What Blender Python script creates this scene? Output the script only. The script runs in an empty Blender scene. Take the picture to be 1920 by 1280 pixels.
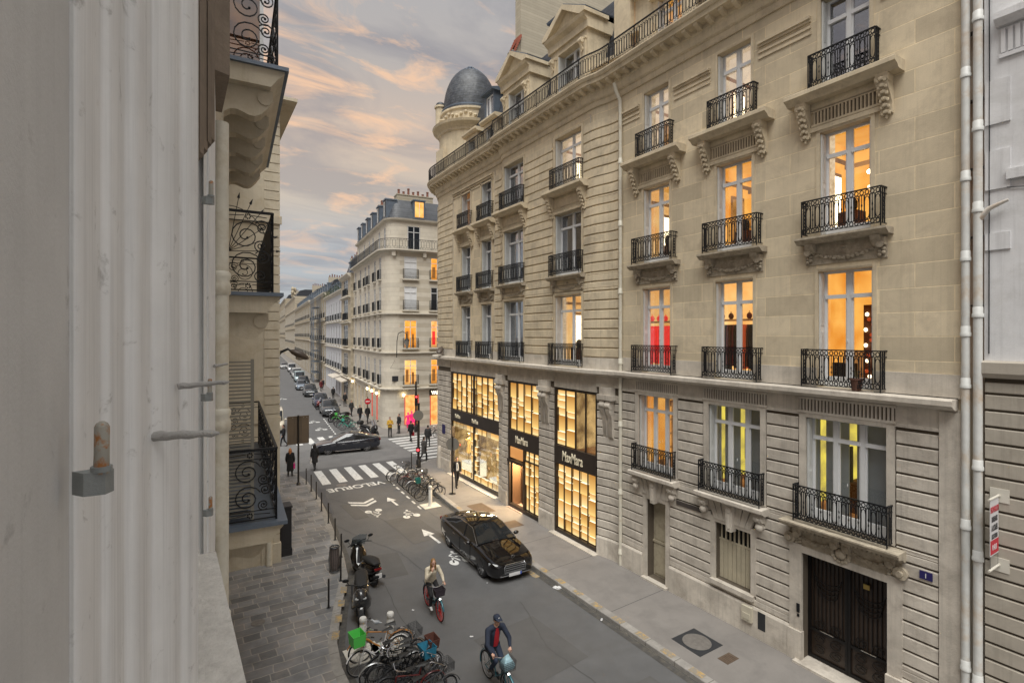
import bpy, math, random
from mathutils import Vector, Matrix
random.seed(7)
R = math.radians
sc = bpy.context.scene
COL = sc.collection
# ---------------------------------------------------------------- camera
cd = bpy.data.cameras.new("camera"); cam = bpy.data.objects.new("camera", cd); COL.objects.link(cam)
cam.location = (0, 0, 9.0); cam.rotation_euler = (R(90), 0, R(-32))
cd.lens = 18.0; cd.sensor_width = 36; cd.shift_y = -13/1920; cd.clip_start = 0.05; cd.clip_end = 3000
sc.camera = cam
# ---------------------------------------------------------------- light
sc.view_settings.view_transform = 'Standard'; sc.view_settings.look = 'None'
sc.view_settings.exposure = 1.62; sc.view_settings.gamma = 1.0
SUN_EL, SUN_AZ = 58, 238
sd = bpy.data.lights.new("sun", 'SUN'); sd.energy = 1.5; sd.angle = R(45); sd.color = (1.0, 0.985, 0.93)
sun = bpy.data.objects.new("sun", sd); COL.objects.link(sun)
# direction the light travels (towards +X, a little +Y, down)
dv = Vector((0.24, 0.36, -0.92)).normalized()
sun.rotation_euler = dv.to_track_quat('-Z', 'Y').to_euler()
W = bpy.data.worlds.new("World"); sc.world = W; W.use_nodes = True
nt = W.node_tree; nt.nodes.clear()
def N(t, typ, **kw):
    n = t.nodes.new(typ)
    for k, v in kw.items():
        if k.startswith('i_'): n.inputs[k[2:].replace('_', ' ')].default_value = v
        elif k[0] == 'I' and k[1:].isdigit(): n.inputs[int(k[1:])].default_value = v
        else: setattr(n, k, v)
    return n
def ramp(t, stops, interp='LINEAR'):
    n = t.nodes.new('ShaderNodeValToRGB'); cr = n.color_ramp; cr.interpolation = interp
    while len(cr.elements) > 1: cr.elements.remove(cr.elements[-1])
    cr.elements[0].position = stops[0][0]; cr.elements[0].color = (*stops[0][1], 1)
    for p, c in stops[1:]:
        e = cr.elements.new(p); e.color = (*c, 1)
    return n
L = nt.links.new
tc = N(nt, 'ShaderNodeTexCoord'); sep = N(nt, 'ShaderNodeSeparateXYZ'); L(tc.outputs['Generated'], sep.inputs[0])
base = ramp(nt, [(0.0, (.40, .42, .43)), (0.06, (.44, .47, .49)), (0.16, (.45, .46, .47)), (0.25, (.60, .51, .41)),
                 (0.36, (.62, .49, .39)), (0.46, (.47, .43, .40)), (0.58, (.43, .42, .42)), (1.0, (.52, .54, .56))])
L(sep.outputs['Z'], base.inputs[0])
# cloud sheet coordinates: direction / (height + k)
ad = N(nt, 'ShaderNodeMath', operation='ADD', I1=0.22); L(sep.outputs['Z'], ad.inputs[0])
mx = N(nt, 'ShaderNodeMath', operation='MAXIMUM', I1=0.05); L(ad.outputs[0], mx.inputs[0])
dvn = N(nt, 'ShaderNodeVectorMath', operation='DIVIDE'); cmb = N(nt, 'ShaderNodeCombineXYZ')
for i in range(3): L(mx.outputs[0], cmb.inputs[i])
L(tc.outputs['Generated'], dvn.inputs[0]); L(cmb.outputs[0], dvn.inputs[1])
mp = N(nt, 'ShaderNodeMapping'); mp.inputs['Rotation'].default_value = (0, 0, R(25)); mp.inputs['Scale'].default_value = (1.0, 2.1, 1.0)
L(dvn.outputs[0], mp.inputs[0])
n1 = N(nt, 'ShaderNodeTexNoise', i_Scale=1.5, i_Detail=9.0, i_Roughness=.56, i_Distortion=.7); L(mp.outputs[0], n1.inputs['Vector'])
n2 = N(nt, 'ShaderNodeTexNoise', i_Scale=3.0, i_Detail=10.0, i_Roughness=.64, i_Distortion=.9); L(mp.outputs[0], n2.inputs['Vector'])
r1 = ramp(nt, [(.42, (0, 0, 0)), (.60, (1, 1, 1))]); L(n1.outputs[0], r1.inputs[0])
r2 = ramp(nt, [(.50, (0, 0, 0)), (.64, (1, 1, 1))]); L(n2.outputs[0], r2.inputs[0])
hi = ramp(nt, [(0.05, (0, 0, 0)), (0.24, (.8, .8, .8)), (0.42, (.9, .9, .9)), (.7, (.35, .35, .35))]); L(sep.outputs['Z'], hi.inputs[0])
m1 = N(nt, 'ShaderNodeMix', data_type='RGBA', blend_type='MIX'); m1.inputs[7].default_value = (.26, .255, .285, 1)
f1 = N(nt, 'ShaderNodeMath', operation='MULTIPLY', I1=.78); L(r1.outputs[0], f1.inputs[0])
h2 = ramp(nt, [(0.08, (.85,)*3), (0.22, (.55,)*3), (0.40, (.75,)*3), (.55, (1,)*3)]); L(sep.outputs['Z'], h2.inputs[0]); f1b = N(nt, 'ShaderNodeMath', operation='MULTIPLY'); L(f1.outputs[0], f1b.inputs[0]); L(h2.outputs[0], f1b.inputs[1])
L(f1b.outputs[0], m1.inputs[0]); L(base.outputs[0], m1.inputs[6])
m2 = N(nt, 'ShaderNodeMix', data_type='RGBA', blend_type='MIX'); m2.inputs[7].default_value = (1.0, .62, .37, 1)
f2 = N(nt, 'ShaderNodeMath', operation='MULTIPLY'); L(r2.outputs[0], f2.inputs[0]); L(hi.outputs[0], f2.inputs[1])
f3 = N(nt, 'ShaderNodeMath', operation='MULTIPLY', I1=.78); L(f2.outputs[0], f3.inputs[0])
L(f3.outputs[0], m2.inputs[0]); L(m1.outputs[2], m2.inputs[6])
sky = N(nt, 'ShaderNodeTexSky'); sky.sky_type = 'NISHITA'; sky.sun_disc = False
sky.sun_elevation = R(SUN_EL); sky.sun_rotation = R(SUN_AZ)
bg1 = N(nt, 'ShaderNodeBackground', i_Strength=.35); L(m2.outputs[2], bg1.inputs[0])
bg2 = N(nt, 'ShaderNodeBackground', i_Strength=0.05); L(sky.outputs[0], bg2.inputs[0])
mxs = N(nt, 'ShaderNodeMixShader', I0=.05); L(bg1.outputs[0], mxs.inputs[1]); L(bg2.outputs[0], mxs.inputs[2])
wo = N(nt, 'ShaderNodeOutputWorld'); L(mxs.outputs[0], wo.inputs[0])

# ---------------------------------------------------------------- materials
MATS = {}
EMK = .375   # interiors are exposed together with the street
def mat(name, col=(.5, .5, .5), rough=.8, metal=0., var=0., vs=2., bump=0., bs=30., stain=None, joints=None,
        streak=0., emit=None, coat=0., spec=.5, streak2=0):
    """stain=(colour, amount, scale); joints=(plane, w, h, mortar_colour, mortar_size, offset); streak=vertical run-off marks"""
    if name in MATS: return MATS[name]
    m = bpy.data.materials.new(name); m.use_nodes = True; t = m.node_tree; l = t.links.new
    b = t.nodes['Principled BSDF']
    b.inputs['Roughness'].default_value = rough; b.inputs['Metallic'].default_value = metal
    b.inputs['Base Color'].default_value = (*col, 1); b.inputs['Coat Weight'].default_value = coat
    b.inputs['Specular IOR Level'].default_value = spec
    if emit:
        b.inputs['Emission Color'].default_value = (*emit[0], 1); b.inputs['Emission Strength'].default_value = emit[1]
    if var or stain or joints or bump or streak:
        tcn = N(t, 'ShaderNodeTexCoord'); co = tcn.outputs['Object']
        cur = None
        rgb = N(t, 'ShaderNodeRGB'); rgb.outputs[0].default_value = (*col, 1); cur = rgb.outputs[0]
        def mixin(fac, colr, mode='MIX'):
            nonlocal cur
            mm = N(t, 'ShaderNodeMix', data_type='RGBA', blend_type=mode)
            l(cur, mm.inputs[6]); mm.inputs[7].default_value = (*colr, 1)
            if isinstance(fac, float): mm.inputs[0].default_value = fac
            else: l(fac, mm.inputs[0])
            cur = mm.outputs[2]
            return mm
        bumpsrc = []
        if joints:
            pl, bw, bh, mc, ms, off = joints
            s3 = N(t, 'ShaderNodeSeparateXYZ'); l(co, s3.inputs[0]); c3 = N(t, 'ShaderNodeCombineXYZ')
            l(s3.outputs[{'x': 0, 'y': 1, 'z': 2}[pl[0]]], c3.inputs[0]); l(s3.outputs[{'x': 0, 'y': 1, 'z': 2}[pl[1]]], c3.inputs[1])
            br = N(t, 'ShaderNodeTexBrick', offset=off, squash=.62 if name == 'stone_slabs' else 1., squash_frequency=3 if name == 'stone_slabs' else 2); br.inputs['Scale'].default_value = 1
            br.inputs['Brick Width'].default_value = bw; br.inputs['Row Height'].default_value = bh
            br.inputs['Mortar Size'].default_value = ms; br.inputs['Mortar Smooth'].default_value = .3
            v = max(var, .05)
            br.inputs['Color1'].default_value = (1 - v, 1 - v, 1 - v, 1); br.inputs['Color2'].default_value = (1 + v, 1 + v, 1 + v, 1)
            br.inputs['Mortar'].default_value = (*mc, 1); 
            if name == 'stone_slabs':
                dn = N(t, 'ShaderNodeTexNoise', i_Scale=1.1, i_Detail=2.0); l(co, dn.inputs['Vector']); dm = N(t, 'ShaderNodeVectorMath', operation='MULTIPLY_ADD'); dm.inputs[1].default_value = (.22, .16, 0); l(dn.outputs['Color'], dm.inputs[0]); l(c3.outputs[0], dm.inputs[2]); l(dm.outputs[0], br.inputs['Vector'])
            else: l(c3.outputs[0], br.inputs['Vector'])
            mm = N(t, 'ShaderNodeMix', data_type='RGBA', blend_type='MULTIPLY'); mm.inputs[0].default_value = 1
            l(cur, mm.inputs[6]); l(br.outputs['Color'], mm.inputs[7]); cur = mm.outputs[2]
            inv = N(t, 'ShaderNodeMath', operation='SUBTRACT', I0=1.0); l(br.outputs['Fac'], inv.inputs[1]); bumpsrc.append((inv.outputs[0], .5))
        if var:
            a = N(t, 'ShaderNodeTexNoise', i_Scale=vs, i_Detail=6.0, i_Roughness=.65); l(co, a.inputs['Vector'])
            rr = ramp(t, [(.28, (1 - 1.6*var,)*3), (.72, (1 + var,)*3)]); l(a.outputs[0], rr.inputs[0])
            mm = N(t, 'ShaderNodeMix', data_type='RGBA', blend_type='MULTIPLY'); mm.inputs[0].default_value = 1
            l(cur, mm.inputs[6]); l(rr.outputs[0], mm.inputs[7]); cur = mm.outputs[2]
        if stain:
            a = N(t, 'ShaderNodeTexNoise', i_Scale=stain[2], i_Detail=8.0, i_Roughness=.7, i_Distortion=.4); l(co, a.inputs['Vector'])
            rr = ramp(t, [((stain[3] if len(stain) > 3 else .48), (0, 0, 0)), ((stain[3] + .1 if len(stain) > 3 else .70), (stain[1],)*3)]); l(a.outputs[0], rr.inputs[0]); mixin(rr.outputs[0], stain[0])
        if streak:
            mpp = N(t, 'ShaderNodeMapping'); mpp.inputs['Scale'].default_value = (9, 9, .35); l(co, mpp.inputs[0])
            a = N(t, 'ShaderNodeTexNoise', i_Scale=1.0, i_Detail=6.0, i_Roughness=.7); l(mpp.outputs[0], a.inputs['Vector'])
            rr = ramp(t, [(.5, (0, 0, 0)), (.75, (streak,)*3)]); l(a.outputs[0], rr.inputs[0]); mixin(rr.outputs[0], tuple(c*.45 for c in col))
        if streak2:
            mpp = N(t, 'ShaderNodeMapping'); mpp.inputs['Scale'].default_value = (55, 55, .9); l(co, mpp.inputs[0])
            a = N(t, 'ShaderNodeTexNoise', i_Scale=1.0, i_Detail=5.0, i_Roughness=.6); l(mpp.outputs[0], a.inputs['Vector'])
            rr = ramp(t, [(.5, (0, 0, 0)), (.68, (streak2,)*3)]); l(a.outputs[0], rr.inputs[0]); mixin(rr.outputs[0], tuple(c*.42 for c in col))
        l(cur, b.inputs['Base Color'])
        if bump or bumpsrc:
            a = N(t, 'ShaderNodeTexNoise', i_Scale=bs, i_Detail=6.0, i_Roughness=.65); l(co, a.inputs['Vector'])
            h = a.outputs[0]
            if bumpsrc:
                mu = N(t, 'ShaderNodeMath', operation='MULTIPLY_ADD', I1=bumpsrc[0][1]); l(bumpsrc[0][0], mu.inputs[0])
                mz = N(t, 'ShaderNodeMath', operation='MULTIPLY', I1=max(bump, .05)*2); l(h, mz.inputs[0]); l(mz.outputs[0], mu.inputs[2]); h = mu.outputs[0]
                bn = N(t, 'ShaderNodeBump', i_Strength=.5, i_Distance=.02)
            else: bn = N(t, 'ShaderNodeBump', i_Strength=bump, i_Distance=.02)
            l(h, bn.inputs['Height']); l(bn.outputs[0], b.inputs['Normal'])
    MATS[name] = m
    return m
def emat(name, col, strength, noise=0, ns=3., col2=None, uvgrad=False):
    strength *= EMK
    if name in MATS: return MATS[name]
    m = bpy.data.materials.new(name); m.use_nodes = True; t = m.node_tree; t.nodes.clear(); l = t.links.new
    e = N(t, 'ShaderNodeEmission'); e.inputs[0].default_value = (*col, 1); e.inputs[1].default_value = strength
    o = N(t, 'ShaderNodeOutputMaterial'); l(e.outputs[0], o.inputs[0])
    tcn = N(t, 'ShaderNodeTexCoord')
    if uvgrad:
        s = N(t, 'ShaderNodeSeparateXYZ'); l(tcn.outputs['UV'], s.inputs[0])
        rr = ramp(t, [(0, col), (.28, tuple((a*.6+b*.4) for a, b in zip(col, col2))), (1, col2)]); l(s.outputs[1], rr.inputs[0]); l(rr.outputs[0], e.inputs[0])
    elif noise:
        a = N(t, 'ShaderNodeTexNoise', i_Scale=ns, i_Detail=4.0); l(tcn.outputs['Object'], a.inputs['Vector'])
        rr = ramp(t, [(.35, col2 or tuple(c*(1-noise) for c in col)), (.65, col)]); l(a.outputs[0], rr.inputs[0]); l(rr.outputs[0], e.inputs[0])
    MATS[name] = m
    return m
def glassmat(name, tint=(1, 1, 1), refl=.22):
    if name in MATS: return MATS[name]
    m = bpy.data.materials.new(name); m.use_nodes = True; t = m.node_tree; t.nodes.clear(); l = t.links.new
    tr = N(t, 'ShaderNodeBsdfTransparent'); tr.inputs[0].default_value = (*tint, 1)
    g = N(t, 'ShaderNodeBsdfGlossy'); g.inputs['Roughness'].default_value = .02
    lw = N(t, 'ShaderNodeLayerWeight'); lw.inputs[0].default_value = .35
    ma = N(t, 'ShaderNodeMath', operation='MULTIPLY_ADD', I1=.42, I2=refl*.5); l(lw.outputs['Fresnel'], ma.inputs[0]); ma.use_clamp = True
    mx = N(t, 'ShaderNodeMixShader'); l(ma.outputs[0], mx.inputs[0]); l(tr.outputs[0], mx.inputs[1]); l(g.outputs[0], mx.inputs[2])
    tcn = N(t, 'ShaderNodeTexCoord'); a = N(t, 'ShaderNodeTexNoise', i_Scale=1.3, i_Detail=1.0); l(tcn.outputs['Object'], a.inputs['Vector'])
    bn = N(t, 'ShaderNodeBump', i_Strength=.12, i_Distance=.02); l(a.outputs[0], bn.inputs['Height']); l(bn.outputs[0], g.inputs['Normal'])
    o = N(t, 'ShaderNodeOutputMaterial'); l(mx.outputs[0], o.inputs[0]); MATS[name] = m
    return m
STONE = (.64, .545, .39)
M_ash = mat('ashlar_stone', STONE, .9, var=.14, vs=.55, bump=.25, bs=45, stain=((.42, .35, .25), .7, 1.1), joints=('xz', 1.45, .56, (1.30, 1.27, 1.2), .013, .5), streak=.3)
M_stone = mat('cut_stone', STONE, .9, var=.12, vs=1.1, bump=.3, bs=40, stain=((.31, .25, .18), .5, 1.7), streak=.4)
M_rust = mat('banded_stone', (.64, .545, .39), .9, var=.14, vs=.9, bump=.4, bs=35, stain=((.27, .23, .18), .6, 1.2), streak=.5)
M_low = mat('weathered_stone', (.57, .52, .45), .92, var=.16, vs=1.2, bump=.5, bs=28, stain=((.27, .23, .19), .6, 1.6), streak=.5)
M_groove = mat('shaded_groove_stone', (.11, .088, .064), .95, var=.1, vs=2)  # dark colour deepens the shade inside grooves and behind flutes
M_pale = mat('pale_ledge_stone', (.56, .51, .44), .9, var=.13, vs=1.5, bump=.3, bs=30, stain=((.30, .26, .21), .55, 2.2), streak=.4)
M_carve = mat('carved_stone', (.45, .39, .30), .95, var=.22, vs=7, bump=.8, bs=60, stain=((.22, .18, .13), .7, 5))
M_far = mat('cream_stone', (.60, .55, .46), .9, var=.07, vs=1, bump=.15, joints=('xz', 1.6, .42, (.80, .78, .75), .014, .5), stain=((.42, .36, .28), .4, .7))
M_fars = mat('cream_trim', (.60, .555, .47), .9, var=.08, vs=1.2, stain=((.36, .31, .24), .4, 1))
M_white = mat('white_render', (.70, .70, .71), .9, var=.08, vs=1, bump=.2, streak=.35, stain=((.42, .41, .39), .5, .9))
M_grey = mat('grey_stone', (.42, .38, .32), .9, var=.12, vs=.8, stain=((.25, .22, .18), .5, .8), streak=.4)
M_iron = mat('black_iron', (.008, .009, .011), .5, 0, spec=.35)
M_irong = mat('grey_iron', (.028, .030, .034), .5, .1)
M_wpaint = mat('white_paint', (.72, .73, .74), .5, var=.04, vs=5)
M_shut = mat('shutter_paint', (.62, .63, .62), .6, var=.05, vs=6)
M_zinc = mat('zinc_sheet', (.15, .185, .235), .45, .5, var=.14, vs=2, stain=((.12, .14, .17), .6, 1.5))
M_slate = mat('slate_tiles', (.048, .054, .066), .5, var=.25, vs=3, joints=('xz', .3, .22, (.5, .5, .5), .02, .5))
M_chim = mat('chimney_render', (.43, .385, .30), .95, var=.08, vs=.6, joints=('xz', .5, .16, (.86, .84, .8), .012, .5))
M_terra = mat('terracotta', (.34, .10, .06), .8, var=.1, vs=3)
M_pipe = mat('cream_pipe', (.62, .59, .50), .45, var=.08, vs=3, stain=((.33, .24, .12), .5, 3))
M_pipeg = mat('grey_white_pipe', (.60, .605, .585), .5, var=.1, vs=3, stain=((.45, .28, .12), .7, 1.1))
M_glass = glassmat('window_glass', (.95, .97, 1), .10)
M_glassd = glassmat('reflecting_window_glass', (.9, .93, 1), .55)
M_dark = mat('dark_interior', (.012, .012, .014), .8)
M_curt = mat('pale_curtain', (.40, .39, .37), .9, var=.2, vs=9)
M_chrome = mat('chrome', (.75, .76, .78), .15, 1)
M_rub = mat('rubber', (.016, .016, .017), .75)
M_brown = mat('brown_metal', (.035, .026, .021), .4, .3)
M_brz = mat('bronze_sign', (.040, .030, .025), .45, .2, var=.1, vs=2)
M_gold = mat('gilded_letters', (.82, .74, .56), .5)
def E_(n, c, s, **k): return emat(n, c, s, **k)
M_amb = E_('glowing_amber_wall', (1.0, .46, .085), 1.15, noise=.5, ns=1.0, col2=(.76, .24, .02))  # room surfaces glow themselves; the lamplight is put into their colour
M_ambc = E_('glowing_amber_ceiling', (1.0, .46, .08), 1.0, noise=.3, ns=.8, col2=(.80, .28, .02))
M_warm = E_('glowing_warm_wall', (1.0, .58, .20), 1.25, noise=.4, ns=1.2, col2=(.85, .36, .08))
M_pale_l = E_('glowing_pale_wall', (1.0, .74, .46), 1.05, noise=.4, ns=1., col2=(.72, .50, .30))
M_dim = E_('dim_glowing_wall', (.46, .19, .05), .9, noise=.5, ns=1.4, col2=(.20, .08, .025))
M_yel = E_('glowing_yellow_wall', (.95, .74, .10), 1.0, noise=.4, ns=2, col2=(.45, .34, .08))
M_lamp = E_('lamp_bulb', (1.0, .80, .45), 14)
M_spot = E_('ceiling_spot', (1.0, .78, .45), 5)
# ---------------------------------------------------------------- mesh builder
class B:
    def __init__(s): s.v = []; s.f = []; s.m = []; s.uv = {}; s.xf = None
    def a(s, p):
        if s.xf is not None: p = s.xf @ Vector(p)
        s.v.append(tuple(p)); return len(s.v) - 1
    def face(s, pts, mi=0, uv=None):
        ids = [s.a(p) for p in pts]; s.f.append(ids); s.m.append(mi)
        if uv: s.uv[len(s.f) - 1] = uv
    def ix(s, ids, mi=0): s.f.append(list(ids)); s.m.append(mi)
    def box(s, x0, x1, y0, y1, z0, z1, mi=0):
        i = [s.a(p) for p in ((x0, y0, z0), (x1, y0, z0), (x1, y1, z0), (x0, y1, z0), (x0, y0, z1), (x1, y0, z1), (x1, y1, z1), (x0, y1, z1))]
        for q in ((3, 2, 1, 0), (4, 5, 6, 7), (0, 1, 5, 4), (1, 2, 6, 5), (2, 3, 7, 6), (3, 0, 4, 7)): s.ix([i[k] for k in q], mi)
    def cbox(s, x0, x1, y0, y1, z0, z1, c=.02, mi=0):
        """box with chamfered vertical and horizontal edges on the +y side"""
        s.prism([(x0, y0), (x1, y0), (x1, y1 - c), (x1 - c, y1), (x0 + c, y1), (x0, y1 - c)], z0, z1, mi)
    def prism(s, poly, z0, z1, mi=0):
        n = len(poly); lo = [s.a((x, y, z0)) for x, y in poly]; up = [s.a((x, y, z1)) for x, y in poly]
        s.ix(lo[::-1], mi); s.ix(up, mi)
        for k in range(n): s.ix([lo[k], lo[(k + 1) % n], up[(k + 1) % n], up[k]], mi)
    def prismx(s, poly, x0, x1, mi=0):
        """poly of (y, z) extruded along x"""
        n = len(poly); lo = [s.a((x0, y, z)) for y, z in poly]; up = [s.a((x1, y, z)) for y, z in poly]
        s.ix(lo, mi); s.ix(up[::-1], mi)
        for k in range(n): s.ix([lo[(k + 1) % n], lo[k], up[k], up[(k + 1) % n]], mi)
    def prismy(s, poly, y0, y1, mi=0):
        """poly of (x, z) extruded along y"""
        n = len(poly); lo = [s.a((x, y0, z)) for x, z in poly]; up = [s.a((x, y1, z)) for x, z in poly]
        s.ix(lo, mi); s.ix(up[::-1], mi)
        for k in range(n): s.ix([lo[(k + 1) % n], lo[k], up[k], up[(k + 1) % n]], mi)
    def tube(s, pts, r, n=6, mi=0, closed=False, caps=True, flat=1.):
        pts = [Vector(p) for p in pts]; k = len(pts); rs = r if isinstance(r, (list, tuple)) else [r]*k
        up = Vector((0, 0, 1)); rings = []
        d0 = (pts[1] - pts[0]).normalized()
        if abs(d0.z) > .9: up = Vector((0, 1, 0))
        for i, p in enumerate(pts):
            if closed: d = pts[(i + 1) % k] - pts[i - 1]
            else: d = pts[min(i + 1, k - 1)] - pts[max(i - 1, 0)]
            d.normalize(); u = up - d*up.dot(d)
            if u.length < 1e-4: u = d.orthogonal()
            u.normalize(); w = d.cross(u); up = u
            rings.append([s.a(p + u*(rs[i]*math.cos(2*math.pi*j/n + math.pi/n)) + w*(rs[i]*flat*math.sin(2*math.pi*j/n + math.pi/n))) for j in range(n)])
        for i in range(k if closed else k - 1):
            A_, B_ = rings[i], rings[(i + 1) % k]
            for j in range(n): s.ix([A_[j], A_[(j + 1) % n], B_[(j + 1) % n], B_[j]], mi)
        if caps and not closed: s.ix(rings[0][::-1], mi); s.ix(rings[-1], mi)
    def lathe(s, prof, c=(0, 0, 0), n=16, mi=0, axis='z', a0=0, a1=360):
        full = abs(a1 - a0) >= 360; rings = []
        cnt = n if full else n + 1
        for k in range(cnt):
            t = R(a0 + (a1 - a0)*k/n); rg = []
            for r, z in prof:
                x, y = r*math.cos(t), r*math.sin(t)
                p = {'z': (x, y, z), 'y': (x, z, y), 'x': (z, x, y)}[axis]
                rg.append(s.a((p[0] + c[0], p[1] + c[1], p[2] + c[2])))
            rings.append(rg)
        for k in range(n):
            A_, B_ = rings[k], rings[(k + 1) % cnt]
            for j in range(len(prof) - 1): s.ix([A_[j], B_[j], B_[j + 1], A_[j + 1]], mi)
    def cyl(s, c, r, z0, z1, n=12, mi=0, axis='z'): s.lathe([(0, z0), (r, z0), (r, z1), (0, z1)], c, n, mi, axis)
    def ell(s, c, rx, ry, rz, n=10, m=6, mi=0):
        rings = []
        for i in range(m + 1):
            ph = math.pi*i/m - math.pi/2
            rings.append([s.a((c[0] + rx*math.cos(ph)*math.cos(2*math.pi*j/n), c[1] + ry*math.cos(ph)*math.sin(2*math.pi*j/n), c[2] + rz*math.sin(ph))) for j in range(n)])
        for i in range(m):
            for j in range(n): s.ix([rings[i][j], rings[i][(j + 1) % n], rings[i + 1][(j + 1) % n], rings[i + 1][j]], mi)
    def loft(s, rings, mi=0, caps=True, mf=None):
        ids = [[s.a(p) for p in r] for r in rings]; n = len(ids[0])
        for i in range(len(ids) - 1):
            for j in range(n): s.ix([ids[i][j], ids[i][(j + 1) % n], ids[i + 1][(j + 1) % n], ids[i + 1][j]], mf(i, j) if mf else mi)
        if caps: s.ix(ids[0][::-1], mi); s.ix(ids[-1], mi)
    def mesh(s, name, mats):
        me = bpy.data.meshes.new(name); me.from_pydata(s.v, [], s.f)
        for m_ in (mats if isinstance(mats, (list, tuple)) else [mats]): me.materials.append(m_)
        me.polygons.foreach_set('material_index', s.m)
        if s.uv:
            ul = me.uv_layers.new(name='UVMap')
            for fi, uv in s.uv.items():
                p = me.polygons[fi]
                for k, li in enumerate(p.loop_indices): ul.data[li].uv = uv[k]
        me.validate(); me.update(); return me
    def build(s, name, mats, parent=None, smooth=None, loc=None, rotz=0):
        me = s.mesh(name, mats)
        if smooth: me.shade_smooth(); me.set_sharp_from_angle(angle=R(smooth))
        return link(name, me, parent, loc, rotz)
def link(name, me, parent=None, loc=None, rotz=0):
    o = bpy.data.objects.new(name, me); COL.objects.link(o)
    if parent: o.parent = parent
    if loc: o.location = loc
    if rotz: o.rotation_euler = (0, 0, R(rotz))
    return o
def tag(o, label=None, cat=None, group=None, kind=None):
    if label: o['label'] = label
    if cat: o['category'] = cat
    if group: o['group'] = group
    if kind: o['kind'] = kind
    return o
def thing(name, label, cat, loc=(0, 0, 0), rotz=0, group=None):
    o = bpy.data.objects.new(name, None); COL.objects.link(o); o.location = loc; o.rotation_euler = (0, 0, R(rotz))
    o.empty_display_size = .2
    return tag(o, label, cat, group)
KIDS = {}
def copytree(o, parent=None, loc=None, rotz=None, kids=None):
    c = o.copy(); COL.objects.link(c); c.parent = parent
    if loc is not None: c.location = loc
    if rotz is not None: c.rotation_euler = (0, 0, R(rotz))
    for ch in [q for q in o.children]: copytree(ch, c)
    return c
def place(o, label, loc, rotz, group=None):
    """first use moves the prototype, later uses copy it"""
    if not o.get('_used'):
        o['_used'] = 1; c = o; c.location = loc; c.rotation_euler = (0, 0, R(rotz))
    else: c = copytree(o, None, loc, rotz)
    c['label'] = label
    if group: c['group'] = group
    return c
def struct(b, name, mats, smooth=None): return tag(b.build(name, mats, smooth=smooth), kind='structure')
def evalmesh(o, name):
    dg = bpy.context.evaluated_depsgraph_get(); dg.update()
    me = bpy.data.meshes.new_from_object(o.evaluated_get(dg)); me.name = name
    old = o.data; bpy.data.objects.remove(o); bpy.data.meshes.remove(old); return me
def text(s, size, mats, parent, loc, rot, name='lettering', depth=.012, sx=1., bold=0., align='CENTER'):
    cu = bpy.data.curves.new(name, 'FONT'); cu.body = s; cu.size = size; cu.extrude = depth; cu.align_x = align; cu.offset = bold
    t = bpy.data.objects.new(name, cu); COL.objects.link(t); me = evalmesh_text(t, name)
    for v in me.vertices: v.co.x *= sx
    me.materials.clear(); me.materials.append(mats)
    o = link(name, me, parent); o.location = loc; o.rotation_euler = rot; return o
def evalmesh_text(t, name):
    dg = bpy.context.evaluated_depsgraph_get(); dg.update()
    me = bpy.data.meshes.new_from_object(t.evaluated_get(dg)); me.name = name
    cu = t.data; bpy.data.objects.remove(t); bpy.data.curves.remove(cu); return me
# ---------------------------------------------------------------- facade helpers (x along the wall, +y to the street, z up)
def cells(lo, hi, cuts):
    s_ = sorted({lo, hi, *[c for c in cuts if lo < c < hi]}); return list(zip(s_[:-1], s_[1:]))
def PID(s, o): return (s, o)
def wallgrid(b, s0, s1, z0, z1, ops, P=PID, o=0, depth=.35, mi=0, ds=None):
    cuts = [v for q in ops for v in q[:2]]
    if ds:
        k = s0
        while k < s1: cuts.append(k); k += ds
    for xa, xb in cells(s0, s1, cuts):
        for za, zb in cells(z0, z1, [v for q in ops for v in q[2:4]]):
            xm, zm = (xa + xb)/2, (za + zb)/2
            if any(q[0] < xm < q[1] and q[2] < zm < q[3] for q in ops): continue
            p, q2 = P(xa, o), P(xb, o); b.face([(*p, za), (*q2, za), (*q2, zb), (*p, zb)], mi)
    for xa, xb, za, zb in [q[:4] for q in ops]:
        a0, a1, c0, c1 = P(xa, o), P(xb, o), P(xa, o - depth), P(xb, o - depth)
        b.face([(*a0, za), (*a0, zb), (*c0, zb), (*c0, za)], mi); b.face([(*a1, za), (*c1, za), (*c1, zb), (*a1, zb)], mi)
        b.face([(*a0, zb), (*a1, zb), (*c1, zb), (*c0, zb)], mi); b.face([(*a0, za), (*c0, za), (*c1, za), (*a1, za)], mi)
def sweep(b, prof, s0, s1, P=PID, ds=None, mi=0):
    """closed profile [(o, z)] swept along the wall from s0 to s1"""
    ss = [s0, s1]
    if ds:
        k = int(abs(s1 - s0)/ds) + 1; ss = [s0 + (s1 - s0)*i/k for i in range(k + 1)]
    b.loft([[(*P(s, o), z) for o, z in prof] for s in ss], mi)
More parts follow.
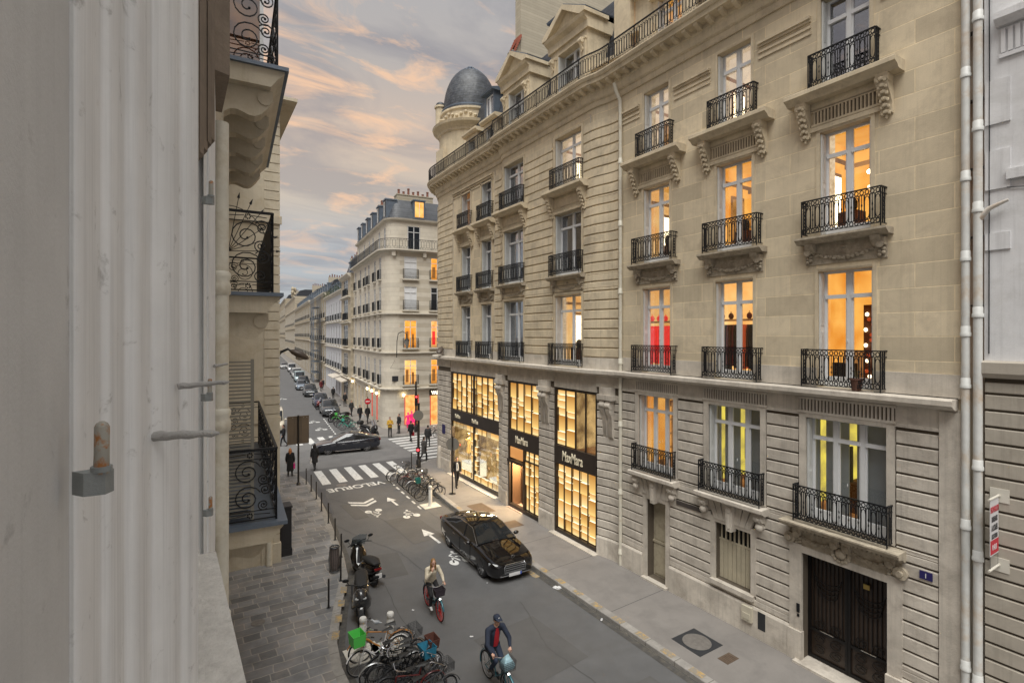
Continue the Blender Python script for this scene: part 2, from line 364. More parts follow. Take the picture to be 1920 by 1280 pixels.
def courses(b, s0, s1, zs, ops, P=PID, o=0, t=.05, gap=.045, ds=None, mi=0, bev=.018):
    for za, zb in zip(zs[:-1], zs[1:]):
        zc = [v for q in ops for v in q[2:4] if za + .04 < v < zb - .04 and q[1] > s0 and q[0] < s1]
        subs = cells(za, zb, zc)
        for i, (ya, yb) in enumerate(subs):
            top = yb if i < len(subs) - 1 else yb - gap
            ym = (ya + yb)/2
            segs = [(s0, s1)]
            for q in ops:
                if q[2] < ym < q[3]:
                    new = []
                    for a, c in segs:
                        if q[1] <= a or q[0] >= c: new.append((a, c)); continue
                        if q[0] > a: new.append((a, q[0]))
                        if q[1] < c: new.append((q[1], c))
                    segs = new
            for a, c in segs:
                if c - a < .03: continue
                sweep(b, [(o - .02, ya), (o + t - bev, ya), (o + t, ya + bev), (o + t, top - bev), (o + t - bev, top), (o - .02, top)], a, c, P, ds, mi)
def frange(a, b, n): return [a + (b - a)*i/n for i in range(n + 1)]
def cornice(b, s0, s1, z, P=PID, ds=None, k=1., dent=True, mods=True, mi=0):
    """z = top of the cornice"""
    pr = [(-.05, z - 1.0*k), (.06, z - 1.0*k), (.08, z - .95*k), (.08, z - .80*k), (.16, z - .74*k), (.20, z - .62*k), (.20, z - .50*k), (.26, z - .46*k), (.26, z - .34*k),
          (.62, z - .30*k), (.64, z - .17*k), (.70, z - .15*k), (.76, z - .05*k), (.76, z), (-.05, z)]
    sweep(b, pr, s0, s1, P, ds, mi)
    if mods:
        n = max(1, int((s1 - s0)/.44)); w = (s1 - s0)/n
        for i in range(n):
            c = s0 + (i + .5)*w; sweep(b, [(.2, z - .47*k), (.34, z - .47*k), (.55, z - .38*k), (.57, z - .298*k), (.2, z - .298*k)], c - .075, c + .075, P, None, mi)
    if dent:
        n = max(1, int((s1 - s0)/.13)); w = (s1 - s0)/n
        for i in range(n):
            c = s0 + (i + .5)*w; sweep(b, [(.07, z - .78*k), (.13, z - .78*k), (.15, z - .66*k), (.07, z - .66*k)], c - .035, c + .035, P, None, mi)
def railing_mesh(name, w, h=.95, d=.25, step=.115, ends=True, style=0):
    b = B(); r = .0165
    def scroll(cx, cz, rr, y, flip=1, plane='x', x=0):
        pts = []
        for i in range(9):
            t = i/8*math.pi*2; pts.append((math.cos(t)*rr*.8, math.sin(t)*rr))
        if plane == 'x': b.tube([(cx + p[0], y, cz + p[1]) for p in pts], r*.8, 4, caps=False)
        else: b.tube([(x, cx + p[0], cz + p[1]) for p in pts], r*.8, 4, caps=False)
    x0, x1 = -w/2, w/2
    b.box(x0, x1, d - .022, d + .022, h - .03, h)
    for zz in (.075, .20, h - .16): b.box(x0, x1, d - .009, d + .009, zz - .009, zz + .009)
    n = max(2, int(round(w/step))); dx = w/n
    for i in range(n + 1):
        x = x0 + i*dx; e = i in (0, n)
        b.tube([(x, d, 0 if e else .075), (x, d, h - .03)] if e else [(x, d, .2), (x, d, h - .16)], .017 if e else r, 4)
        if i < n:
            cx = x + dx/2
            scroll(cx, .138, .052, d); scroll(cx, h - .095, .052, d)
            if i % 2 == 0: # arched heads and round feet joining the bars in pairs
                q = dx*.5
                b.tube([(cx - q*.9, d, h - .30), (cx - q*.7, d, h - .23), (cx, d, h - .19), (cx + q*.7, d, h - .23), (cx + q*.9, d, h - .30)], r*.8, 4, caps=False)
                b.tube([(cx - q*.9, d, .32), (cx - q*.7, d, .26), (cx, d, .215), (cx + q*.7, d, .26), (cx + q*.9, d, .32)], r*.8, 4, caps=False)
            else:
                for zz in (.42, .55): b.ell((cx, d, zz), .02, .014, .045, 5, 4)
                b.tube([(cx, d, .2), (cx, d, h - .16)], r*.6, 4, caps=False)
    if ends:
        for x in (x0, x1):
            b.box(x - .02, x + .02, 0, d, h - .03, h); b.box(x - .009, x + .009, 0, d, .066, .084); b.box(x - .009, x + .009, 0, d, h - .17, h - .15)
            m = max(1, int(d/.12))
            for k in range(1, m + 1): b.tube([(x, d*k/(m + 1), .075), (x, d*k/(m + 1), h - .03)], r, 4)
            for k in range(5): scroll(d*.5, .25 + k*.1, .05, 0, 1, 'y', x)
    return b.mesh(name, M_iron)
def console(b, x, z1, h=.75, w=.24, d=.3, mi=0):
    """carved scroll bracket hanging under z1"""
    pr = [(0, z1), (d, z1), (d + .02, z1 - .08)]
    for i in range(7):
        t = i/6; pr.append((d*(1 - .75*t) - .02 + .05*math.sin(t*7), z1 - .1 - (h - .12)*t))
    pr.append((0, z1 - h)); b.prismx(pr, x - w/2, x + w/2, mi)
    for s_ in (-1, 1): b.cyl((x + s_*w*.36, d*.78, z1 - .13), .10, -.05, .05, 12, mi, 'x')
    for i in range(6):
        t = i/5; b.ell((x, d*(1 - .75*t) + .02, z1 - .14 - (h - .2)*t), w*.30, .045, .055, 7, 4, mi)
        for s_ in (-1, 1): b.ell((x + s_*w*.28, d*(1 - .75*t) + .0, z1 - .18 - (h - .2)*t), w*.16, .04, .05, 6, 4, mi)
    b.ell((x, .05, z1 - h - .05), .035, .04, .07, 6, 4, mi)
def swag(b, x, z, w, drop=.2, rr=.055, mi=0):
    n = 17
    for i in range(n):
        t = i/(n - 1)*2 - 1; zz = z - drop*(1 - t*t); k = rr*(1.15 - .45*abs(t))
        b.ell((x + t*w/2, .05, zz), k*1.0, k*.9, k*1.05, 7, 5, mi)
        b.ell((x + t*w/2 + .02, .09, zz + (.02 if i % 2 else -.02)), k*.55, k*.5, k*.55, 6, 4, mi)
    for s_ in (-1, 1):
        b.box(x + s_*w/2 - .1, x + s_*w/2 + .1, -.01, .17, z - .04, z + .14, mi)
        b.cyl((x + s_*w/2, .15, z - .02), .085, -.02, .04, 12, mi, 'y')
        for k in range(4): b.ell((x + s_*(w/2 + .0) + (k % 2 - .5)*.08, .07, z - .13 - .045*k), .05, .05, .05, 6, 4, mi)
    b.ell((x, .04, z + .06), .09, .05, .05, 8, 5, mi)
def flutes(b, x0, x1, z0, z1, o=0.0, mi=0, mg=1):
    b.box(x0, x1, o - .01, o + .012, z0, z1, mg)
    n = max(2, int((x1 - x0)/.085)); w = (x1 - x0)/n
    for i in range(n): b.prism([(x0 + w*(i + .18), o), (x0 + w*(i + .82), o), (x0 + w*(i + .70), o + .045), (x0 + w*(i + .30), o + .045)], z0 + .03, z1 - .03, mi)
    b.box(x0 - .03, x1 + .03, o, o + .055, z0 - .03, z0 + .03, mi); b.box(x0 - .03, x1 + .03, o, o + .05, z1 - .03, z1 + .03, mi)
# windows -------------------------------------------------------
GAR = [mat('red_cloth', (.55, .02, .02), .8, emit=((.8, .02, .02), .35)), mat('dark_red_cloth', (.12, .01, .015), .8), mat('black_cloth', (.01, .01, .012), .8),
       mat('brown_cloth', (.10, .035, .015), .8), mat('rust_cloth', (.35, .06, .02), .8, emit=((.7, .1, .02), .15))]  # red and rust cloth glow slightly in place of room light
ROOMN = [0]
M_dwall = emat('shaded_wall', (.80, .36, .09), .75, noise=.5, ns=2, col2=(.42, .17, .03)); M_lcurt = emat('glowing_curtain', (.95, .70, .42), .9, noise=.5, ns=9, col2=(.62, .40, .20))  # wall shade and curtain light are put into the emitted colours
M_blind = mat('grey_blind', (.42, .44, .44), .7, var=.05, vs=3)
def room_b(w, h, kind, d=2.2, e=.55):
    """the part of a room seen through its window; returns a mesh name + builder + material list"""
    near_ = kind in ('red', 'dress')
    if near_: d = .95
    b = B(); y0, y1 = -.36, -.36 - d
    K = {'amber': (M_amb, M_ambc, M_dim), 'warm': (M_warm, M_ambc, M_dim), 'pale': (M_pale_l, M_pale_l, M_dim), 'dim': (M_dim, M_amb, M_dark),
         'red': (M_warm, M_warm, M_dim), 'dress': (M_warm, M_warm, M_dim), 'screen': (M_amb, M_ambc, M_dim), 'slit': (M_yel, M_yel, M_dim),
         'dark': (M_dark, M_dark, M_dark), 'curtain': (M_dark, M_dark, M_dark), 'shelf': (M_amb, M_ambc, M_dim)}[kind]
    mats = [*K, M_lamp, M_spot, *GAR, M_curt, M_blind, M_dwall, M_lcurt]
    x0, x1 = -w/2 - e, w/2 + (1.15 if near_ and e > .2 else e)
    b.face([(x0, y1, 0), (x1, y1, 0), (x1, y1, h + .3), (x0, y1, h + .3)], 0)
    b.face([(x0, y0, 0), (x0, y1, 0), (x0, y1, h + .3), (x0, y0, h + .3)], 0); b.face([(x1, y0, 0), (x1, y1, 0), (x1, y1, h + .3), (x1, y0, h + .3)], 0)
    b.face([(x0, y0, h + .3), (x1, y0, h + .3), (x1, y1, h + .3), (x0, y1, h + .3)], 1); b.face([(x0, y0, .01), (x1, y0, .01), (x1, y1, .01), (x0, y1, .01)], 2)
    if kind in ('amber', 'warm'):
        b.box(x0 + .02, x0 + .5, y1 + .02, y1 + .5, 0, 1.9, 2); b.box(-.1, .35, y1 + .02, y1 + .07, .9, 1.6, 2)
        b.box(w*.1, w*.5, -1.4, -.9, 0, .78, 8); b.ell((w*.25, -1.0, .95), .16, .16, .22, 8, 5, 7)
        if kind == 'amber': b.ell((-w*.13, -.95, h*.62), .06, .06, .06, 8, 6, 3); b.tube([(-w*.13, -.95, h*.62), (-w*.13, -.95, h + .3)], .006, 4, 2); b.ell((w*.2, -1.9, h*.56), .06, .06, .06, 8, 6, 4)
        b.box(x0, x1, y1 + .02, y1 + .10, h*.86, h*.90, 2)
    if kind in ('amber', 'warm', 'pale') and d > 1:
        rr = random.Random(int(w*100) + len(kind)*7 + ROOMN[0]); ROOMN[0] += 1
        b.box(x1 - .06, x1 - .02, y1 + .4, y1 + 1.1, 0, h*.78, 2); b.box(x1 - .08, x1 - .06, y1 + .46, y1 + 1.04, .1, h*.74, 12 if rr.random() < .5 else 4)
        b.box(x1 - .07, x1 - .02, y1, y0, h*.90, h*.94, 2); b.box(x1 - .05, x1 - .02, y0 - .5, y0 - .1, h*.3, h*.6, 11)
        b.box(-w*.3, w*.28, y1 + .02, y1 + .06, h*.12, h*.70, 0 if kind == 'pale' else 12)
        if rr.random() < .7: b.box(w*.36, w*.5, -.42, -.40, 0, h, 13)
        if rr.random() < .5: b.box(-w*.5, -w*.40, -.42, -.40, 0, h, 13)
    if kind in ('red', 'dress'):
        b.box(x0, x1, y1 + .02, y1 + .4, h*.60, h*.62, 2)
        for i in range(8):
            xx = x0 + .4 + i*.33
            b.ell((xx, y1 + .22, h*.62 + .1), .10, .07, .11, 8, 5, 5 if kind == 'red' else (6 + i % 3))
            b.tube([(xx - .06, y1 + .22, h*.66), (xx, y1 + .22, h*.66 + .14), (xx + .06, y1 + .22, h*.66)], .009, 4, 5 if kind == 'red' else 7)
        n = int((x1 - x0)/.1)
        for i in range(n):
            xx = x0 + .1 + i*.1 + random.uniform(-.02, .02); zz = random.uniform(.1, .5)
            c = 5 if kind == 'red' else random.choice([6, 7, 7, 8, 8, 9])
            b.prismx([(y1 + .12, h*.56), (y1 + .42, h*.56), (y1 + .48, h*.5), (y1 + .5, zz), (y1 + .08, zz), (y1 + .06, h*.5)], xx, xx + .055, c)
    if kind == 'screen':
        b.box(x0, x1, y1 + .02, y1 + .06, 0, .9, 2)
        b.box(-.12, .22, -1.6, -1.5, .1, h*.72, 8); b.box(-w/2, -w/2 + .3, -1.2, -.9, .1, 1.0, 7); b.box(.1, w/2, -.9, -.7, .0, .62, 7)
        for i in range(13): b.ell((.05 + .1*math.sin(i*2.3), -1.45, .25 + i*.14), .05, .03, .055, 7, 4, 4 if i % 3 == 0 else 9)
    if kind == 'slit':
        y = -.47
        b.box(-w*.5 - .05, -w*.04, y - .015, y, .0, h + .1, 11); b.box(w*.055, w*.36, y - .015, y, .0, h + .1, 11); b.box(w*.44, w*.55, y - .015, y, 0, h + .1, 11)
        b.box(-w*.3, -w*.05, -1.6, -1.2, 0, .75, 7); b.box(w*.02, w*.3, -1.9, -1.5, 0, .9, 8)
        for i in range(3): b.box(w*(.02 + .16*i), w*(.02 + .16*i) + .05, -1.2, -1.1, h*.35, h*.7, 7)
    if kind == 'curtain':
        for s_ in (-1, 1):
            pts = []
            for i in range(12): pts.append((s_*(w*.14 + (w*.5)*i/11), -.5 - .03*math.sin(i*2.1)))
            for (xa, ya), (xb, yb) in zip(pts[:-1], pts[1:]): b.face([(xa, ya, .3), (xb, yb, .3), (xb, yb, h), (xa, ya, h)], 10)
    if kind == 'dark': b.box(-w*.5, -w*.1, -1.0, -.98, 0, h*.9, 10)
    if kind == 'shelf':
        for k in range(4): b.box(x0, x1, y1 + .02, y1 + .35, h*(.16 + .2*k), h*(.16 + .2*k) + .03, 2)
        for i in range(16): b.box(x0 + .1 + i*.17, x0 + .2 + i*.17, y1 + .05, y1 + .3, h*(.17 + .2*(i % 4)), h*(.17 + .2*(i % 4)) + random.uniform(.15, .3), random.choice([5, 7, 8, 9]))
        b.box(-.1, .1, -1.1, -.9, 0, h*.9, 2)
    return b, mats
def add_window(parent, s, z, w, h, kind='dark', P=PID, transom=.78, setb=.28, shutters=True, mull=1, panel=.22, fr=M_wpaint, rd=2.2, re=.55):
    x, y = P(s, 0); ang = 0
    if P is not PID:
        x2, y2 = P(s + .05, 0); ang = math.degrees(math.atan2(y2 - y, x2 - x))
    b = B(); y0, y1 = -setb - .03, -setb + .04; hw = w/2
    b.box(-hw, -hw + .06, y0, y1, 0, h); b.box(hw - .06, hw, y0, y1, 0, h); b.box(-hw + .06, hw - .06, y0, y1, h - .06, h); b.box(-hw + .06, hw - .06, y0, y1, 0, .06)
    for k in range(mull):
        mx_ = -hw + w*(k + 1)/(mull + 1); b.box(mx_ - .055, mx_ + .055, y0 - .01, y1 + .012, .06, h - .06)
    xs_ = [-hw + .06] + [(-hw + w*(k + 1)/(mull + 1)) for k in range(mull)] + [hw - .06]
    zt = h*transom
    for i, (a, c) in enumerate(zip(xs_[:-1], xs_[1:])):
        aa = a + (.055 if i else 0); cc = c - (.055 if i < mull else 0)
        if transom < 1: b.box(aa, cc, y0 + .004, y1 + .03, zt - .05, zt + .05)
        b.box(aa, cc, y0 + .01, y1 - .01, .06, .06 + panel)
        for q, ww in ((aa, .035), (cc - .035, .035)): b.box(q, q + ww, y0 + .012, y1 - .014, .06 + panel, h - .06)
    if w > 1.0: b.ell((0.03, y1 + .03, h*.40), .012, .02, .05, 6, 4)
    win = b.build('window', fr, parent, loc=(x, y, z), rotz=ang)
    g = B(); g.box(-hw + .05, hw - .05, -setb - .006, -setb + .002, .06 + panel, h - .05); g.build('pane', M_glassd if kind in ('dark', 'curtain') else M_glass, win)
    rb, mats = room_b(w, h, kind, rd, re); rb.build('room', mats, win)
    if shutters:
        for s_ in (1, -1):
            q = B(); xx = s_*(hw - .02); lw = setb - .06
            q.box(xx - .018, xx + .018, -setb + .05, -.02, .05, h - .04)
            k = 0
            while .12 + k*.05 < h - .12:
                if abs(.12 + k*.05 - h*.5) > .06: q.box(xx - s_*.026 - .006, xx - s_*.026 + .006, -setb + .09, -.06, .12 + k*.05, .15 + k*.05)
                k += 1
            q.build('shutter', M_shut, win)
    return win
# ================================================================ ground, road, pavements
M_road = mat('asphalt', (.100, .100, .102), .66, var=.16, vs=.5, bump=.5, bs=90, stain=((.078, .076, .074), .7, .5))
M_road2 = mat('asphalt_crossing', (.165, .162, .16), .8, var=.10, vs=.4, bump=.5, bs=90, stain=((.085, .083, .082), .5, .7))
M_patch = mat('asphalt_patch', (.090, .087, .085), .85, var=.1, vs=1.2, bump=.6, bs=80)
M_wet = mat('damp_asphalt', (.050, .052, .056), .35, var=.1, vs=2, bump=.2, bs=40)
M_walk = mat('pavement_asphalt', (.20, .185, .172), .85, var=.09, vs=.7, bump=.4, bs=80, stain=((.135, .125, .118), .6, 1.2))
M_kerb = mat('granite_kerb', (.27, .255, .235), .8, var=.15, vs=4, bump=.4, bs=60, stain=((.15, .14, .13), .6, 3), joints=('yx', 1.05, 9, (.45, .43, .4), .012, 0))
M_slab = mat('stone_slabs', (.185, .187, .192), .6, var=.30, vs=.9, bump=.45, bs=25, stain=((.26, .21, .16), .5, .9), joints=('xy', .74, .37, (1.75, 1.62, 1.45), .018, .37))
M_line = mat('road_paint', (.62, .62, .60), .7, var=.10, vs=6, stain=((.20, .20, .195), .75, 7))
M_yelp = mat('yellow_paint', (.40, .27, .10), .85, var=.15, vs=6, stain=((.21, .19, .16), .95, 7, .42))
b = B(); b.face([(-600, -400, 0), (700, -400, 0), (700, 1200, 0), (-600, 1200, 0)]); struct(b, 'road', M_road)
b = B(); b.face([(-30, 35.9, .004), (60, 35.9, .004), (60, 43.6, .004), (14.6, 43.6, .004), (12.8, 46.2, .004), (6.5, 46.2, .004), (5, 44, .004), (-30, 44, .004)]); struct(b, 'crossing_road', M_road2)
b = B()
for (x, y, w, l, a) in ((8.7, 22.6, 1.5, 3.4, 4), (6.6, 19.5, .9, 2.2, -8), (8.2, 12.2, 2.2, 2.6, 5), (7.0, 26.4, .7, 2.6, 3), (9.6, 30.6, 1.2, .7, 0), (9.9, 8.3, .8, 2.5, 3)):
    c, s_ = math.cos(R(a)), math.sin(R(a)); b.face([(x + u*w/2*c - v*l/2*s_, y + u*w/2*s_ + v*l/2*c, .005) for u, v in ((-1, -1), (1, -1), (1.05, .97), (-.96, 1))])
struct(b, 'road_patch', M_patch)
b = B()
b.prism([(6.0, 26.5), (6.2, 27.9), (6.3, 29.8), (6.7, 31.2), (6.3, 31.6), (5.98, 30), (5.92, 27)], .002, .006)
struct(b, 'wet_gutter', M_wet)
def kerbline(pts, name, side, w=.26, z=.145, mat_=M_kerb, fill=None, fillmat=None, fillname=None):
    """kerb stones along pts; side=+1 puts them to the left of the travel direction"""
    b = B(); n = len(pts); off = []
    for i, p in enumerate(pts):
        a, c = pts[max(0, i - 1)], pts[min(n - 1, i + 1)]; d = Vector((c[0] - a[0], c[1] - a[1])).normalized(); nn = Vector((-d.y, d.x))*side
        off.append((p[0] + nn.x*w, p[1] + nn.y*w, nn))
    for i in range(n - 1):
        p, q, po, qo = pts[i], pts[i + 1], off[i], off[i + 1]; e = .02
        pi = (p[0] + po[2].x*e, p[1] + po[2].y*e); qi = (q[0] + qo[2].x*e, q[1] + qo[2].y*e)
        b.face([(*p, 0), (*q, 0), (*q, z - e), (*p, z - e)]); b.face([(*p, z - e), (*q, z - e), (*qi, z), (*pi, z)]); b.face([(*pi, z), (*qi, z), (*qo[:2], z), (*po[:2], z)])
    struct(b, name, mat_)
    b = B(); b.face([(x, y, z - .004) for x, y in [o_[:2] for o_ in off] + fill]); struct(b, fillname, fillmat)
KR = [(11.1, -8), (11.1, 8), (11.1, 16), (11.2, 20), (11.45, 24.4), (11.65, 27.2), (12.1, 30.2), (12.55, 32.2), (13.2, 33.3), (14.3, 34.0), (16, 34.2), (45, 34.2)]
kerbline(KR, 'right_kerb', -1, fill=[(45, 30), (14.6, 30), (14.6, -8)], fillmat=M_walk, fillname='right_pavement')
KL = [(4.6, -8), (4.0, 6), (3.42, 12.6), (3.40, 14.0), (3.55, 15.2), (4.10, 17.0), (4.88, 19.2), (5.20, 21.2), (5.38, 23.2), (5.72, 26.6), (5.88, 29), (5.92, 33), (5.7, 34.9), (4.9, 35.9), (3, 36.2), (-30, 36.2)]
kerbline(KL, 'left_kerb', 1, fill=[(-30, 34), (-1, 34), (-1, -8)], fillmat=M_slab, fillname='left_pavement')
DF = (.0993, .995)  # far street direction
def far(t, o=0.): return (15.2 + DF[0]*t - DF[1]*o, 46.7 + DF[1]*t + DF[0]*o)
KF = [(45, 42.4), (17, 43.2), (14.9, 43.5), (13.7, 44.2), (13.2, 45.2), far(0, 2.15), far(60, 2.3), far(150, 2.3), far(420, 2.3)]
kerbline(KF, 'far_right_kerb', -1, fill=[far(420, -1), far(0, -1), (45, 45)], fillmat=M_walk, fillname='far_right_pavement')
KG = [(-30, 44.4), (4.2, 44.4), (5.2, 45.2), (5.5, 46.5), far(0, 9.6), far(420, 9.6)]
kerbline(KG, 'far_left_kerb', 1, fill=[far(420, 13), (-30, 50)], fillmat=M_walk, fillname='far_left_pavement')
# painted marks: real flat paint on the road
b = B()
for k in range(6): x = 6.62 + .97*k; b.face([(x - .03*(k - 0)*0, 31.95, .009), (x + .5, 31.95, .009), (x + .62, 35.4, .009), (x + .14, 35.4, .009)])
for k in range(9):
    y = 34.75 + k*.98; b.face([(14.15 + .02*k, y, .009), (18.6, y, .009), (18.6, y + .5, .009), (14.15 + .02*k, y + .5, .009)])
for k in range(6): x = 7.2 + .97*k; b.face([(x, 44.4, .009), (x + .5, 44.4, .009), (x + .6, 47.0, .009), (x + .1, 47.0, .009)])
struct(b, 'crosswalk_stripes', M_line)
b = B(); dsh = [((10.2, 24.9), (10.35, 31.4))]
for k in range(7): y = 24.9 + k*.95; x = 9.98 + .045*k; b.face([(x, y, .009), (x + .1, y, .009), (x + .11, y + .5, .009), (x + .01, y + .5, .009)])
for k in range(9): t = .5 + k*1.1; p, q = far(t, 4.35), far(t + .6, 4.35); b.face([(*p, .009), (p[0] + .12, p[1], .009), (q[0] + .12, q[1], .009), (*q, .009)])
struct(b, 'parking_dashes', M_line)
def arrow(b, x, y, l=1.5, a=0, z=.009):
    c, s_ = math.cos(R(a)), math.sin(R(a))
    T = lambda u, v: (x + u*c - v*s_, y + u*s_ + v*c, z)
    b.face([T(-.06, 0), T(.06, 0), T(.06, l*.6), T(-.06, l*.6)]); b.face([T(-.26, l*.56), T(.26, l*.56), T(0, l)])
def bikesign(b, x, y, k=1., a=0, z=.009):
    c, s_ = math.cos(R(a)), math.sin(R(a)); T = lambda u, v: (x + (u*c - v*s_)*k, y + (u*s_ + v*c)*k, z)
    for cx in (-.42, .42): b.face([T(cx + .27*math.cos(i*math.pi/8), -.0 + .38*math.sin(i*math.pi/8)) for i in range(16)])
    def bar(p, q, w=.05):
        d = Vector((q[0] - p[0], q[1] - p[1])).normalized(); n = (-d.y*w, d.x*w); b.face([T(p[0] + n[0], p[1] + n[1]), T(q[0] + n[0], q[1] + n[1]), T(q[0] - n[0], q[1] - n[1]), T(p[0] - n[0], p[1] - n[1])])
    for p, q in (((-.42, 0), (-.2, .75)), ((-.2, .75), (.25, .7)), ((.25, .7), (.42, 0)), ((-.2, .75), (.05, .12)), ((-.3, 1.0), (.02, 1.25)), ((.02, 1.25), (.3, 1.02)), ((-.3, 1.0), (-.05, .7))): bar(p, q)
    b.face([T(.12 + .1*math.cos(i*math.pi/5), 1.45 + .14*math.sin(i*math.pi/5)) for i in range(10)])
b = B(); arrow(b, 9.2, 26.1, 1.55, 2); arrow(b, 9.08, 20.4, 1.9, 2); struct(b, 'painted_arrows', M_line)
b = B(); bikesign(b, 9.25, 24.2, .62, 0); bikesign(b, 9.05, 18.35, .66, 0); bikesign(b, 7.85, 25.9, .62, 180); bikesign(b, far(8, 5.4)[0], far(8, 5.4)[1], .8); bikesign(b, far(3.4, 5.2)[0], far(3.4, 5.2)[1], .8)
bikesign(b, far(30, 7.6)[0], far(30, 7.6)[1], .9); struct(b, 'painted_cycle_symbols', M_line)
b = B()
for dy in (0, .45): b.face([(7.1, 27.3 + dy, .009), (7.8, 26.8 + dy, .009), (7.8, 27.05 + dy, .009), (7.1, 27.55 + dy, .009)]); b.face([(8.45, 27.3 + dy, .009), (7.8, 26.8 + dy, .009), (7.8, 27.05 + dy, .009), (8.45, 27.55 + dy, .009)])
struct(b, 'painted_chevrons', M_line)
tt = text('VELORUE', .98, M_line, None, (8.25, 30.95, .008), (0, 0, R(181.5)), 'painted_lettering', 0.001, .80, .02); tag(tt, kind='structure')
b = B()
for k in range(9): y = 8.6 + k*.98; b.face([(11.13, y, .152), (11.34, y, .152), (11.34, y + .42, .152), (11.13, y + .42, .152)])
for k in range(4): y = 20.4 + k*1.0; b.face([(11.27 + .06*k, y, .152), (11.46 + .06*k, y, .152), (11.5 + .06*k, y + .42, .152), (11.31 + .06*k, y + .42, .152)])
for k in range(4):
    t = k*.92; p = Vector((3.62 + .325*t*.98, 15.3 + t*.95)); b.face([(p.x, p.y, .152), (p.x - .2, p.y + .06, .152), (p.x - .07, p.y + .5, .152), (p.x + .13, p.y + .44, .152)])
struct(b, 'yellow_kerb_marks', M_yelp)
b = B(); b.face([(10.75, 15.6, .009), (10.98, 15.6, .009), (10.98, 16.2, .009), (10.75, 16.2, .009)]); struct(b, 'yellow_road_mark', M_yelp)
# service covers and grilles in the pavement
def cover(x, y, r, label, z=.147, square=True):
    t = thing('service_cover', label, 'manhole cover', (x, y, 0)); b = B()
    if square:
        b.box(-r*1.25, r*1.25, -r*1.25, r*1.25, z - .03, z); b.build('frame', M_irong, t)
    b = B(); b.cyl((0, 0, 0), r, z, z + .006, 28)
    for k in range(5): b.lathe([(r*(.2 + .16*k), z + .006), (r*(.25 + .16*k), z + .009), (r*(.28 + .16*k), z + .006)], n=28)
    b.build('lid', mat('cast_iron_cover', (.20, .185, .17), .6, .4, var=.15, vs=8), t, smooth=30)
for pts_ in (((5.6, 25.5), (6.3, 23.0), (7.3, 20.4), (7.6, 17.2)), ((7.6, 21.9), (9.9, 21.2)), ((6.4, 29.2), (7.4, 26.9), (7.9, 24.2), (8.1, 22.0)), ((9.4, 14.5), (8.7, 12.0), (8.9, 9.5), (8.4, 7.0)), ((5.9, 18.0), (5.6, 15.5), (5.9, 13)), ((10.2, 24.3), (10.3, 21), (10.2, 17)), ((7.2, 33.6), (9.5, 36.2), (12.0, 37.5))):
    b = B(); q_ = []
    for (xa, ya), (xb, yb) in zip(pts_[:-1], pts_[1:]):
        for t in frange(0, 1, 10)[:-1]: q_.append((xa + (xb - xa)*t + random.uniform(-.03, .03), ya + (yb - ya)*t))
    w_ = .012
    for p, q in zip(q_[:-1], q_[1:]): b.face([(p[0] - w_, p[1], .0065), (p[0] + w_, p[1], .0065), (q[0] + w_, q[1], .0065), (q[0] - w_, q[1], .0065)])
    struct(b, 'road_crack', mat('tar_seam', (.062, .060, .058), .7))
for pts_, nm in ((KR[1:8], 1), (KL[2:11], -1)):
    b = B()
    for p, q in zip(pts_[:-1], pts_[1:]): b.face([(p[0], p[1], .0045), (q[0], q[1], .0045), (q[0] - nm*.22, q[1], .0045), (p[0] - nm*.22, p[1], .0045)])
    struct(b, 'gutter', mat('dirty_gutter', (.062, .059, .055), .7, var=.2, vs=3, stain=((.14, .12, .09), .6, 6)))
for y_ in (12.2, 15.6, 18.1, 24.3, 27.6): b = B(); b.face([(11.38, y_, .1425), (14.0, y_ + .1, .1425), (14.0, y_ + .125, .1425), (11.38, y_ + .025, .1425)]); struct(b, 'pavement_joint', mat('tar_seam', ()))
cover(12.35, 9.7, .40, 'round cast iron cover in a square frame on the right pavement')
cover(7.6, 31.4, .32, 'round cast iron cover in the road beside the painted word', z=.004, square=False)
cover(1.72, 17.5, .20, 'small dark round cover among the stone slabs of the left pavement', square=False)
for (x, y, w, l, lab) in ((12.5, 23.0, .9, 1.5, 'rusty ventilation grating in the lit pavement by the shop window'), (12.55, 20.3, 1.1, .8, 'dark square grating in the pavement outside the shop door'), (12.45, 8.75, .5, .32, 'small dark rectangular hatch beside the round cover')):
    b = B(); b.box(x - w/2, x + w/2, y - l/2, y + l/2, .10, .147)
    k = 0
    while k*.07 < w - .1: b.box(x - w/2 + .04 + k*.07, x - w/2 + .065 + k*.07, y - l/2 + .04, y + l/2 - .04, .147, .153); k += 1
    tag(b.build('pavement_grating', mat('grating_iron', (.12, .085, .06), .7, .3, var=.15, vs=8)), lab, 'grating')
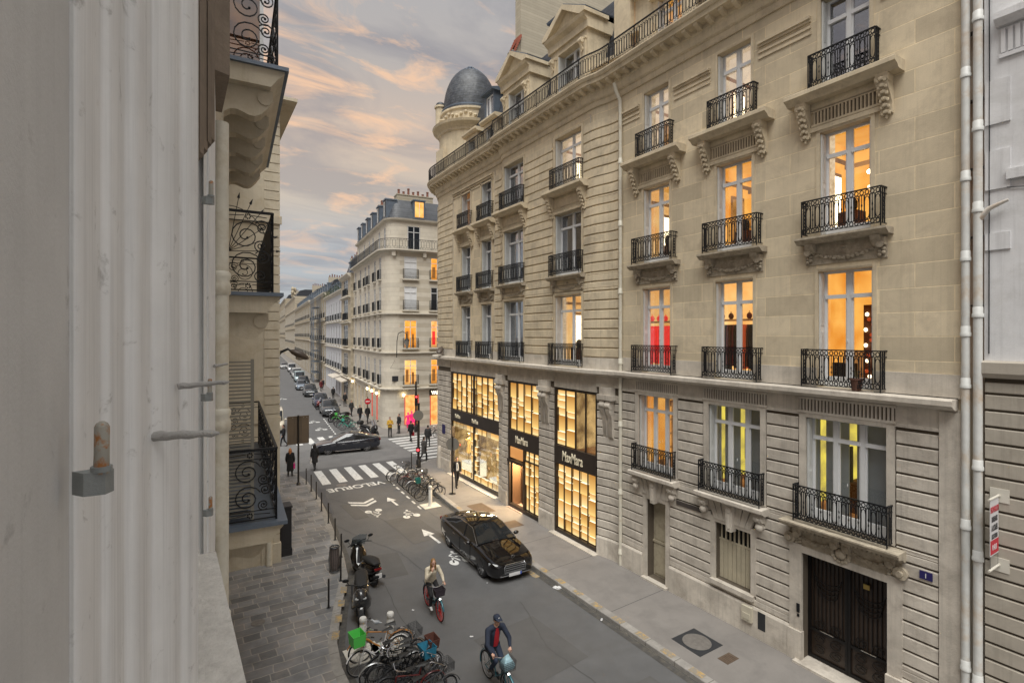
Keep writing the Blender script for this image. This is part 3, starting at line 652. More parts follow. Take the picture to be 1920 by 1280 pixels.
# ================================================================ right-hand buildings
FL = dict(f2=(7.62, 10.66), f3=(11.55, 14.32), f4=(15.45, 17.82))
FX0 = (14.1, 0, 0)
RAILS = {}
def rail(parent, s, z, w, P=PID, h=.95, d=.25, o=0, step=.115):
    k = (round(w, 2), h, d, step)
    if k not in RAILS: RAILS[k] = railing_mesh('railing', w, h, d, step)
    x, y = P(s, o); x2, y2 = P(s + .05, o)
    return link('railing', RAILS[k], parent, (x, y, z), math.degrees(math.atan2(y2 - y, x2 - x)))
def rail_path(P, s0, s1, o, z, h=.88, step=.125, parent=None, name='terrace_railing', m=M_iron):
    b = B(); n = int((s1 - s0)/step); pt = lambda s, zz: (*P(s, o), zz)
    ss = [s0 + (s1 - s0)*i/n for i in range(n + 1)]
    sm = ss[::2] if ss[-1] in ss[::2] else ss[::2] + [ss[-1]]
    b.tube([pt(s, z + h) for s in sm], .03, 4)
    for zz in (.08, .20, h - .14): b.tube([pt(s, z + zz) for s in sm], .009, 4, caps=False)
    for i, s in enumerate(ss):
        p = i % 12 == 0; b.tube([pt(s, z if p else z + .2), pt(s, z + h - (0 if p else .14))], .024 if p else .018, 4, caps=False)
        if i < n:
            c = s + (s1 - s0)/n/2
            for zc, rr in ((z + .14, .05), (z + h - .07, .05)): b.tube([pt(c + rr*.8*math.cos(t*math.pi/3), zc + rr*math.sin(t*math.pi/3)) for t in range(7)], .009, 3, caps=False)
            if i % 2: b.tube([pt(s, z + h - .26), pt(c - .02, z + h - .19), pt(c + .02, z + h - .19), pt(s + step, z + h - .26)], .009, 3, caps=False); b.tube([pt(s, z + .30), pt(c, z + .23), pt(s + step, z + .30)], .009, 3, caps=False)
            else: b.tube([pt(c, z + .2), pt(c, z + h - .14)], .006, 3, caps=False)
    return b.build(name, m, parent)
def sill_balcony(parent, s, z, w, d, kind, P=PID, rw=1.85, rd=.28, bw=1.6):
    """stone ledge (top at z) with its carving below and the iron railing on top"""
    x, y = P(s, 0); x2, y2 = P(s + .05, 0); b = B()
    if kind == 'swag':
        b.prismx([(-.02, z - .16), (d - .14, z - .16), (d - .05, z - .09), (d, z - .05), (d, z), (-.02, z)], -w/2, w/2)
        b.box(-w/2 + .12, w/2 - .12, -.02, .03, z - .70, z - .16); swag(b, 0, z - .36, w - .45, .22)
        for s_ in (-1, 1): b.prismx([(0, z - .16), (d - .12, z - .16), (d - .16, z - .28), (.1, z - .4), (0, z - .4)], s_*(w/2 - .3) - .1, s_*(w/2 - .3) + .1)
    if kind == 'console':
        b.prismx([(-.02, z - .26), (d - .20, z - .26), (d - .12, z - .18), (d - .02, z - .13), (d, z - .12), (d, z - .02), (d - .03, z), (-.02, z)], -w/2, w/2)
        for s_ in (-1, 1): console(b, s_*(bw/2 + .14), z - .24, .92, .25, .34)
        b.box(-bw/2, bw/2, -.02, .05, z - .46, z - .26); flutes(b, -bw/2 + .03, bw/2 - .03, z - .85, z - .47)
        b.box(-bw/2 - .02, bw/2 + .02, -.02, .07, z - 1.02, z - .90)
    o = b.build('balcony', [M_carve if kind == 'swag' else M_stone, M_groove], parent, loc=(x, y, 0), rotz=math.degrees(math.atan2(y2 - y, x2 - x)), smooth=35)
    k = (round(rw, 2), .95, rd, .115)
    if k not in RAILS: RAILS[k] = railing_mesh('railing', rw, .95, rd)
    link('railing', RAILS[k], o, (0, 0, z + .03))
    return o
def surround(b, s, z0, z1, w, P=PID, fw=.13, o=.035, ds=None, sill=True):
    h = w/2
    for a, c in ((s - h - fw, s - h), (s + h, s + h + fw)):
        sweep(b, [(-.01, z0), (o, z0), (o, z1 + fw), (-.01, z1 + fw)], a, c, P, ds)
    sweep(b, [(-.01, z1), (o, z1), (o + .02, z1 + fw*.6), (o + .02, z1 + fw), (-.01, z1 + fw)], s - h, s + h, P, ds)
# ---- A: the pale three-bay house ---------------------------------------------------
A = thing('apartment_building', 'pale stone building of three bays with black double door, drainpipes at both ends', 'building', FX0, 90)
AC = (6.57, 9.71, 12.81); S0, S1 = 4.22, 14.58
opsA = [(c - w/2, c + w/2, *z) for (c, w) in zip(AC, (1.28, 1.27, 1.24)) for z in FL.values()]
opsA = [(c - w/2, c + w/2, *FL[f]) for f, w in (('f2', 1.28), ('f3', 1.2), ('f4', 1.15)) for c in AC]
b = B(); wallgrid(b, S0, S1, 7.36, 19.1, opsA); b.build('upper_wall', M_ash, A)
opsL = [(5.62, 7.52, 4.02, 6.78), (8.82, 10.6, 4.02, 6.78), (12.0, 13.62, 4.02, 6.78), (5.6, 7.62, .14, 3.10), (9.12, 10.34, 1.30, 3.10), (12.34, 13.22, .2, 3.05)]
b = B(); wallgrid(b, S0, S1, 0, 7.36, opsL, o=0, depth=.42, mi=0); b.build('lower_wall_base', M_groove, A)
b = B(); fr = [(q[0] - .2, q[1] + .2, q[2] - (.1 if q[2] > 1 else 0), q[3] + .2) for q in opsL]
fr[3] = (5.3, 7.95, .14, 4.0); fr[4] = (8.95, 10.5, 1.2, 3.98); fr[5] = (12.15, 13.4, .14, 3.98)
courses(b, 4.62, S1, [1.02 + .34*i for i in range(18)], fr, t=.06)
sweep(b, [(0, 6.84), (.075, 6.84), (.075, 6.90), (.05, 6.92), (.05, 7.36), (0, 7.36)], S0, S1)
sweep(b, [(0, .10), (.13, .10), (.13, .94), (.10, 1.0), (0, 1.0)], 4.6, 5.3); sweep(b, [(0, .10), (.13, .10), (.13, .94), (.10, 1.0), (0, 1.0)], 7.95, 12.15); sweep(b, [(0, .10), (.13, .10), (.13, .94), (.10, 1.0), (0, 1.0)], 13.4, S1)
b.box(S0, 4.60, -.02, .085, .1, 7.3)
b.build('banded_wall', M_low, A)
for q in opsL[:3] + opsL[4:]: b = B(); surround(b, (q[0] + q[1])/2, q[2], q[3], q[1] - q[0], fw=.17, o=.072); b.build('surround', M_low, A)
b = B()
for a, c in ((5.3, 5.6), (7.62, 7.95)): b.box(a, c, -.01, .085, .9, 3.30); b.box(a - .02, c + .02, -.01, .15, .1, .95)
b.box(5.6, 7.62, -.01, .085, 3.10, 3.28)
b.build('door_surround', M_low, A)
for nm, q in (('window_sill', (9.0, 10.46, 0, .18, 1.16, 1.30)), ('door_step', (12.2, 13.36, 0, .22, .12, .21)), ('door_step', (5.45, 7.75, -.3, .30, .12, .20))): b = B(); b.box(*q); b.build(nm, M_low, A)
for c, w in ((9.73, 2.35), (12.8, 2.1)): # ledges over voussoirs
    b = B(); z = 4.0
    b.prismx([(-.02, z - .2), (.26, z - .2), (.36, z - .13), (.40, z - .12), (.40, z - .02), (.37, z), (-.02, z)], c - w/2, c + w/2)
    for i in range(7):
        u = (i - 3)/3; hw_ = .085; top, bot = c + u*.78, c + u*.52
        if i == 3: b.prismy([(bot - .09, 3.0), (bot + .09, 3.0), (top + .13, 3.8), (top - .13, 3.8)], 0, .24); b.cyl((c, .24, 3.66), .09, -.02, .03, 12, 0, 'y'); b.box(c - .04, c + .04, .24, .27, 3.1, 3.55)
        else: b.prismy([(bot - hw_, 3.22), (bot + hw_, 3.22), (top + hw_*1.25, 3.8), (top - hw_*1.25, 3.8)], 0, .11)
    for s_ in (-1, 1): console(b, c + s_*(w/2 - .22), 3.8, .42, .22, .26); b.ell((c + s_*(w/2 - .22), .2, 3.42), .12, .1, .12, 8, 6)
    o = b.build('balcony', [M_low], A, smooth=35)
    rr = railing_mesh('railing', w - .28, .98, .32, .11); link('railing', rr, o, (c, 0, 4.02))
b = B(); z = 3.98 # moulded hood over the street door
b.prismx([(-.02, z - .24), (.16, z - .24), (.22, z - .17), (.44, z - .13), (.46, z - .06), (.5, z - .04), (.5, z), (-.02, z)], 5.22, 8.02)
b.prismx([(-.01, 3.28), (.05, 3.28), (.05, 3.74), (-.01, 3.74)], 5.3, 7.95)
for i in range(26): b.box(5.3 + i*.103, 5.355 + i*.103, .05, .15, z - .29, z - .24)
for s_ in (-1, 1):
    swag(b, 6.62 + s_*.62, 3.60, .95, .16, .05)
    b.cyl((6.62 + s_*1.30, .08, 3.44), .15, -.03, .06, 14, 0, 'y'); b.cyl((6.62 + s_*1.30, .15, 3.44), .07, -.03, .06, 10, 0, 'y')
for i in range(14): t = i*math.pi/7; b.ell((6.62 + .2*math.cos(t), .1, 3.42 + .2*math.sin(t)), .055, .05, .055, 6, 5)
b.ell((6.62, .11, 3.42), .13, .09, .13, 12, 8)
o = b.build('balcony', M_carve, A, smooth=35); link('railing', railing_mesh('railing', 2.2, .98, .34, .11), o, (6.6, 0, 4.0))
b = B()
for c, w in ((6.57, 2.25), (9.71, 2.15), (12.81, 1.95)): b = B(); flutes(b, c - w/2, c + w/2, 6.93, 7.3, .05); b.build('fluted_frieze', [M_low, M_groove], A)
b = B(); sweep(b, [(0, 7.36), (.22, 7.36), (.36, 7.44), (.40, 7.46), (.40, 7.57), (.36, 7.6), (0, 7.6)], 4.28, S1); b.box(4.28, S1 - .3, -.01, .05, 7.6, 7.62)
for a, c in ((S0, 5.9), (7.24, 9.05), (10.38, 12.16), (13.46, S1)): b.box(a, c, 0, .05, 7.6, 8.12)
b.build('string_course', M_pale, A)
kA = {('f4', 0): 'dark', ('f4', 1): 'pale', ('f4', 2): 'pale', ('f3', 0): 'amber', ('f3', 1): 'amber', ('f3', 2): 'warm', ('f2', 0): 'screen', ('f2', 1): 'dress', ('f2', 2): 'red'}
for f, w in (('f2', 1.28), ('f3', 1.2), ('f4', 1.15)):
    for i, c in enumerate(AC):
        z0, z1 = FL[f]; add_window(A, c, z0, w, z1 - z0, kA[(f, i)], transom=.78 if f != 'f4' else .76)
for i, (c, w, k) in enumerate(((6.57, 1.9, 'slit'), (9.71, 1.78, 'slit'), (12.81, 1.62, 'shelf'))): add_window(A, c, 4.02, w, 2.76, k, transom=.80, mull=2)
for c in AC:
    rail(A, c, 7.62, 1.85, h=1.0, d=.31); sill_balcony(A, c, 11.55, 2.15, .40, 'swag', rw=1.85, rd=.30); sill_balcony(A, c, 15.40, 2.6, .52, 'console', rw=1.58, rd=.24, bw=1.62)
b = B()
for f, w in (('f2', 1.28), ('f3', 1.2), ('f4', 1.15)):
    for c in AC: surround(b, c, FL[f][0], FL[f][1], w, fw=.09, o=.03)
for a, c in ((S0, 5.75), (7.4, 8.9), (10.55, 12.0), (13.6, S1)): # capping bands between the top windows
    for zz, oo in ((17.05, .035), (17.22, .035), (17.38, .06), (17.45, .12)): sweep(b, [(0, zz), (oo, zz), (oo, zz + .07), (0, zz + .09)], a, c)
b.build('moulding', M_stone, A)
b = B(); cornice(b, S0 - .1, S1, 19.2); b.build('cornice', M_stone, A)
b = B(); wallgrid(b, S0, S1, 19.2, 22.4, [(c - .62, c + .62, 19.35, 21.55) for c in AC], o=-.75)
for c in AC:
    for s_ in (-1, 1): b.box(c + s_*1.0 - .3, c + s_*1.0 + .3, -.75, -.5, 19.2, 20.7); b.box(c + s_*1.55 - .2, c + s_*1.55 + .2, -.75, -.42, 20.7, 20.85)
    b.box(c - .9, c + .9, -.78, -.55, 21.6, 21.85)
sweep(b, [(-.8, 22.1), (-.5, 22.2), (-.35, 22.4), (-.8, 22.4)], S0, S1)
b.build('attic_wall', M_stone, A)
for i, c in enumerate(AC):
    w_ = add_window(A, c, 19.35, 1.24, 2.2, ('dark', 'dim', 'amber')[i], P=lambda s, o: (s, o - .75), shutters=True, rd=1.4)
rail_path(PID, S0 - .05, S1 - .05, .64, 19.2, parent=A)
b = B(); b.prismx([(-.6, 22.4), (-2.2, 25.0), (-9, 25.6), (-9, 22.4)], S0, S1); b.box(S0, S1, -9, -3.2, 0, 22.4)
b.build('roof', M_slate, A)
# street door: iron grilles over dark glass
d = B(); d.box(5.6, 7.62, -.36, -.30, .2, 3.1); do = d.build('door', mat('dark_brown_door_glass', (.035, .022, .015), .25, var=.2, vs=2), A)
for s_ in (-1, 1):
    c = 6.61 + s_*.5; g = B()
    for xx in (-.47, .47): g.box(c + xx - .035, c + xx + .035, -.30, -.24, .22, 3.06)
    for zz in (.26, 1.0, 3.0): g.box(c - .435, c + .435, -.30, -.245, zz - .035, zz + .035)
    for i in range(8): x = c - .36 + i*.103; g.tube([(x, -.27, 1.03), (x, -.27, 2.97)], .012, 5)
    for k in range(4): w_ = .34 - .03*k; g.tube([(c + w_*math.cos(math.pi + t*math.pi/8), -.25, 2.55 - .13*k + .22*math.sin(math.pi + t*math.pi/8)) for t in range(9)], .014, 5)
    for cz in (.5, .78, 1.18):
        for sx in (-1, 1): g.tube([(c + sx*.2 + (.05 + .13*t/14)*math.cos(t*.62), -.26, cz + (.04 + .09*t/14)*math.sin(t*.62)) for t in range(15)], .011, 4, caps=False)
    g.build('door_grille', mat('door_iron', (.012, .011, .011), .35, .4), do)
    h = B(); h.tube([(c - .17*1, -.20, 1.06), (c + .17, -.20, 1.06)], .014, 6); h.tube([(c - .13, -.26, 1.06), (c - .13, -.19, 1.06)], .012, 6); h.tube([(c + .13, -.26, 1.06), (c + .13, -.19, 1.06)], .012, 6)
    h.build('door_handle', M_chrome, do)
b = B(); b.box(6.1, 6.24, -.245, -.22, 2.62, 2.74); b.build('door_crest', mat('brass', (.5, .36, .12), .35, .9), do)
b = B(); b.box(12.34, 13.22, -.36, -.32, .21, 3.05); b.box(12.42, 13.14, -.32, -.30, 1.55, 2.95); b.box(12.42, 13.14, -.32, -.295, .3, 1.4); b.box(12.34, 13.22, -.32, -.27, 1.42, 1.5)
do2 = b.build('door', mat('beige_door_paint', (.42, .37, .27), .7, var=.08, vs=3, stain=((.18, .15, .11), .6, 4)), A); b = B(); b.ell((12.5, -.28, 1.3), .035, .03, .035); b.build('door_handle', M_iron, do2)
b = B() # slatted shutter closing the ground-floor window
for i in range(8): x = 9.14 + i*.15; b.box(x + .008, x + .142, -.2, -.17, 1.32, 2.55); b.box(x + .05, x + .10, -.2, -.17, 2.55, 3.08)
b.box(9.14, 10.34, -.2, -.16, 2.5, 2.56); sh = b.build('shutter', mat('beige_shutter_paint', (.47, .42, .31), .7, var=.08, vs=4, streak=.3), A)
b = B(); b.box(9.14, 10.34, -.30, -.27, 1.3, 3.1); b.build('backing', M_dark, A)
b = B(); b.box(10.85, 11.85, .065, .09, 3.22, 3.36); b.build('sign_board', mat('dark_brown_board', (.06, .05, .045), .6), A)
b = B(); b.box(4.72, 4.96, .065, .085, 3.48, 3.66); pl = b.build('number_plate', mat('navy_enamel', (.025, .02, .11), .3), A); text('1', .15, M_wpaint, pl, (4.84, .092, 3.52), (R(90), 0, R(180)), 'numeral', .002)
b = B(); b.box(9.0, 9.32, .13, .22, .55, .98); b.box(9.04, 9.28, .22, .235, .62, .78); b.build('meter_box', mat('cream_box', (.52, .48, .38), .6, var=.05, vs=6), A)
b = B(); b.box(8.62, 8.85, .12, .135, .45, .95); b.build('air_vent', M_irong, A)
b = B(); b.box(7.66, 7.74, .085, .11, 1.45, 1.68); b.box(7.67, 7.73, .085, .10, 1.33, 1.40); b.build('entry_phone', M_iron, A)
# flower pot on the string course
fp = thing('flower_pot', 'brown wicker pot with a few dry stems behind the railing of the right-hand second-floor window', 'flower pot', (14.1 - .22, 6.2, 7.62)); b = B()
b.lathe([(0, 0), (.10, 0), (.14, .26), (.16, .27), (.155, .30), (.12, .28), (.0, .26)], n=14); b.build('pot', mat('wicker', (.10, .045, .03), .9, bump=.8, bs=60), fp, smooth=40)
b = B()
for i in range(7): a = i*.9; b.tube([(0, 0, .26), (.05*math.cos(a), .05*math.sin(a), .42), (.1*math.cos(a), .1*math.sin(a), .5)], .006, 3)
b.build('stems', mat('dry_stem', (.12, .10, .05), .9), fp)
def downpipe(s, z0, z1, r, m, label, o=.12, joints=(), top=None, X=14.1):
    t = thing('drainpipe', label, 'drainpipe', (X, s, 0), 90); b = B(); pts = [(0, o, z0), (0, o, z1)]
    if top: pts += top
    b.tube(pts, r, 12, caps=True); b.build('pipe', m, t, smooth=50)
    b = B()
    b.lathe([(r, -.05), (r*1.28, -.035), (r*1.28, .035), (r*1.12, .05), (r*1.12, .17), (r, .18)], n=14); b.box(-.012, .012, -o, 0, -.02, .02); me = b.mesh('pipe_collar', m); me.shade_smooth(); me.set_sharp_from_angle(angle=R(50))
    for z in joints: link('pipe_collar', me, t, (0, o, z))
    return t
downpipe(14.50, .15, 17.7, .07, M_pipe, 'cream drainpipe running the full height between the bay building and the lit shop building', joints=[.6, 2.9, 5.5, 7.9, 10.6, 13.2, 15.6], top=[(0, .14, 18.0), (.02, .34, 18.35), (.02, .42, 18.6)])
downpipe(4.13, .15, 24, .075, M_pipeg, 'grey-white drainpipe with rust marks, left one of the pair at the right-hand party wall', joints=[1.9, 4.9, 7.9, 9.0, 10.6, 12.3, 14.5, 16.5, 18.4])
downpipe(3.93, .15, 24, .078, M_pipeg, 'grey-white drainpipe, right one of the pair with a side branch halfway up', joints=[1.7, 4.3, 6.2, 9.4, 11.6, 13.3, 15.6, 17.6])
b = B(); b.tube([(13.98, 3.95, 11.35), (13.96, 3.75, 11.6), (13.96, 3.45, 11.72)], [.06, .05, .03], 10); tag(b.build('pipe_branch', M_pipeg, smooth=50), 'short slanting branch pipe leaving the right drainpipe', 'pipe')
# ---- C: neighbour at the right edge ------------------------------------------------
Cb = thing('white_rendered_building', 'building at the right edge with smooth white upper wall over banded grey stone', 'building', (14.1, 0, 0), 90)
b = B(); b.box(-9, 3.86, -6, 0, 8.45, 24); b.build('upper_wall', M_white, Cb)
b = B(); b.box(3.86, 4.22, -6, -.12, 0, 24); b.build('party_wall', M_grey, Cb)
b = B(); b.box(-9, 3.86, -6, -.03, 0, 8.4); b.build('lower_wall_base', M_groove, Cb)
b = B(); courses(b, -9, 3.84, [.2 + .345*i for i in range(23)] + [8.05], [], o=-.03, t=.06); sweep(b, [(-.03, 8.1), (.10, 8.1), (.16, 8.2), (.16, 8.42), (.1, 8.46), (-.03, 8.46)], -9, 3.86); b.build('banded_wall', M_grey, Cb)
b = B()
for z, h_ in ((13.35, .9), (12.0, .8), (10.75, .35)): b = B(); b.box(3.45, 3.84, -.01, .035, z, z + h_); b.build('quoin_panel', M_white, Cb)
b = B(); b.box(1.6, 3.5, -.01, .1, 12.15, 12.35); b.build('window_sill', M_white, Cb)
b = B(); sweep(b, [(0, 15.3), (.1, 15.3), (.22, 15.42), (.22, 15.55), (0, 15.6)], -3, 3.66); b.box(1.0, 3.62, -.01, .05, 14.66, 14.74); b.box(-3, 3.64, -.01, .04, 16.9, 17.0)
for i in range(20): b.box(3.52 - i*.11, 3.59 - i*.11, 0, .05, 14.76, 15.24)
b.build('moulding', M_white, Cb)
b = B()
for k in range(9): z = 9.6 + k*1.45; b.box(3.86, 4.2, -.1, .05, z, z + .03)
b.tube([(3.78, .03, 8.6), (3.77, .03, 14.5), (3.79, .03, 24)], .012, 5); b.tube([(2.9, .03, 8.5), (2.9, .03, 11.9), (3.5, .03, 12.0)], .009, 5)
b.build('wall_cable', M_irong, Cb)
# banner on two poles
bn = thing('letting_banner', 'white banner with red and black letting text between two short poles at the right edge', 'banner', (14.1, 3.62, 0), 90)
for z in (5.70, 4.28):
    b = B(); b.tube([(0, .03, z), (0, .62, z)], .022, 8); b.cyl((0, .05, z), .03, 0, .03, 8, 0, 'y'); b.build('pole', mat('cream_paint', (.60, .57, .50), .6), bn); b = B(); b.box(-.16, .14, .03, .045, z - .14, z + .14); b.build('mounting_plate', mat('cream_paint', ()), bn)
b = B(); b.box(-.004, .004, .08, .56, 4.55, 5.70); cl = b.build('cloth', mat('banner_cloth', (.62, .61, .62), .7), bn)
b = B(); b.box(-.008, -.005, .09, .55, 4.58, 4.86); b.build('red_panel', mat('red_print', (.5, .03, .05), .6), cl)
Rm, Bm = mat('red_print', ()), mat('black_print', (.02, .02, .025), .6)
for s_, z, sz, m_, sx in (('SHOWROOM', 5.42, .17, Rm, .45), ('BUREAUX', 5.23, .15, Bm, .50), ('A LOUER', 5.05, .17, Bm, .50), ('LOCATION', 4.89, .13, Bm, .50), ('01 42 61', 4.66, .15, M_wpaint, .48)):
    text(s_, sz, m_, cl, (-.010, .325, z), (R(90), 0, R(-90)), 'lettering', .001, sx, .004)
b = B()
for y_ in (.1, .54): b.tube([(0, y_, 4.55), (0, y_, 4.28)], .004, 4)
b.build('cord', Bm, bn)
# ---- B: shop building with round corner tower --------------------------------------
Bb = thing('shop_building', 'banded stone corner building with lit shop windows, pedimented dormers and a grey dome', 'building', FX0, 90)
RB, CS, CO = 2.2, 31.5, -2.2
def sm(t): t = max(0, min(1, t)); return t*t*(3 - 2*t)
def PB(s, o):
    if s <= CS:
        bu = .22*(sm((s - 14.9)/1.1) - sm((s - 23.1)/.5)); return (s, bu + o)
    a = min((s - CS)/RB, math.pi/2); x = CS + (RB + o)*math.sin(a); y = CO + (RB + o)*math.cos(a)
    ex = (s - CS) - RB*math.pi/2
    if ex > 0: y -= ex
    return (x, y)
E1 = 42
BC = ((17.6, 1.85, 2.12), (22.05, 1.85, 2.12), (25.25, 1.18, 1.6), (27.8, 1.22, 1.6))
ZB = {'f2': (7.62, 10.72), 'f3': (11.55, 14.35), 'f4': (15.45, 17.75)}
opsB = [(c - w/2, c + w/2, *ZB[f]) for c, w, r_ in BC for f in ZB]
b = B(); wallgrid(b, S1, E1, 7.36, 19.1, opsB, PB, depth=.38, ds=.3); b.build('upper_wall', M_ash, Bb)
b = B(); frB = [(q[0] - .16, q[1] + .16, q[2] - .1, q[3] + .16) for q in opsB[:6]] + [(24.25, 29.55, 7.7, 17.95)]
# ledge zones
zs = [8.1 + .384*i for i in range(26)]
courses(b, S1 + .12, 24.25, zs, frB, PB, t=.055, gap=.05, ds=.3); b.build('banded_wall', M_rust, Bb)
b = B(); courses(b, 29.62, E1, zs, [], PB, t=.055, gap=.05, ds=.3); b.build('banded_wall', M_rust, Bb)
b = B()
for s_ in (16.1, 23.55, 24.3, 29.6): sweep(b, [(0, 7.7), (.03, 7.7), (.03, 18), (0, 18)], s_ - .02, s_ + .02, PB)
sweep(b, [(0, 7.6), (.07, 7.6), (.07, 8.06), (0, 8.06)], S1, 16.6, PB, .3); sweep(b, [(0, 7.6), (.07, 7.6), (.07, 8.06), (0, 8.06)], 18.6, 21.05, PB, .3)
for a, c in ((23.05, 24.6), (25.9, 27.1), (28.45, E1)): sweep(b, [(0, 7.6), (.07, 7.6), (.07, 8.06), (0, 8.06)], a, c, PB, .3)
sweep(b, [(0, 7.34), (.22, 7.34), (.36, 7.42), (.42, 7.44), (.42, 7.57), (.38, 7.6), (0, 7.6)], S1, E1, PB, .3)
b.build('string_course', M_pale, Bb)
for c, w, r_ in BC:
    for f in ZB: b = B(); surround(b, c, *ZB[f], w, PB, fw=.11, o=.04); b.build('surround', M_stone, Bb)
b = B()
for zz, oo in ((17.55, .04), (17.72, .08), (17.82, .14)):
    sweep(b, [(0, zz), (oo, zz), (oo, zz + .07), (0, zz + .09)], 24.5, 29.6, PB)
b.build('capping_band', M_stone, Bb)
kB = {('f2', 0): 'warm', ('f2', 1): 'curtain', ('f2', 2): 'curtain', ('f2', 3): 'curtain', ('f3', 0): 'curtain', ('f3', 1): 'curtain', ('f3', 2): 'dark', ('f3', 3): 'dark',
      ('f4', 0): 'pale', ('f4', 1): 'dark', ('f4', 2): 'dark', ('f4', 3): 'dim'}
for i, (c, w, rw) in enumerate(BC):
    for f in ZB: add_window(Bb, c, ZB[f][0], w, ZB[f][1] - ZB[f][0], kB[(f, i)], P=PB, setb=.34, transom=.78)
    rail(Bb, c, 7.62, rw, PB, h=1.0, d=.31)
    sill_balcony(Bb, c, 11.55, rw + .28, .38, 'swag', PB, rw=rw, rd=.28); sill_balcony(Bb, c, 15.38, rw + (.7 if i < 2 else .5), .5, 'console', PB, rw=rw - .05, rd=.26, bw=w + .1)
b = B(); cornice(b, S1, E1, 19.2, PB, .3); b.build('cornice', M_stone, Bb)
rail_path(PB, S1 + .02, 33.4, .64, 19.2, parent=Bb)
# attic: low wall, dormers, tower drum, dome, roof
b = B(); sweep(b, [(-.9, 19.1), (-.55, 19.1), (-.55, 20.1), (-.45, 20.15), (-.45, 20.3), (-.9, 20.3)], S1, 29.9, PB, .4); b.box(14.6, 15.5, -1.6, -.5, 19.2, 23.2); b.build('attic_wall', M_stone, Bb)
def stone_dormer(c, w, zt=21.7):
    o0 = PB(c, 0)[1] - .30; b = B(); bw = w/2 + .52
    b.box(c - bw, c - w/2, o0 - 2.6, o0, 19.2, zt + .25); b.box(c + w/2, c + bw, o0 - 2.6, o0, 19.2, zt + .25); b.box(c - w/2, c + w/2, o0 - 2.6, o0, zt, zt + .25)
    for s_ in (-1, 1):
        x = c + s_*(w/2 + .27); b.box(x - .17, x + .17, o0, o0 + .07, 19.2, zt - .05); b.box(x - .2, x + .2, o0, o0 + .1, zt - .15, zt - .05); console(b, x, zt - .1, .5, .16, .14 + o0*0)
    b.prismx([(o0 - 2.6, zt + .25), (o0 + .1, zt + .25), (o0 + .12, zt + .55), (o0 + .3, zt + .68), (o0 + .36, zt + .8), (o0 - 2.6, zt + .8)], c - bw - .12, c + bw + .12)
    e = bw + .22; za = zt + .8; ap = 1.02
    for s_ in (-1, 1): # raking cornice
        b.prismy([(c + s_*e, za), (c + s_*e, za + .16), (c, za + ap), (c, za + ap - .22), (c + s_*(e - .35), za + .0)][::s_], o0 - 1.0, o0 + .38)
    b.prismy([(c - e + .3, za), (c + e - .3, za), (c, za + ap - .2)], o0 - .8, o0 + .10)
    b.build('dormer', M_stone, Bb, smooth=None)
    r = B(); r.prismy([(c - e + .02, za + .17), (c, za + ap + .02), (c, za + ap + .06), (c - e, za + .22)], o0 - 3.2, o0 + .3); r.prismy([(c + e - .02, za + .17), (c + e, za + .22), (c, za + ap + .06), (c, za + ap + .02)], o0 - 3.2, o0 + .3)
    r.build('dormer_roof', M_zinc, Bb)
    add_window(Bb, c, 19.3, w, zt - 19.3, 'dim' if c < 20 else 'curtain', P=lambda s, o: (s, o0 + o), setb=.4, transom=.72, re=.02, rd=1.6)
stone_dormer(17.95, 1.55); stone_dormer(22.3, 1.5)
for c in (25.6, 27.9): # small attic windows with their own caps
    b = B(); b.box(c - .75, c - .42, -1.5, -.42, 19.2, 21.2); b.box(c + .42, c + .75, -1.5, -.42, 19.2, 21.2); b.box(c - .42, c + .42, -1.5, -.42, 20.95, 21.2)
    b.prismx([(-1.5, 21.2), (-.3, 21.2), (-.18, 21.32), (-.18, 21.42), (-1.5, 21.5)], c - .92, c + .92); b.build('dormer', M_stone, Bb)
    add_window(Bb, c, 19.4, .84, 1.55, 'dark', P=lambda s, o: (s, -.42 + o), setb=.3, transom=1, shutters=True, re=.0, rd=.6)
def zinc_dormer(c, o, z, w=1.0, h=1.5):
    b = B(); b.box(c - w/2, c - w/2 + .12, o - 1.8, o, z, z + h); b.box(c + w/2 - .12, c + w/2, o - 1.8, o, z, z + h); b.box(c - w/2 + .12, c + w/2 - .12, o - 1.8, o, z + h - .1, z + h)
    b.prismx([(o - 1.9, z + h), (o + .22, z + h), (o + .26, z + h + .1), (o - .4, z + h + .3), (o - 1.9, z + h + .34)], c - w/2 - .16, c + w/2 + .16)
    b.build('dormer', M_zinc, Bb); add_window(Bb, c, z + .05, w - .26, h - .18, 'curtain', P=lambda s, oo: (s, o + oo), setb=.1, transom=1, shutters=False, re=0, rd=1.2)
zinc_dormer(20.2, -1.3, 23.2, 1.2, 1.35); zinc_dormer(27.0, -1.15, 22.0, 1.15, 1.55); zinc_dormer(15.2, -1.7, 22.9, 1.2, 1.5); zinc_dormer(24.0, -1.35, 22.4, .9, 1.3)
b = B(); b.prismx([(-.8, 19.9), (-1.9, 23.9), (-2.4, 24.3), (-9, 25.0), (-9, 19.9)], S1 + .02, 29.6); b.build('roof', M_slate, Bb)
b = B(); b.box(S1, 31, -9, -3.3, 0, 19.9); b.box(31, 33.4, -12, -3.3, 0, 19.1); b.build('body_core', M_stone, Bb)
b = B(); b.box(24.2, 24.75, -9, -1.05, 19.3, 24.9); b.box(24.2, 24.75, -9, -1.6, 24.9, 34)
b.prismx([(-1.6, 24.9), (-1.05, 24.9), (-1.05, 24.3), (-1.6, 25.8)], 24.25, 24.7)
b.build('party_wall', M_chim, Bb)
b = B()
for k in range(8): b.box(24.1, 24.85, -1.12 - .07*k, -1.05 - .07*k, 24.55 + .16*k, 24.72 + .16*k)
b.build('coping_tiles', M_terra, Bb)
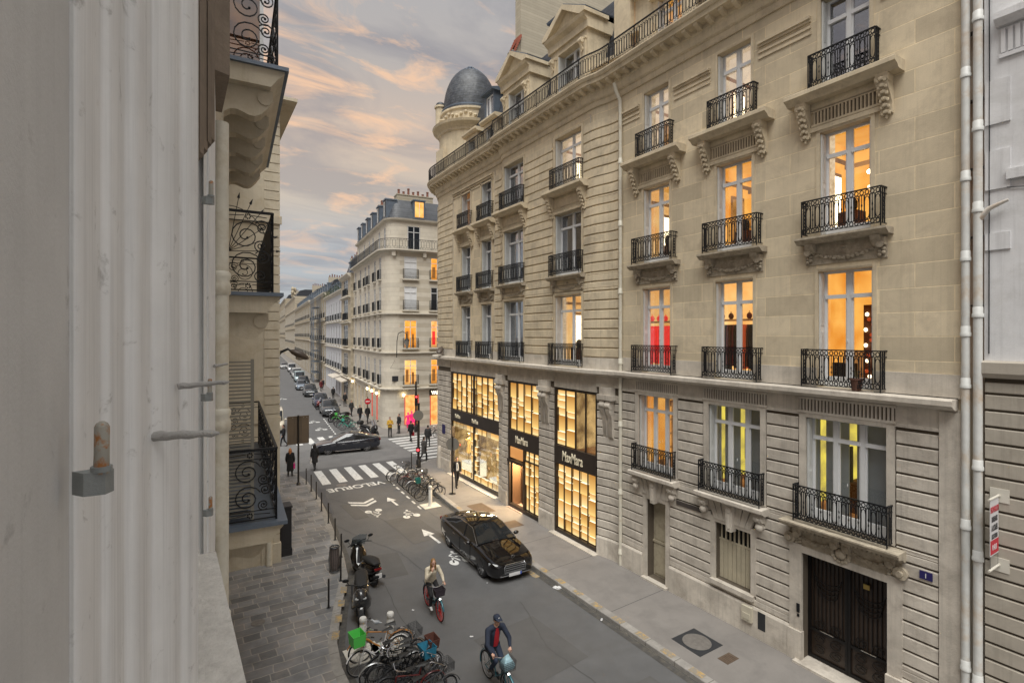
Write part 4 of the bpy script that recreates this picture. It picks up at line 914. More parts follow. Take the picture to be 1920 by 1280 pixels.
# tower
tc_ = (CS, CO)
b = B(); b.lathe([(2.12, 19.15), (2.12, 22.3), (2.2, 22.35), (2.2, 22.5), (2.35, 22.65), (2.55, 22.75), (2.6, 22.9), (2.1, 22.95)], (*tc_, 0), 40)
b.lathe([(1.98, 22.95), (1.98, 23.7), (2.08, 23.78), (2.08, 23.9), (1.95, 23.95)], (*tc_, 0), 40)
for k in range(40): # row of small swags round the drum
    a = R(k*9); b.ell((tc_[0] + 2.02*math.cos(a), tc_[1] + 2.02*math.sin(a), 23.42 + .10*math.cos(k*math.pi/2)), .12, .12, .10, 6, 4)
b.box(tc_[0] - .55, tc_[0] + .55, tc_[1] + 1.75, tc_[1] + 2.32, 19.2, 21.3)
ta = R(62)
for rr, z0, z1 in ((.34, 22.95, 24.5), (.42, 24.5, 24.62)): b.cyl((tc_[0] + 2.05*math.cos(ta), tc_[1] + 2.05*math.sin(ta), 0), rr, z0, z1, 12)
b.build('tower', M_stone, Bb, smooth=40)
b = B(); b.cyl((tc_[0] + 2.05*math.cos(ta), tc_[1] + 2.05*math.sin(ta), 24.62), .36, 0, .05, 12); b.ell((tc_[0] + 2.05*math.cos(ta), tc_[1] + 2.05*math.sin(ta), 24.66), .34, .34, .28, 12, 8); b.build('turret_cap', M_slate, Bb, smooth=40)
b = B(); pr = [(1.98, 23.9), (2.0, 24.0), (1.92, 24.12)]
for i in range(14): t = i/13*math.pi/2*.93; pr.append((1.86*math.cos(t)**.85, 24.15 + 3.0*math.sin(t)))
pr += [(.30, 27.2), (.0, 27.28)]; b.lathe(pr, (*tc_, 0), 40)
M_dome = mat('dome_slate', (.050, .057, .070), .5, var=.25, vs=4, bump=.5, bs=20, stain=((.17, .18, .19), .5, 3), joints=('xz', .26, .17, (.45, .45, .45), .02, .5))
b.build('dome', M_dome, Bb, smooth=50)
b = B()
for k in range(24): # zinc ridges radiating from the top of the dome
    a = R(k*15); b.tube([(tc_[0] + q*math.cos(a), tc_[1] + q*math.sin(a), z) for q, z in ((.1, 27.3), (.5, 27.12), (.85, 26.88), (1.05, 26.68))], [.03, .05, .05, .02], 5)
b.lathe([(1.93, 24.02), (1.99, 24.06), (1.99, 24.14), (1.9, 24.18)], (*tc_, 0), 40)
b.ell((tc_[0], tc_[1], 27.32), .28, .28, .12, 12, 6); b.build('dome_flashing', M_zinc, Bb, smooth=40)
# ---- shop level ---------------------------------------------------------------------
SH = ((15.75, 18.55), (19.78, 22.55), (23.85, 29.9))
opsS = [(a, c, .14, 6.66) for a, c in SH]
b = B(); wallgrid(b, S1, E1, 0, 7.36, opsS, PB, depth=.42, ds=.4); b.build('lower_wall_base', M_groove, Bb)
for a, c in ((S1 + .05, 15.7), (18.6, 19.72), (22.6, 23.8), (29.95, E1)):
    b = B(); courses(b, a, c, [.95 + .335*i for i in range(18)], [], PB, t=.06, gap=.045, ds=.35); sweep(b, [(0, .1), (.10, .1), (.10, .85), (.07, .92), (0, .92)], a, c, PB, .35); b.build('pier', M_low, Bb)
b = B()
for a, c in ((S1 + .05, 15.75), (18.55, 19.78), (22.55, 23.85), (29.9, E1)): sweep(b, [(0, 6.9), (.08, 6.9), (.08, 7.34), (0, 7.34)], a, c, PB, .35)
for a, c in SH: sweep(b, [(-.1, 6.66), (.05, 6.66), (.05, 7.34), (-.1, 7.34)], a, c, PB, .35)
for c in (15.2, 19.2, 23.2): # big scroll brackets at the head of each pier
    y = PB(c, 0)[1]; b.box(c - .42, c + .42, y, y + .30, 6.42, 6.62); b.box(c - .34, c + .34, y, y + .24, 6.62, 6.9)
    for s_ in (-.16, .16):
        b.prismx([(y, 6.42), (y + .24, 6.42), (y + .30, 6.2), (y + .26, 5.95), (y + .14, 5.75), (y + .12, 5.0), (y + .06, 4.9), (y, 4.9)], c + s_ - .12, c + s_ + .12)
        b.cyl((c + s_, y + .2, 6.2), .13, -.14, .14, 12, 0, 'x')
b.build('pier_bracket', M_low, Bb, smooth=35)
M_pan = emat('backlit_panel', (1.0, .66, .22), 1.0, col2=(.46, .20, .04), uvgrad=True)  # falloff of the light up each panel is put into its emitted colour
M_pan2 = emat('backlit_panel_warm', (1.0, .76, .36), 1.05, col2=(.66, .33, .08), uvgrad=True)
M_pback = emat('glowing_panel_backing', (.36, .17, .04), .6)  # backing glows dimly instead of catching light from the panels
M_strip = emat('light_strip', (1.0, .86, .55), 1.6)
M_gfl = E_('glowing_golden_wall', (1.0, .62, .22), 1.0, noise=.6, ns=2.0, col2=(.22, .11, .03))  # shop walls glow; the shop lighting is put into their colour
def backlit(parent, s0, s1, z0, z1, cols, o=-.14, hh=(.26, .55, .75, .95), P=PB, seed=1, gapm=.012):
    rnd = random.Random(seed); b = B(); w = (s1 - s0)/cols
    for c in range(cols):
        xa, xb = s0 + w*c + .024, s0 + w*(c + 1) - .024; z = z0
        while z < z1 - .12:
            h = min(rnd.choice(hh), z1 - z)
            if z1 - (z + h) < .2: h = z1 - z
            dd = rnd.choice((0, .035, .07)); m = rnd.choice((0, 0, 1))
            p, q = P(xa, o + dd), P(xb, o + dd); p2, q2 = P(xa, o - .1), P(xb, o - .1)
            if h < .5: m = 1
            b.face([(*p, z + .02), (*q, z + .02), (*q, z + h - .014), (*p, z + h - .014)], m, [(0, 0), (1, 0), (1, 1), (0, 1)])
            b.face([(*p, z + h - .008), (*q, z + h - .008), (*q2, z + h - .008), (*p2, z + h - .008)], 2)
            b.face([(*p, z + .02), (*p, z + h - .008), (*p2, z + h - .008), (*p2, z + .02)], 3); b.face([(*q, z + .02), (*q2, z + .02), (*q2, z + h - .008), (*q, z + h - .008)], 3)
            z += h
    p, q = P(s0, o - .10), P(s1, o - .10); b.face([(*p, z0), (*q, z0), (*q, z1), (*p, z1)], 3)
    return b.build('backlit_panels', [M_pan, M_pan2, M_strip, M_pback], parent)
def bars(parent, s0, s1, z0, z1, n, o=-.02, w=.035, P=PB, horiz=(), name='glazing_bar'):
    b = B()
    for i in range(n + 1):
        x = s0 + (s1 - s0)*i/n; y = P(x, o)[1]; b.box(x - w/2, x + w/2, y - .07, y, z0, z1)
    for z in horiz: sweep(b, [(o - .068, z - .03), (o + .004, z - .03), (o + .004, z + .03), (o - .068, z + .03)], s0, s1, P)
    return b.build(name, M_brown, parent)
def sfront(a, c, label=None):
    """dark metal frame of one shop opening, everything of the bay is a child of it"""
    b = B(); y = PB((a + c)/2, 0)[1]
    b.box(a, a + .07, y - .2, y - .0, .16, 6.64); b.box(c - .07, c, y - .2, y - .0, .16, 6.64); b.box(a + .07, c - .07, y - .2, y, 6.54, 6.64); b.box(a + .07, c - .07, y - .22, y - .002, .16, .34)
    return b.build('shop_front', M_brown, Bb)
def sign(f, a, c, z0, z1, words):
    b = B(); y = PB((a + c)/2, 0)[1]; b.box(a + .0, c, y - .12, y + .035, z0, z1); s_ = b.build('sign_board', M_brz, Bb)
    for x, sz in words:
        t = text('MaxMara', sz, M_gold, s_, (x, y + .05, (z0 + z1)/2 - sz*.33), (R(90), 0, R(180)), 'lettering', .012, .60, .006)
        t2 = text('MaxMara', sz, M_gold, s_, (x, y + .049, (z0 + z1)/2 - sz*.33), (R(90), 0, R(180)), 'lettering', .010, .60, .0) if 0 else None
    return s_
# shop bay 1
a, c = SH[0]; f = sfront(a, c)
backlit(f, a + .08, c - .08, .36, 3.25, 5, seed=4, hh=(.26, .3, .5, .62, .75)); bars(f, a + .07, c - .07, .34, 3.26, 5, w=.012)
m_ = a + (c - a)*.52
backlit(f, m_, c - .08, 4.10, 6.54, 2, seed=9, hh=(.24, .34, .55, .72)); bars(f, a + .07, c - .07, 4.08, 6.54, 4, w=.05)
b = B(); y = PB(17, 0)[1]; b.box(a + .07, m_ - .02, y - 2.4, y - 2.35, 4.08, 6.6, 0); b.box(m_ - .02, m_, y - 2.4, y - .1, 4.08, 6.54, 0); b.box(a + .05, a + .07, y - 2.4, y - .2, 4.08, 6.54, 0); b.box(a, m_, y - 2.4, y - .1, 6.54, 6.56, 0); b.box(a, m_, y - 2.4, y - .1, 4.06, 4.08, 1)
for i in range(12): b.ell((a + .3 + random.random()*1.1, y - 1.2 - random.random(), 4.7 + random.random()*1.7), .05, .05, .05, 6, 4, 2)
for k in range(4): b.box(a + .1, m_ - .05, y - 1.9, y - 1.5, 4.25 + .5*k, 4.28 + .5*k, 1)
for i in range(8): b.tube([(a + .2 + i*.15, y - 1.2, 4.1), (a + .25 + i*.15, y - 1.2, 5.3)], .03, 5, 3)
b.build('shop_interior', [M_gfl, M_dim, M_spot, GAR[3]], f); g = B(); g.box(a + .07, m_, y - .1, y - .09, 4.08, 6.54); g.build('pane', M_glass, f)
sign(f, a, c, 3.26, 4.08, [((a + c)/2 + .12, .62)])
# shop bay 2 with the entrance at its far side
a, c = SH[1]; f = sfront(a, c); dm = 21.15
backlit(f, a + .08, dm - .06, .36, 2.75, 3, seed=12, hh=(.24, .4, .5, .62)); bars(f, a + .07, dm, .34, 3.3, 3, w=.012, horiz=(2.78,))
backlit(f, a + .08, dm - .06, 2.8, 3.3, 3, seed=3, hh=(.25,)); backlit(f, a + .08, c - .08, 4.16, 6.54, 4, seed=21, hh=(.24, .34, .55, .72)); bars(f, a + .07, c - .07, 4.15, 6.54, 4, w=.03)
y = PB(21, 0)[1]; b = B(); b.box(dm - .04, dm + .04, y - .8, y, .16, 3.3); b.box(dm, c - .05, y - .80, y - .74, .16, 3.3, 1); b.box(dm + .3, c - .25, y - .735, y - .72, .2, 2.45, 2); b.box(dm + .26, dm + .3, y - .735, y - .68, .16, 2.5); b.box(c - .28, c - .22, y - .735, y - .68, .16, 2.5)
b.box(dm, c, y - .73, y + .10, 2.5, 2.62); b.box(dm + .05, c - .1, y - .1, y - .05, 2.7, 3.25, 2)
b.box(c - .07, c - .05, y - .75, y - .1, .16, 2.5, 1)
b.build('door', [M_brown, mat('bronze_jamb', (.18, .11, .07), .4, .3), emat('orange_lit_panel', (.86, .42, .14), .85, noise=.3, ns=1.2, col2=(.72, .32, .10))], f)
b = B(); b.box(dm + .05, c, y - .75, y + .12, .145, .175); b.build('door_step', mat('pink_granite', (.42, .30, .25), .5, var=.1, vs=6), f)
sign(f, a, c, 3.30, 4.16, [((a + c)/2 + .1, .50)])
# shop bay 3: display windows with mannequins
a, c = SH[2]; f = sfront(a, c); md = 26.85; y = PB(27, 0)[1]
backlit(f, a + .08, c - .08, 4.28, 6.54, 9, seed=31, hh=(.22, .32, .5, .66)); bars(f, a + .07, c - .07, 4.26, 6.54, 9, w=.035); b = B(); b.box(md - .06, md + .06, y - .12, y + .01, .34, 6.54); b.build('post', M_brown, f)
backlit(f, a + .08, c - .08, .40, .75, 14, seed=2, hh=(.35,), o=-.1); backlit(f, a + .08, c - .08, 3.18, 3.52, 12, seed=5, hh=(.34,), o=-.1)
for x0_ in (a + .1, md - .42, md + .12): backlit(f, x0_, x0_ + .34, .75, 3.18, 1, seed=int(x0_*7), hh=(.25, .3, .4), o=-.1)
b = B(); b.box(a + .05, c - .05, y - 2.6, y - 2.55, .3, 3.6, 0); b.box(a, a + .05, y - 2.6, y - .2, .3, 3.6, 0); b.box(c - .05, c, y - 2.6, y - .2, .3, 3.6, 0); b.box(a, c, y - 2.6, y - .2, 3.55, 3.6, 4); b.box(a, c, y - 2.6, y - .2, .28, .32, 3)
b.box(md - .05, md + .05, y - 2.5, y - .9, .32, 3.5, 0)
for x, zz, w_ in ((28.9, .95, .5), (27.9, 1.15, .4), (25.2, .7, .6), (24.5, .9, .3)): b.box(x - w_, x + w_, y - 1.3, y - .5, .32, zz, 1); b.box(x - w_ - .02, x + w_ + .02, y - 1.32, y - .48, zz, zz + .03, 4)
for x in (26.4, 25.9, 25.4, 24.9): b.box(x - .1, x + .1, y - 2.3, y - 2.2, .4, 3.4, 5)
b.cyl((28.3, y - .9, 2.95), .42, -.02, .02, 18, 2, 'y')
b.build('shop_interior', [M_gfl, M_strip, M_spot, M_dim, E_('glowing_white_shelf', (1, .88, .66), 1.1), GAR[3]], f)  # walls, plinths and shelves glow in place of lamplight on them
def mannequin(x, yy, z, k=1., m=M_gold):
    b = B(); b.ell((x, yy, z + 1.62*k), .085, .1, .12, 8, 6); b.tube([(x, yy, z + 1.5*k), (x, yy, z + 1.42*k)], .045, 8)
    b.loft([[(x + rx*math.cos(t*math.pi/4), yy + ry*math.sin(t*math.pi/4), z + q*k) for t in range(8)] for q, rx, ry in ((.45, .24, .2), (.8, .17, .13), (1.02, .12, .09), (1.25, .17, .11), (1.4, .17, .09), (1.45, .07, .06))])
    for s_ in (-1, 1): b.tube([(x + s_*.17, yy, z + 1.38*k), (x + s_*.25, yy + .05, z + 1.1*k), (x + s_*.2, yy + .2, z + .92*k)], [.05, .04, .025], 6); b.tube([(x + s_*.07, yy, z + .5*k), (x + s_*.08, yy, z)], [.06, .035], 6)
    return b
for x, zz, lab, m in ((29.35, .98, 'pale gilded mannequin at the far left end of the shop window', mat('gilt', (.75, .55, .22), .35, .7)), (28.2, .35, 'dark-dressed mannequin under the gilded disc in the shop window', GAR[2]), (25.0, .75, 'gilded mannequin in the right pane of the display window', mat('gilt', ())), (24.6, .95, 'small gilded mannequin at the right end of the display window', mat('gilt', ()))):
    o = mannequin(0, 0, 0).build('mannequin', m, smooth=60); o.location = (14.1 - (y - .95), x, zz); tag(o, lab, 'mannequin')
for s_, y_, z_, sz, rx_, e_ in ((28.3, y - 1.1, 3.45, 2.4, 40, 260), (25.4, y - 1.1, 3.45, 2.4, 40, 260), (21.8, y - .35, 2.46, .7, 12, 80)):
    ld = bpy.data.lights.new('shop_spill_light', 'AREA'); ld.shape = 'RECTANGLE'; ld.size = sz; ld.size_y = .35; ld.energy = e_; ld.color = (1.0, .70, .36); lo = bpy.data.objects.new('shop_spill_light', ld); COL.objects.link(lo); lo.parent = Bb; lo.location = (s_, y_, z_); lo.rotation_euler = (R(rx_), 0, 0)  # area lamps added to strengthen the windows' warm spill on the pavement
g = B(); g.box(a + .07, c - .07, y - .085, y - .075, .34, 3.52); g.build('pane', M_glass, f)
sign(f, a, c, 3.54, 4.27, [(28.9, .32), (26.6, .34)])
b = B(); b.prismx([(0, .1), (.34, .1), (.34, .19), (0, .19)], a - .02, c); b.build('shop_step', M_pale, Bb)
b = B(); b.prismx([(.16, .1), (.52, .1), (.52, .18), (.16, .18)], SH[0][0] - .15, SH[0][1] + .1); b.build('shop_step', M_pale, Bb)
b = B(); b.box(30.7, 31.15, .065, .09, 2.5, 3.1); b.build('street_plate', mat('navy_enamel', ()), Bb)
# wall lamp on the corner
def wall_lamp(loc, rz, label, L_=1.6, r=.34, m=M_iron):
    t = thing('street_lamp', label, 'street lamp', loc, rz); b = B(); b.box(-.08, .08, 0, .06, -.5, .3); b.tube([(0, .03, -.1), (0, L_*.35, .2), (0, L_*.75, .34), (0, L_*.95, .22)], [.07, .065, .06, .05], 8); b.tube([(0, .03, .22), (0, L_*.35, .2)], .02, 6); b.build('bracket', m, t, smooth=50)
    b = B(); b.loft([[(rr_*math.cos(a*math.pi/6), yy, zz + rr_*.72*math.sin(a*math.pi/6)) for a in range(12)] for yy, zz, rr_ in ((L_ - .12, .24, .03), (L_ - .05, .22, r*.35), (L_ + .12, .16, r*.62), (L_ + .38, .06, r*.72), (L_ + .58, -.04, r*.55), (L_ + .70, -.10, r*.2))]); b.build('lamp_head', mat('lamp_shell', (.095, .075, .062), .45, .2), t, smooth=60); b = B(); b.ell((0, L_ + .34, -.08), r*.42, r*.6, r*.3, 10, 6); b.build('lamp_glass', mat('lamp_glass', (.35, .33, .30), .2), t, smooth=60); return t
wall_lamp((14.6, 31.9, 7.9), 140, 'dark curved street lamp on the corner under the round tower', 1.0, .30)
# ================================================================ left-hand side: the camera's own house and its neighbours
M_plas = mat('old_white_plaster', (.80, .805, .80), .8, var=.06, vs=3.0, bump=.12, bs=160, stain=((.40, .395, .38), .8, 14, .60), streak=.4, streak2=.24)
M_plasd = mat('grey_plaster', (.60, .60, .59), .85, var=.10, vs=2.5, bump=.12, bs=160, stain=((.34, .34, .335), .7, 9, .60), streak2=.08)
def PD(px, d):
    u = (px - 960)/960; s_, c = math.sin(R(32)), math.cos(R(32)); return (d*(s_ + u*c), d*(c - u*s_))
own = thing('plastered_house', 'old white plastered house front with fluted window mouldings close by on the left', 'building')
prof = [(133, .70), (140, .70), (152, .713), (166, .742), (175, .785), (181, .84), (187, .87), (197, .88), (208, .89), (218, .915), (226, .96), (232, .995), (241, 1.005), (253, 1.015), (263, 1.035), (270, 1.075), (276, 1.125), (282, 1.155),
        (291, 1.165), (310, 1.195), (327, 1.235), (333, 1.28), (338, 1.31), (350, 1.325), (366, 1.37), (372, 1.43)]
pts = [PD(*q) for q in prof]
def smoothpts(p):
    o = [p[0]]
    for a, c in zip(p[:-1], p[1:]): o += [(a[0]*.75 + c[0]*.25, a[1]*.75 + c[1]*.25), (a[0]*.25 + c[0]*.75, a[1]*.25 + c[1]*.75)]
    return o + [p[-1]]
p2_ = smoothpts(smoothpts(pts))
b = B(); poly = p2_ + [(-.5, p2_[-1][1]), (-.5, p2_[0][1])]; b.prism(poly, 7.2, 13.5); b.build('window_moulding', M_plas, own, smooth=75)
b = B(); b.prism([(-.143, -1.5), (-.143, .60), PD(137, .72), (-.4, .94), (-.9, .94), (-.9, -1.5)], 6.0, 13.5); b.build('wall_panel', M_plasd, own)
b = B(); b.prism([(-.20, 1.55), (-.075, 1.55), (-.04, 2.75), PD(373, 3.1), (-.45, 3.1)], 7.2, 13.5)
fr2 = [PD(*q) for q in ((380, 2.95), (382, 2.9), (386, 3.0), (388, 3.12), (391, 3.12), (394, 3.25), (396, 3.4), (399, 3.45), (402, 3.7), (404, 4.6))]
b.prism(fr2 + [(-.3, 4.6), (-.3, 2.95)], 7.2, 13.5); b.build('window_moulding', M_plas, own, smooth=50)
b = B(); b.box(-.9, .0, -1.5, 5.0, 0, 7.2); b.box(-1.2, -.16, 1, 5, 7.2, 13.5); b.build('wall', M_plas, own)
M_sill = mat('window_ledge_stone', (.62, .60, .56), .9, var=.16, vs=9, bump=.7, bs=60, stain=((.33, .31, .29), .6, 9))
b = B(); b.prism([(-.12, .3), (.17, .3), (.134, 1.6), (.094, 2.73), (-.12, 2.73)], 7.86, 8.0); b.prism([(-.12, .3), (.035, .3), (.028, 2.72), (-.12, 2.72)], 8.0, 8.035); b.build('window_ledge', M_sill, own)
def hinge(loc, k, label_m=True):
    b = B(); x, y, z = loc
    b.prism([(x - .035*k, y + .02*k), (x - .012*k, y - .012*k), (x + .024*k, y - .014*k), (x + .036*k, y + .010*k), (x + .01*k, y + .03*k)], z - .022*k, z + .026*k)
    o_ = B(); o_.tube([(x + .016*k, y, z + .02*k), (x + .0165*k, y, z + .06*k), (x + .017*k, y, z + .118*k), (x + .017*k, y, z + .126*k), (x + .017*k, y, z + .130*k)], [.0145*k, .0135*k, .0135*k, .010*k, .004*k], 14)
    o_.build('hinge_pin', mat('rusty_pin', (.33, .32, .28), .55, .1, var=.1, vs=20, bump=.18, bs=200, stain=((.34, .13, .03), .95, 34, .50)), own, smooth=60)
    b.tube([(x + .016*k, y, z + .025*k), (x + .016*k, y, z + .036*k)], .019*k, 14)
    return b.build('hinge', mat('painted_hinge_iron', (.25, .27, .27), .5, .1, var=.12, vs=20, bump=.18, bs=200, stain=((.20, .09, .03), .9, 30, .62)), own, smooth=50)
x, y = PD(172, .665); hinge((x, y, 8.806), .62)
for q, z, k in (((388, 2.75), 9.72, .85), ((386, 2.75), 8.66, .8), ((388, 2.75), 7.99 + .05, .7)): x, y = PD(*q); hinge((x + .005, y, z), k)
for (p, q, z, r) in ((PD(286, 1.165), PD(411, 1.18), 8.768, .0078), (PD(333, 1.25), PD(430, 1.32), 8.873, .0055), (PD(402, 3.4), PD(427, 3.6), 8.79, .008)):
    b = B(); n = 9; b.tube([(p[0] + (q[0] - p[0])*t/n, p[1] + (q[1] - p[1])*t/n, z + .0012*math.sin(t*2.1) + .0006*t) for t in range(n + 1)], [r*(1.45 - .5*t/n + .10*math.sin(t*1.7)) for t in range(n)] + [r*.4], 8)
    b.build('shutter_stop', mat('painted_spike', (.40, .39, .375), .75, var=.12, vs=20, bump=.7, bs=80), own, smooth=60)
M_brn = mat('stained_brown_stone', (.21, .165, .125), .9, var=.15, vs=6, bump=.3, bs=40, streak=.5)
b = B(); p, q = PD(401, 3.9), PD(431, 4.0); b.prism([p, q, (q[0] - .02, q[1] + .8), (p[0] - .3, p[1] + .8)], 11.02, 14)
p, q = PD(375, 2.60), PD(403, 2.85)
for k in range(4):
    a = k/4; c = (k + 1)/4; pa = (p[0] + (q[0] - p[0])*a, p[1] + (q[1] - p[1])*a); pc = (p[0] + (q[0] - p[0])*c, p[1] + (q[1] - p[1])*c)
    b.prism([(pa[0], pa[1] + .02*(k % 2)), (pc[0], pc[1] + .02*(k % 2)), (pc[0] - .1, pc[1] + .5), (pa[0] - .2, pa[1] + .5)], 9.93 + .05*k, 14)
b.build('pilaster_head', M_brn, own)
x, y = PD(414.5, 4.6); t = thing('drainpipe', 'cream drainpipe beside the plastered house front on the left', 'drainpipe', (x, y, 0)); b = B(); b.cyl((0, 0, 0), .062, .1, 10.9, 16); b.build('pipe', M_pipe, t, smooth=60); b = B()
b.lathe([(.06, -.1), (.078, -.08), (.078, 0), (.066, .03), (.078, .06), (.078, .1), (.06, .12)], n=16); me = b.mesh('pipe_collar', M_pipe); me.shade_smooth()
for z in (9.45, 8.22, 6.4): link('pipe_collar', me, t, (0, 0, z))
# neighbour with three ornate balconies
D = thing('balcony_house', 'cream stone house with three ornate black iron balconies stacked on the left', 'building', (.13, 5.0, 0), -93.4)
M_cream = mat('cream_house_stone', (.52, .465, .365), .9, var=.09, vs=1.2, bump=.2, stain=((.38, .31, .2), .5, 2.2), streak=.25)
b = B(); wallgrid(b, -17.5, .6, 0, 17, [(-10.6, -9.2, 6.2, 9.1), (-7.6, -6.2, 6.2, 9.1), (-10.6, -9.2, 9.95, 12.6), (-7.6, -6.2, 9.95, 12.6), (-9, -7.6, 13.5, 16), (-6.6, -5.0, 13.5, 16)], depth=.3); b.box(-17.5, .6, -4, -.31, 0, 17); b.build('wall', M_cream, D)
def ornate_panel(b, p, q, z0, z1, r=.012):
    """wrought panel of large scrolls between two plan points"""
    p, q = Vector((*p, 0)), Vector((*q, 0)); d = q - p; Ln = d.length; H = z1 - z0; T = lambda u, v: tuple(p + d*(u/Ln) + Vector((0, 0, z0 + v)))
    b.tube([T(0, 0), T(0, H)], .02, 4); b.tube([T(Ln, 0), T(Ln, H)], .02, 4); b.tube([T(0, H), T(Ln, H)], .028, 4); b.tube([T(0, .04), T(Ln, .04)], .014, 4); b.tube([T(0, .18), T(Ln, .18)], .010, 4); b.tube([T(0, H - .15), T(Ln, H - .15)], .010, 4)
    n = max(1, round(Ln/.62)); w = Ln/n; hh = (H - .33)/2
    for i in range(n):
        for j in range(2):
            cx, cz = w*(i + .45), .18 + hh*(j + .5); R0 = min(w*.46, hh*.50)
            for s_, a0, cxx, rr0 in ((1, .4, cx, R0), (-1, 2.6, cx + w*.34, R0*.5), (-1, 5.4, cx + w*.30, R0*.42)):
                pts = []
                for k in range(26): t = k/25; a = a0 + s_*t*math.pi*3.6; rr = rr0*(1 - .84*t); pts.append(T(min(Ln, max(0, cxx + rr*math.cos(a))), cz + (0 if rr0 == R0 else (hh*.30 if a0 < 3 else -hh*.3)) + rr*math.sin(a)))
                b.tube(pts, r, 4, caps=False); b.ell(pts[-1], .022, .022, .022, 6, 4)
        for zz in (.11, H - .08):
            for k in range(7): a = k*math.pi*2/7; b.ell(T(w*(i + .5) + .035*math.cos(a), zz + .035*math.sin(a)), .014, .014, .014, 5, 4)
            b.tube([T(w*(i + .5) - w*.38, zz), T(w*(i + .5) - .06, zz + .02)], .008, 4); b.tube([T(w*(i + .5) + w*.38, zz), T(w*(i + .5) + .06, zz + .02)], .008, 4)
def ornate_balcony(x0, x1, y1, z, H, brackets, name='balcony', solid=False, y0=.02):
    s = B(); s.box(x0 - .16, x1 + .16, 0, y1 + .16, z - .06, z); s.prismx([(0, z - .34), (y1 - .1, z - .34), (y1 + .0, z - .2), (y1 + .1, z - .1), (y1 + .1, z - .06), (0, z - .06)], x0 - .1, x1 + .1, 1)
    for bx in brackets:
        pr = [(0, z - .34), (y1 - .06, z - .34)] + [(y1 - .06 - (y1 - .1)*t, z - .34 - .16 - .14*math.sin(t*5.2) - .42*t) for t in frange(0, 1, 8)] + [(0, z - 1.2)]
        s.prismx(pr, bx - .13, bx + .13, 1); s.cyl((bx, y1 - .18, z - .48), .11, -.15, .15, 12, 1, 'x')
    o = s.build(name, [M_zinc, M_cream], D)
    r = B(); ornate_panel(r, (x1, y0), (x1, y1), z, z + H); ornate_panel(r, (x1, y1), (x0, y1), z, z + H); ornate_panel(r, (x0, y1), (x0, y0), z, z + H)
    if solid: r.box(x0, x1 - .02, y1 - .03, y1 - .022, z + .05, z + H - .03)
    r.build('railing', M_iron, o); return o
ornate_balcony(-11.0, -4.33, .80, 5.95, 1.17, (-5.0, -7.6, -10.4))
ornate_balcony(-10.4, -4.57, .76, 9.70, 1.34, (-4.75, -7.4, -10.2), solid=True)
o = ornate_balcony(-9.2, -4.1, .80, 13.28, 1.3, (-4.3, -5.4, -6.5, -7.6, -8.7)); 
b = B() # fan of spikes between the balconies
for k in range(6):
    a = R(12 + k*15); c0 = (-10.4, .06, 11.2); p1 = (c0[0], c0[1] + 1.15*math.sin(a), c0[2] + 1.45*math.cos(a)); b.tube([c0, p1], .012, 4); b.tube([p1, (p1[0], p1[1] + .12*math.sin(a), p1[2] + .16*math.cos(a))], [.04, .002], 5)
b.tube([(-10.4, .06 + .95*math.sin(R(t)), 11.2 + 1.2*math.cos(R(t))) for t in range(0, 91, 10)], .012, 4); b.build('spike_fan', M_iron, D)
for c, z, w, h, k in ((-9.9, 6.2, 1.4, 2.9, 'curtain'), (-6.9, 6.2, 1.4, 2.9, 'dark'), (-9.9, 9.95, 1.4, 2.65, 'dark'), (-6.9, 9.95, 1.4, 2.65, 'dark'), (-8.3, 13.5, 1.4, 2.5, 'amber'), (-5.8, 13.5, 1.6, 2.5, 'dim')): add_window(D, c, z, w, h, k, setb=.2, shutters=False)
b = B(); x = -5.0 # open casement leaf and louvred shutter leaf standing out from the wall
b.box(x - .02, x + .02, .03, .09, 13.4, 16); b.box(x - .02, x + .02, .58, .64, 13.4, 16); b.box(x - .02, x + .02, .09, .58, 13.4, 13.6); lf = b.build('casement', M_wpaint, D); g = B(); g.box(x - .004, x + .004, .09, .58, 13.6, 16); g.build('pane', glassmat('dark_glass', (.25, .16, .10), .6), lf)
b = B(); x = -4.35
for yy in (.05, .42): b.box(x - .02, x + .02, yy, yy + .05, 5.98, 8.6)
for k in range(44): b.box(x - .018, x + .018, .1, .42, 6.05 + .058*k, 6.075 + .058*k)
b.build('shutter', mat('grey_green_shutter', (.20, .19, .16), .7), D)
b = B(); b.box(-5.6, -4.9, .1, .4, 5.98, 6.25); b.build('planter_box', M_zinc, D)
# house with quoins standing forward into the street
Eb = thing('quoined_house', 'beige stone house with horizontal corner bands standing forward behind the balconies', 'building', (2.87, 21.8, 0), 180)
def PE(s, o):
    if s >= 0: return (s, o)
    return (-s*-.059 - o*.998, s*.998 + o*.059)
b = B(); opsE = [(2.41 - .62, 2.41, 6.75, 10.2), (1.75, 2.41, 10.9, 14.6)]; wallgrid(b, 0, 4, 0, 18.2, opsE, depth=.2)
q0, q1 = PE(0, 0), PE(-12.6, 0); b.face([(*q0, 0), (*q1, 0), (*q1, 18.2), (*q0, 18.2)]); q2 = (4, q1[1]); b.face([(*q1, 0), (*q2, 0), (*q2, 18.2), (*q1, 18.2)]); b.face([(0, 0, 18.2), (*q1, 18.2), (*q2, 18.2), (4, 0, 18.2)])
b.build('wall', M_cream, Eb)
b = B()
for k in range(50):
    z = .9 + .36*k
    if z > 17.9: break
    b.box(-.04, .52, -.06, .04, z, z + .325)
b.box(-.08, .62, -.06, .10, 0, .9); b.box(-.10, 4, -.02, .10, 13.3, 13.6); b.box(-.08, 2.2, -.02, .06, 5.6, 5.8); b.box(-.06, 2.5, -.02, .08, 1.75, 1.9); b.box(-.03, .6, -.02, .06, 1.9, 5.6)
b.build('quoins', M_cream, Eb)
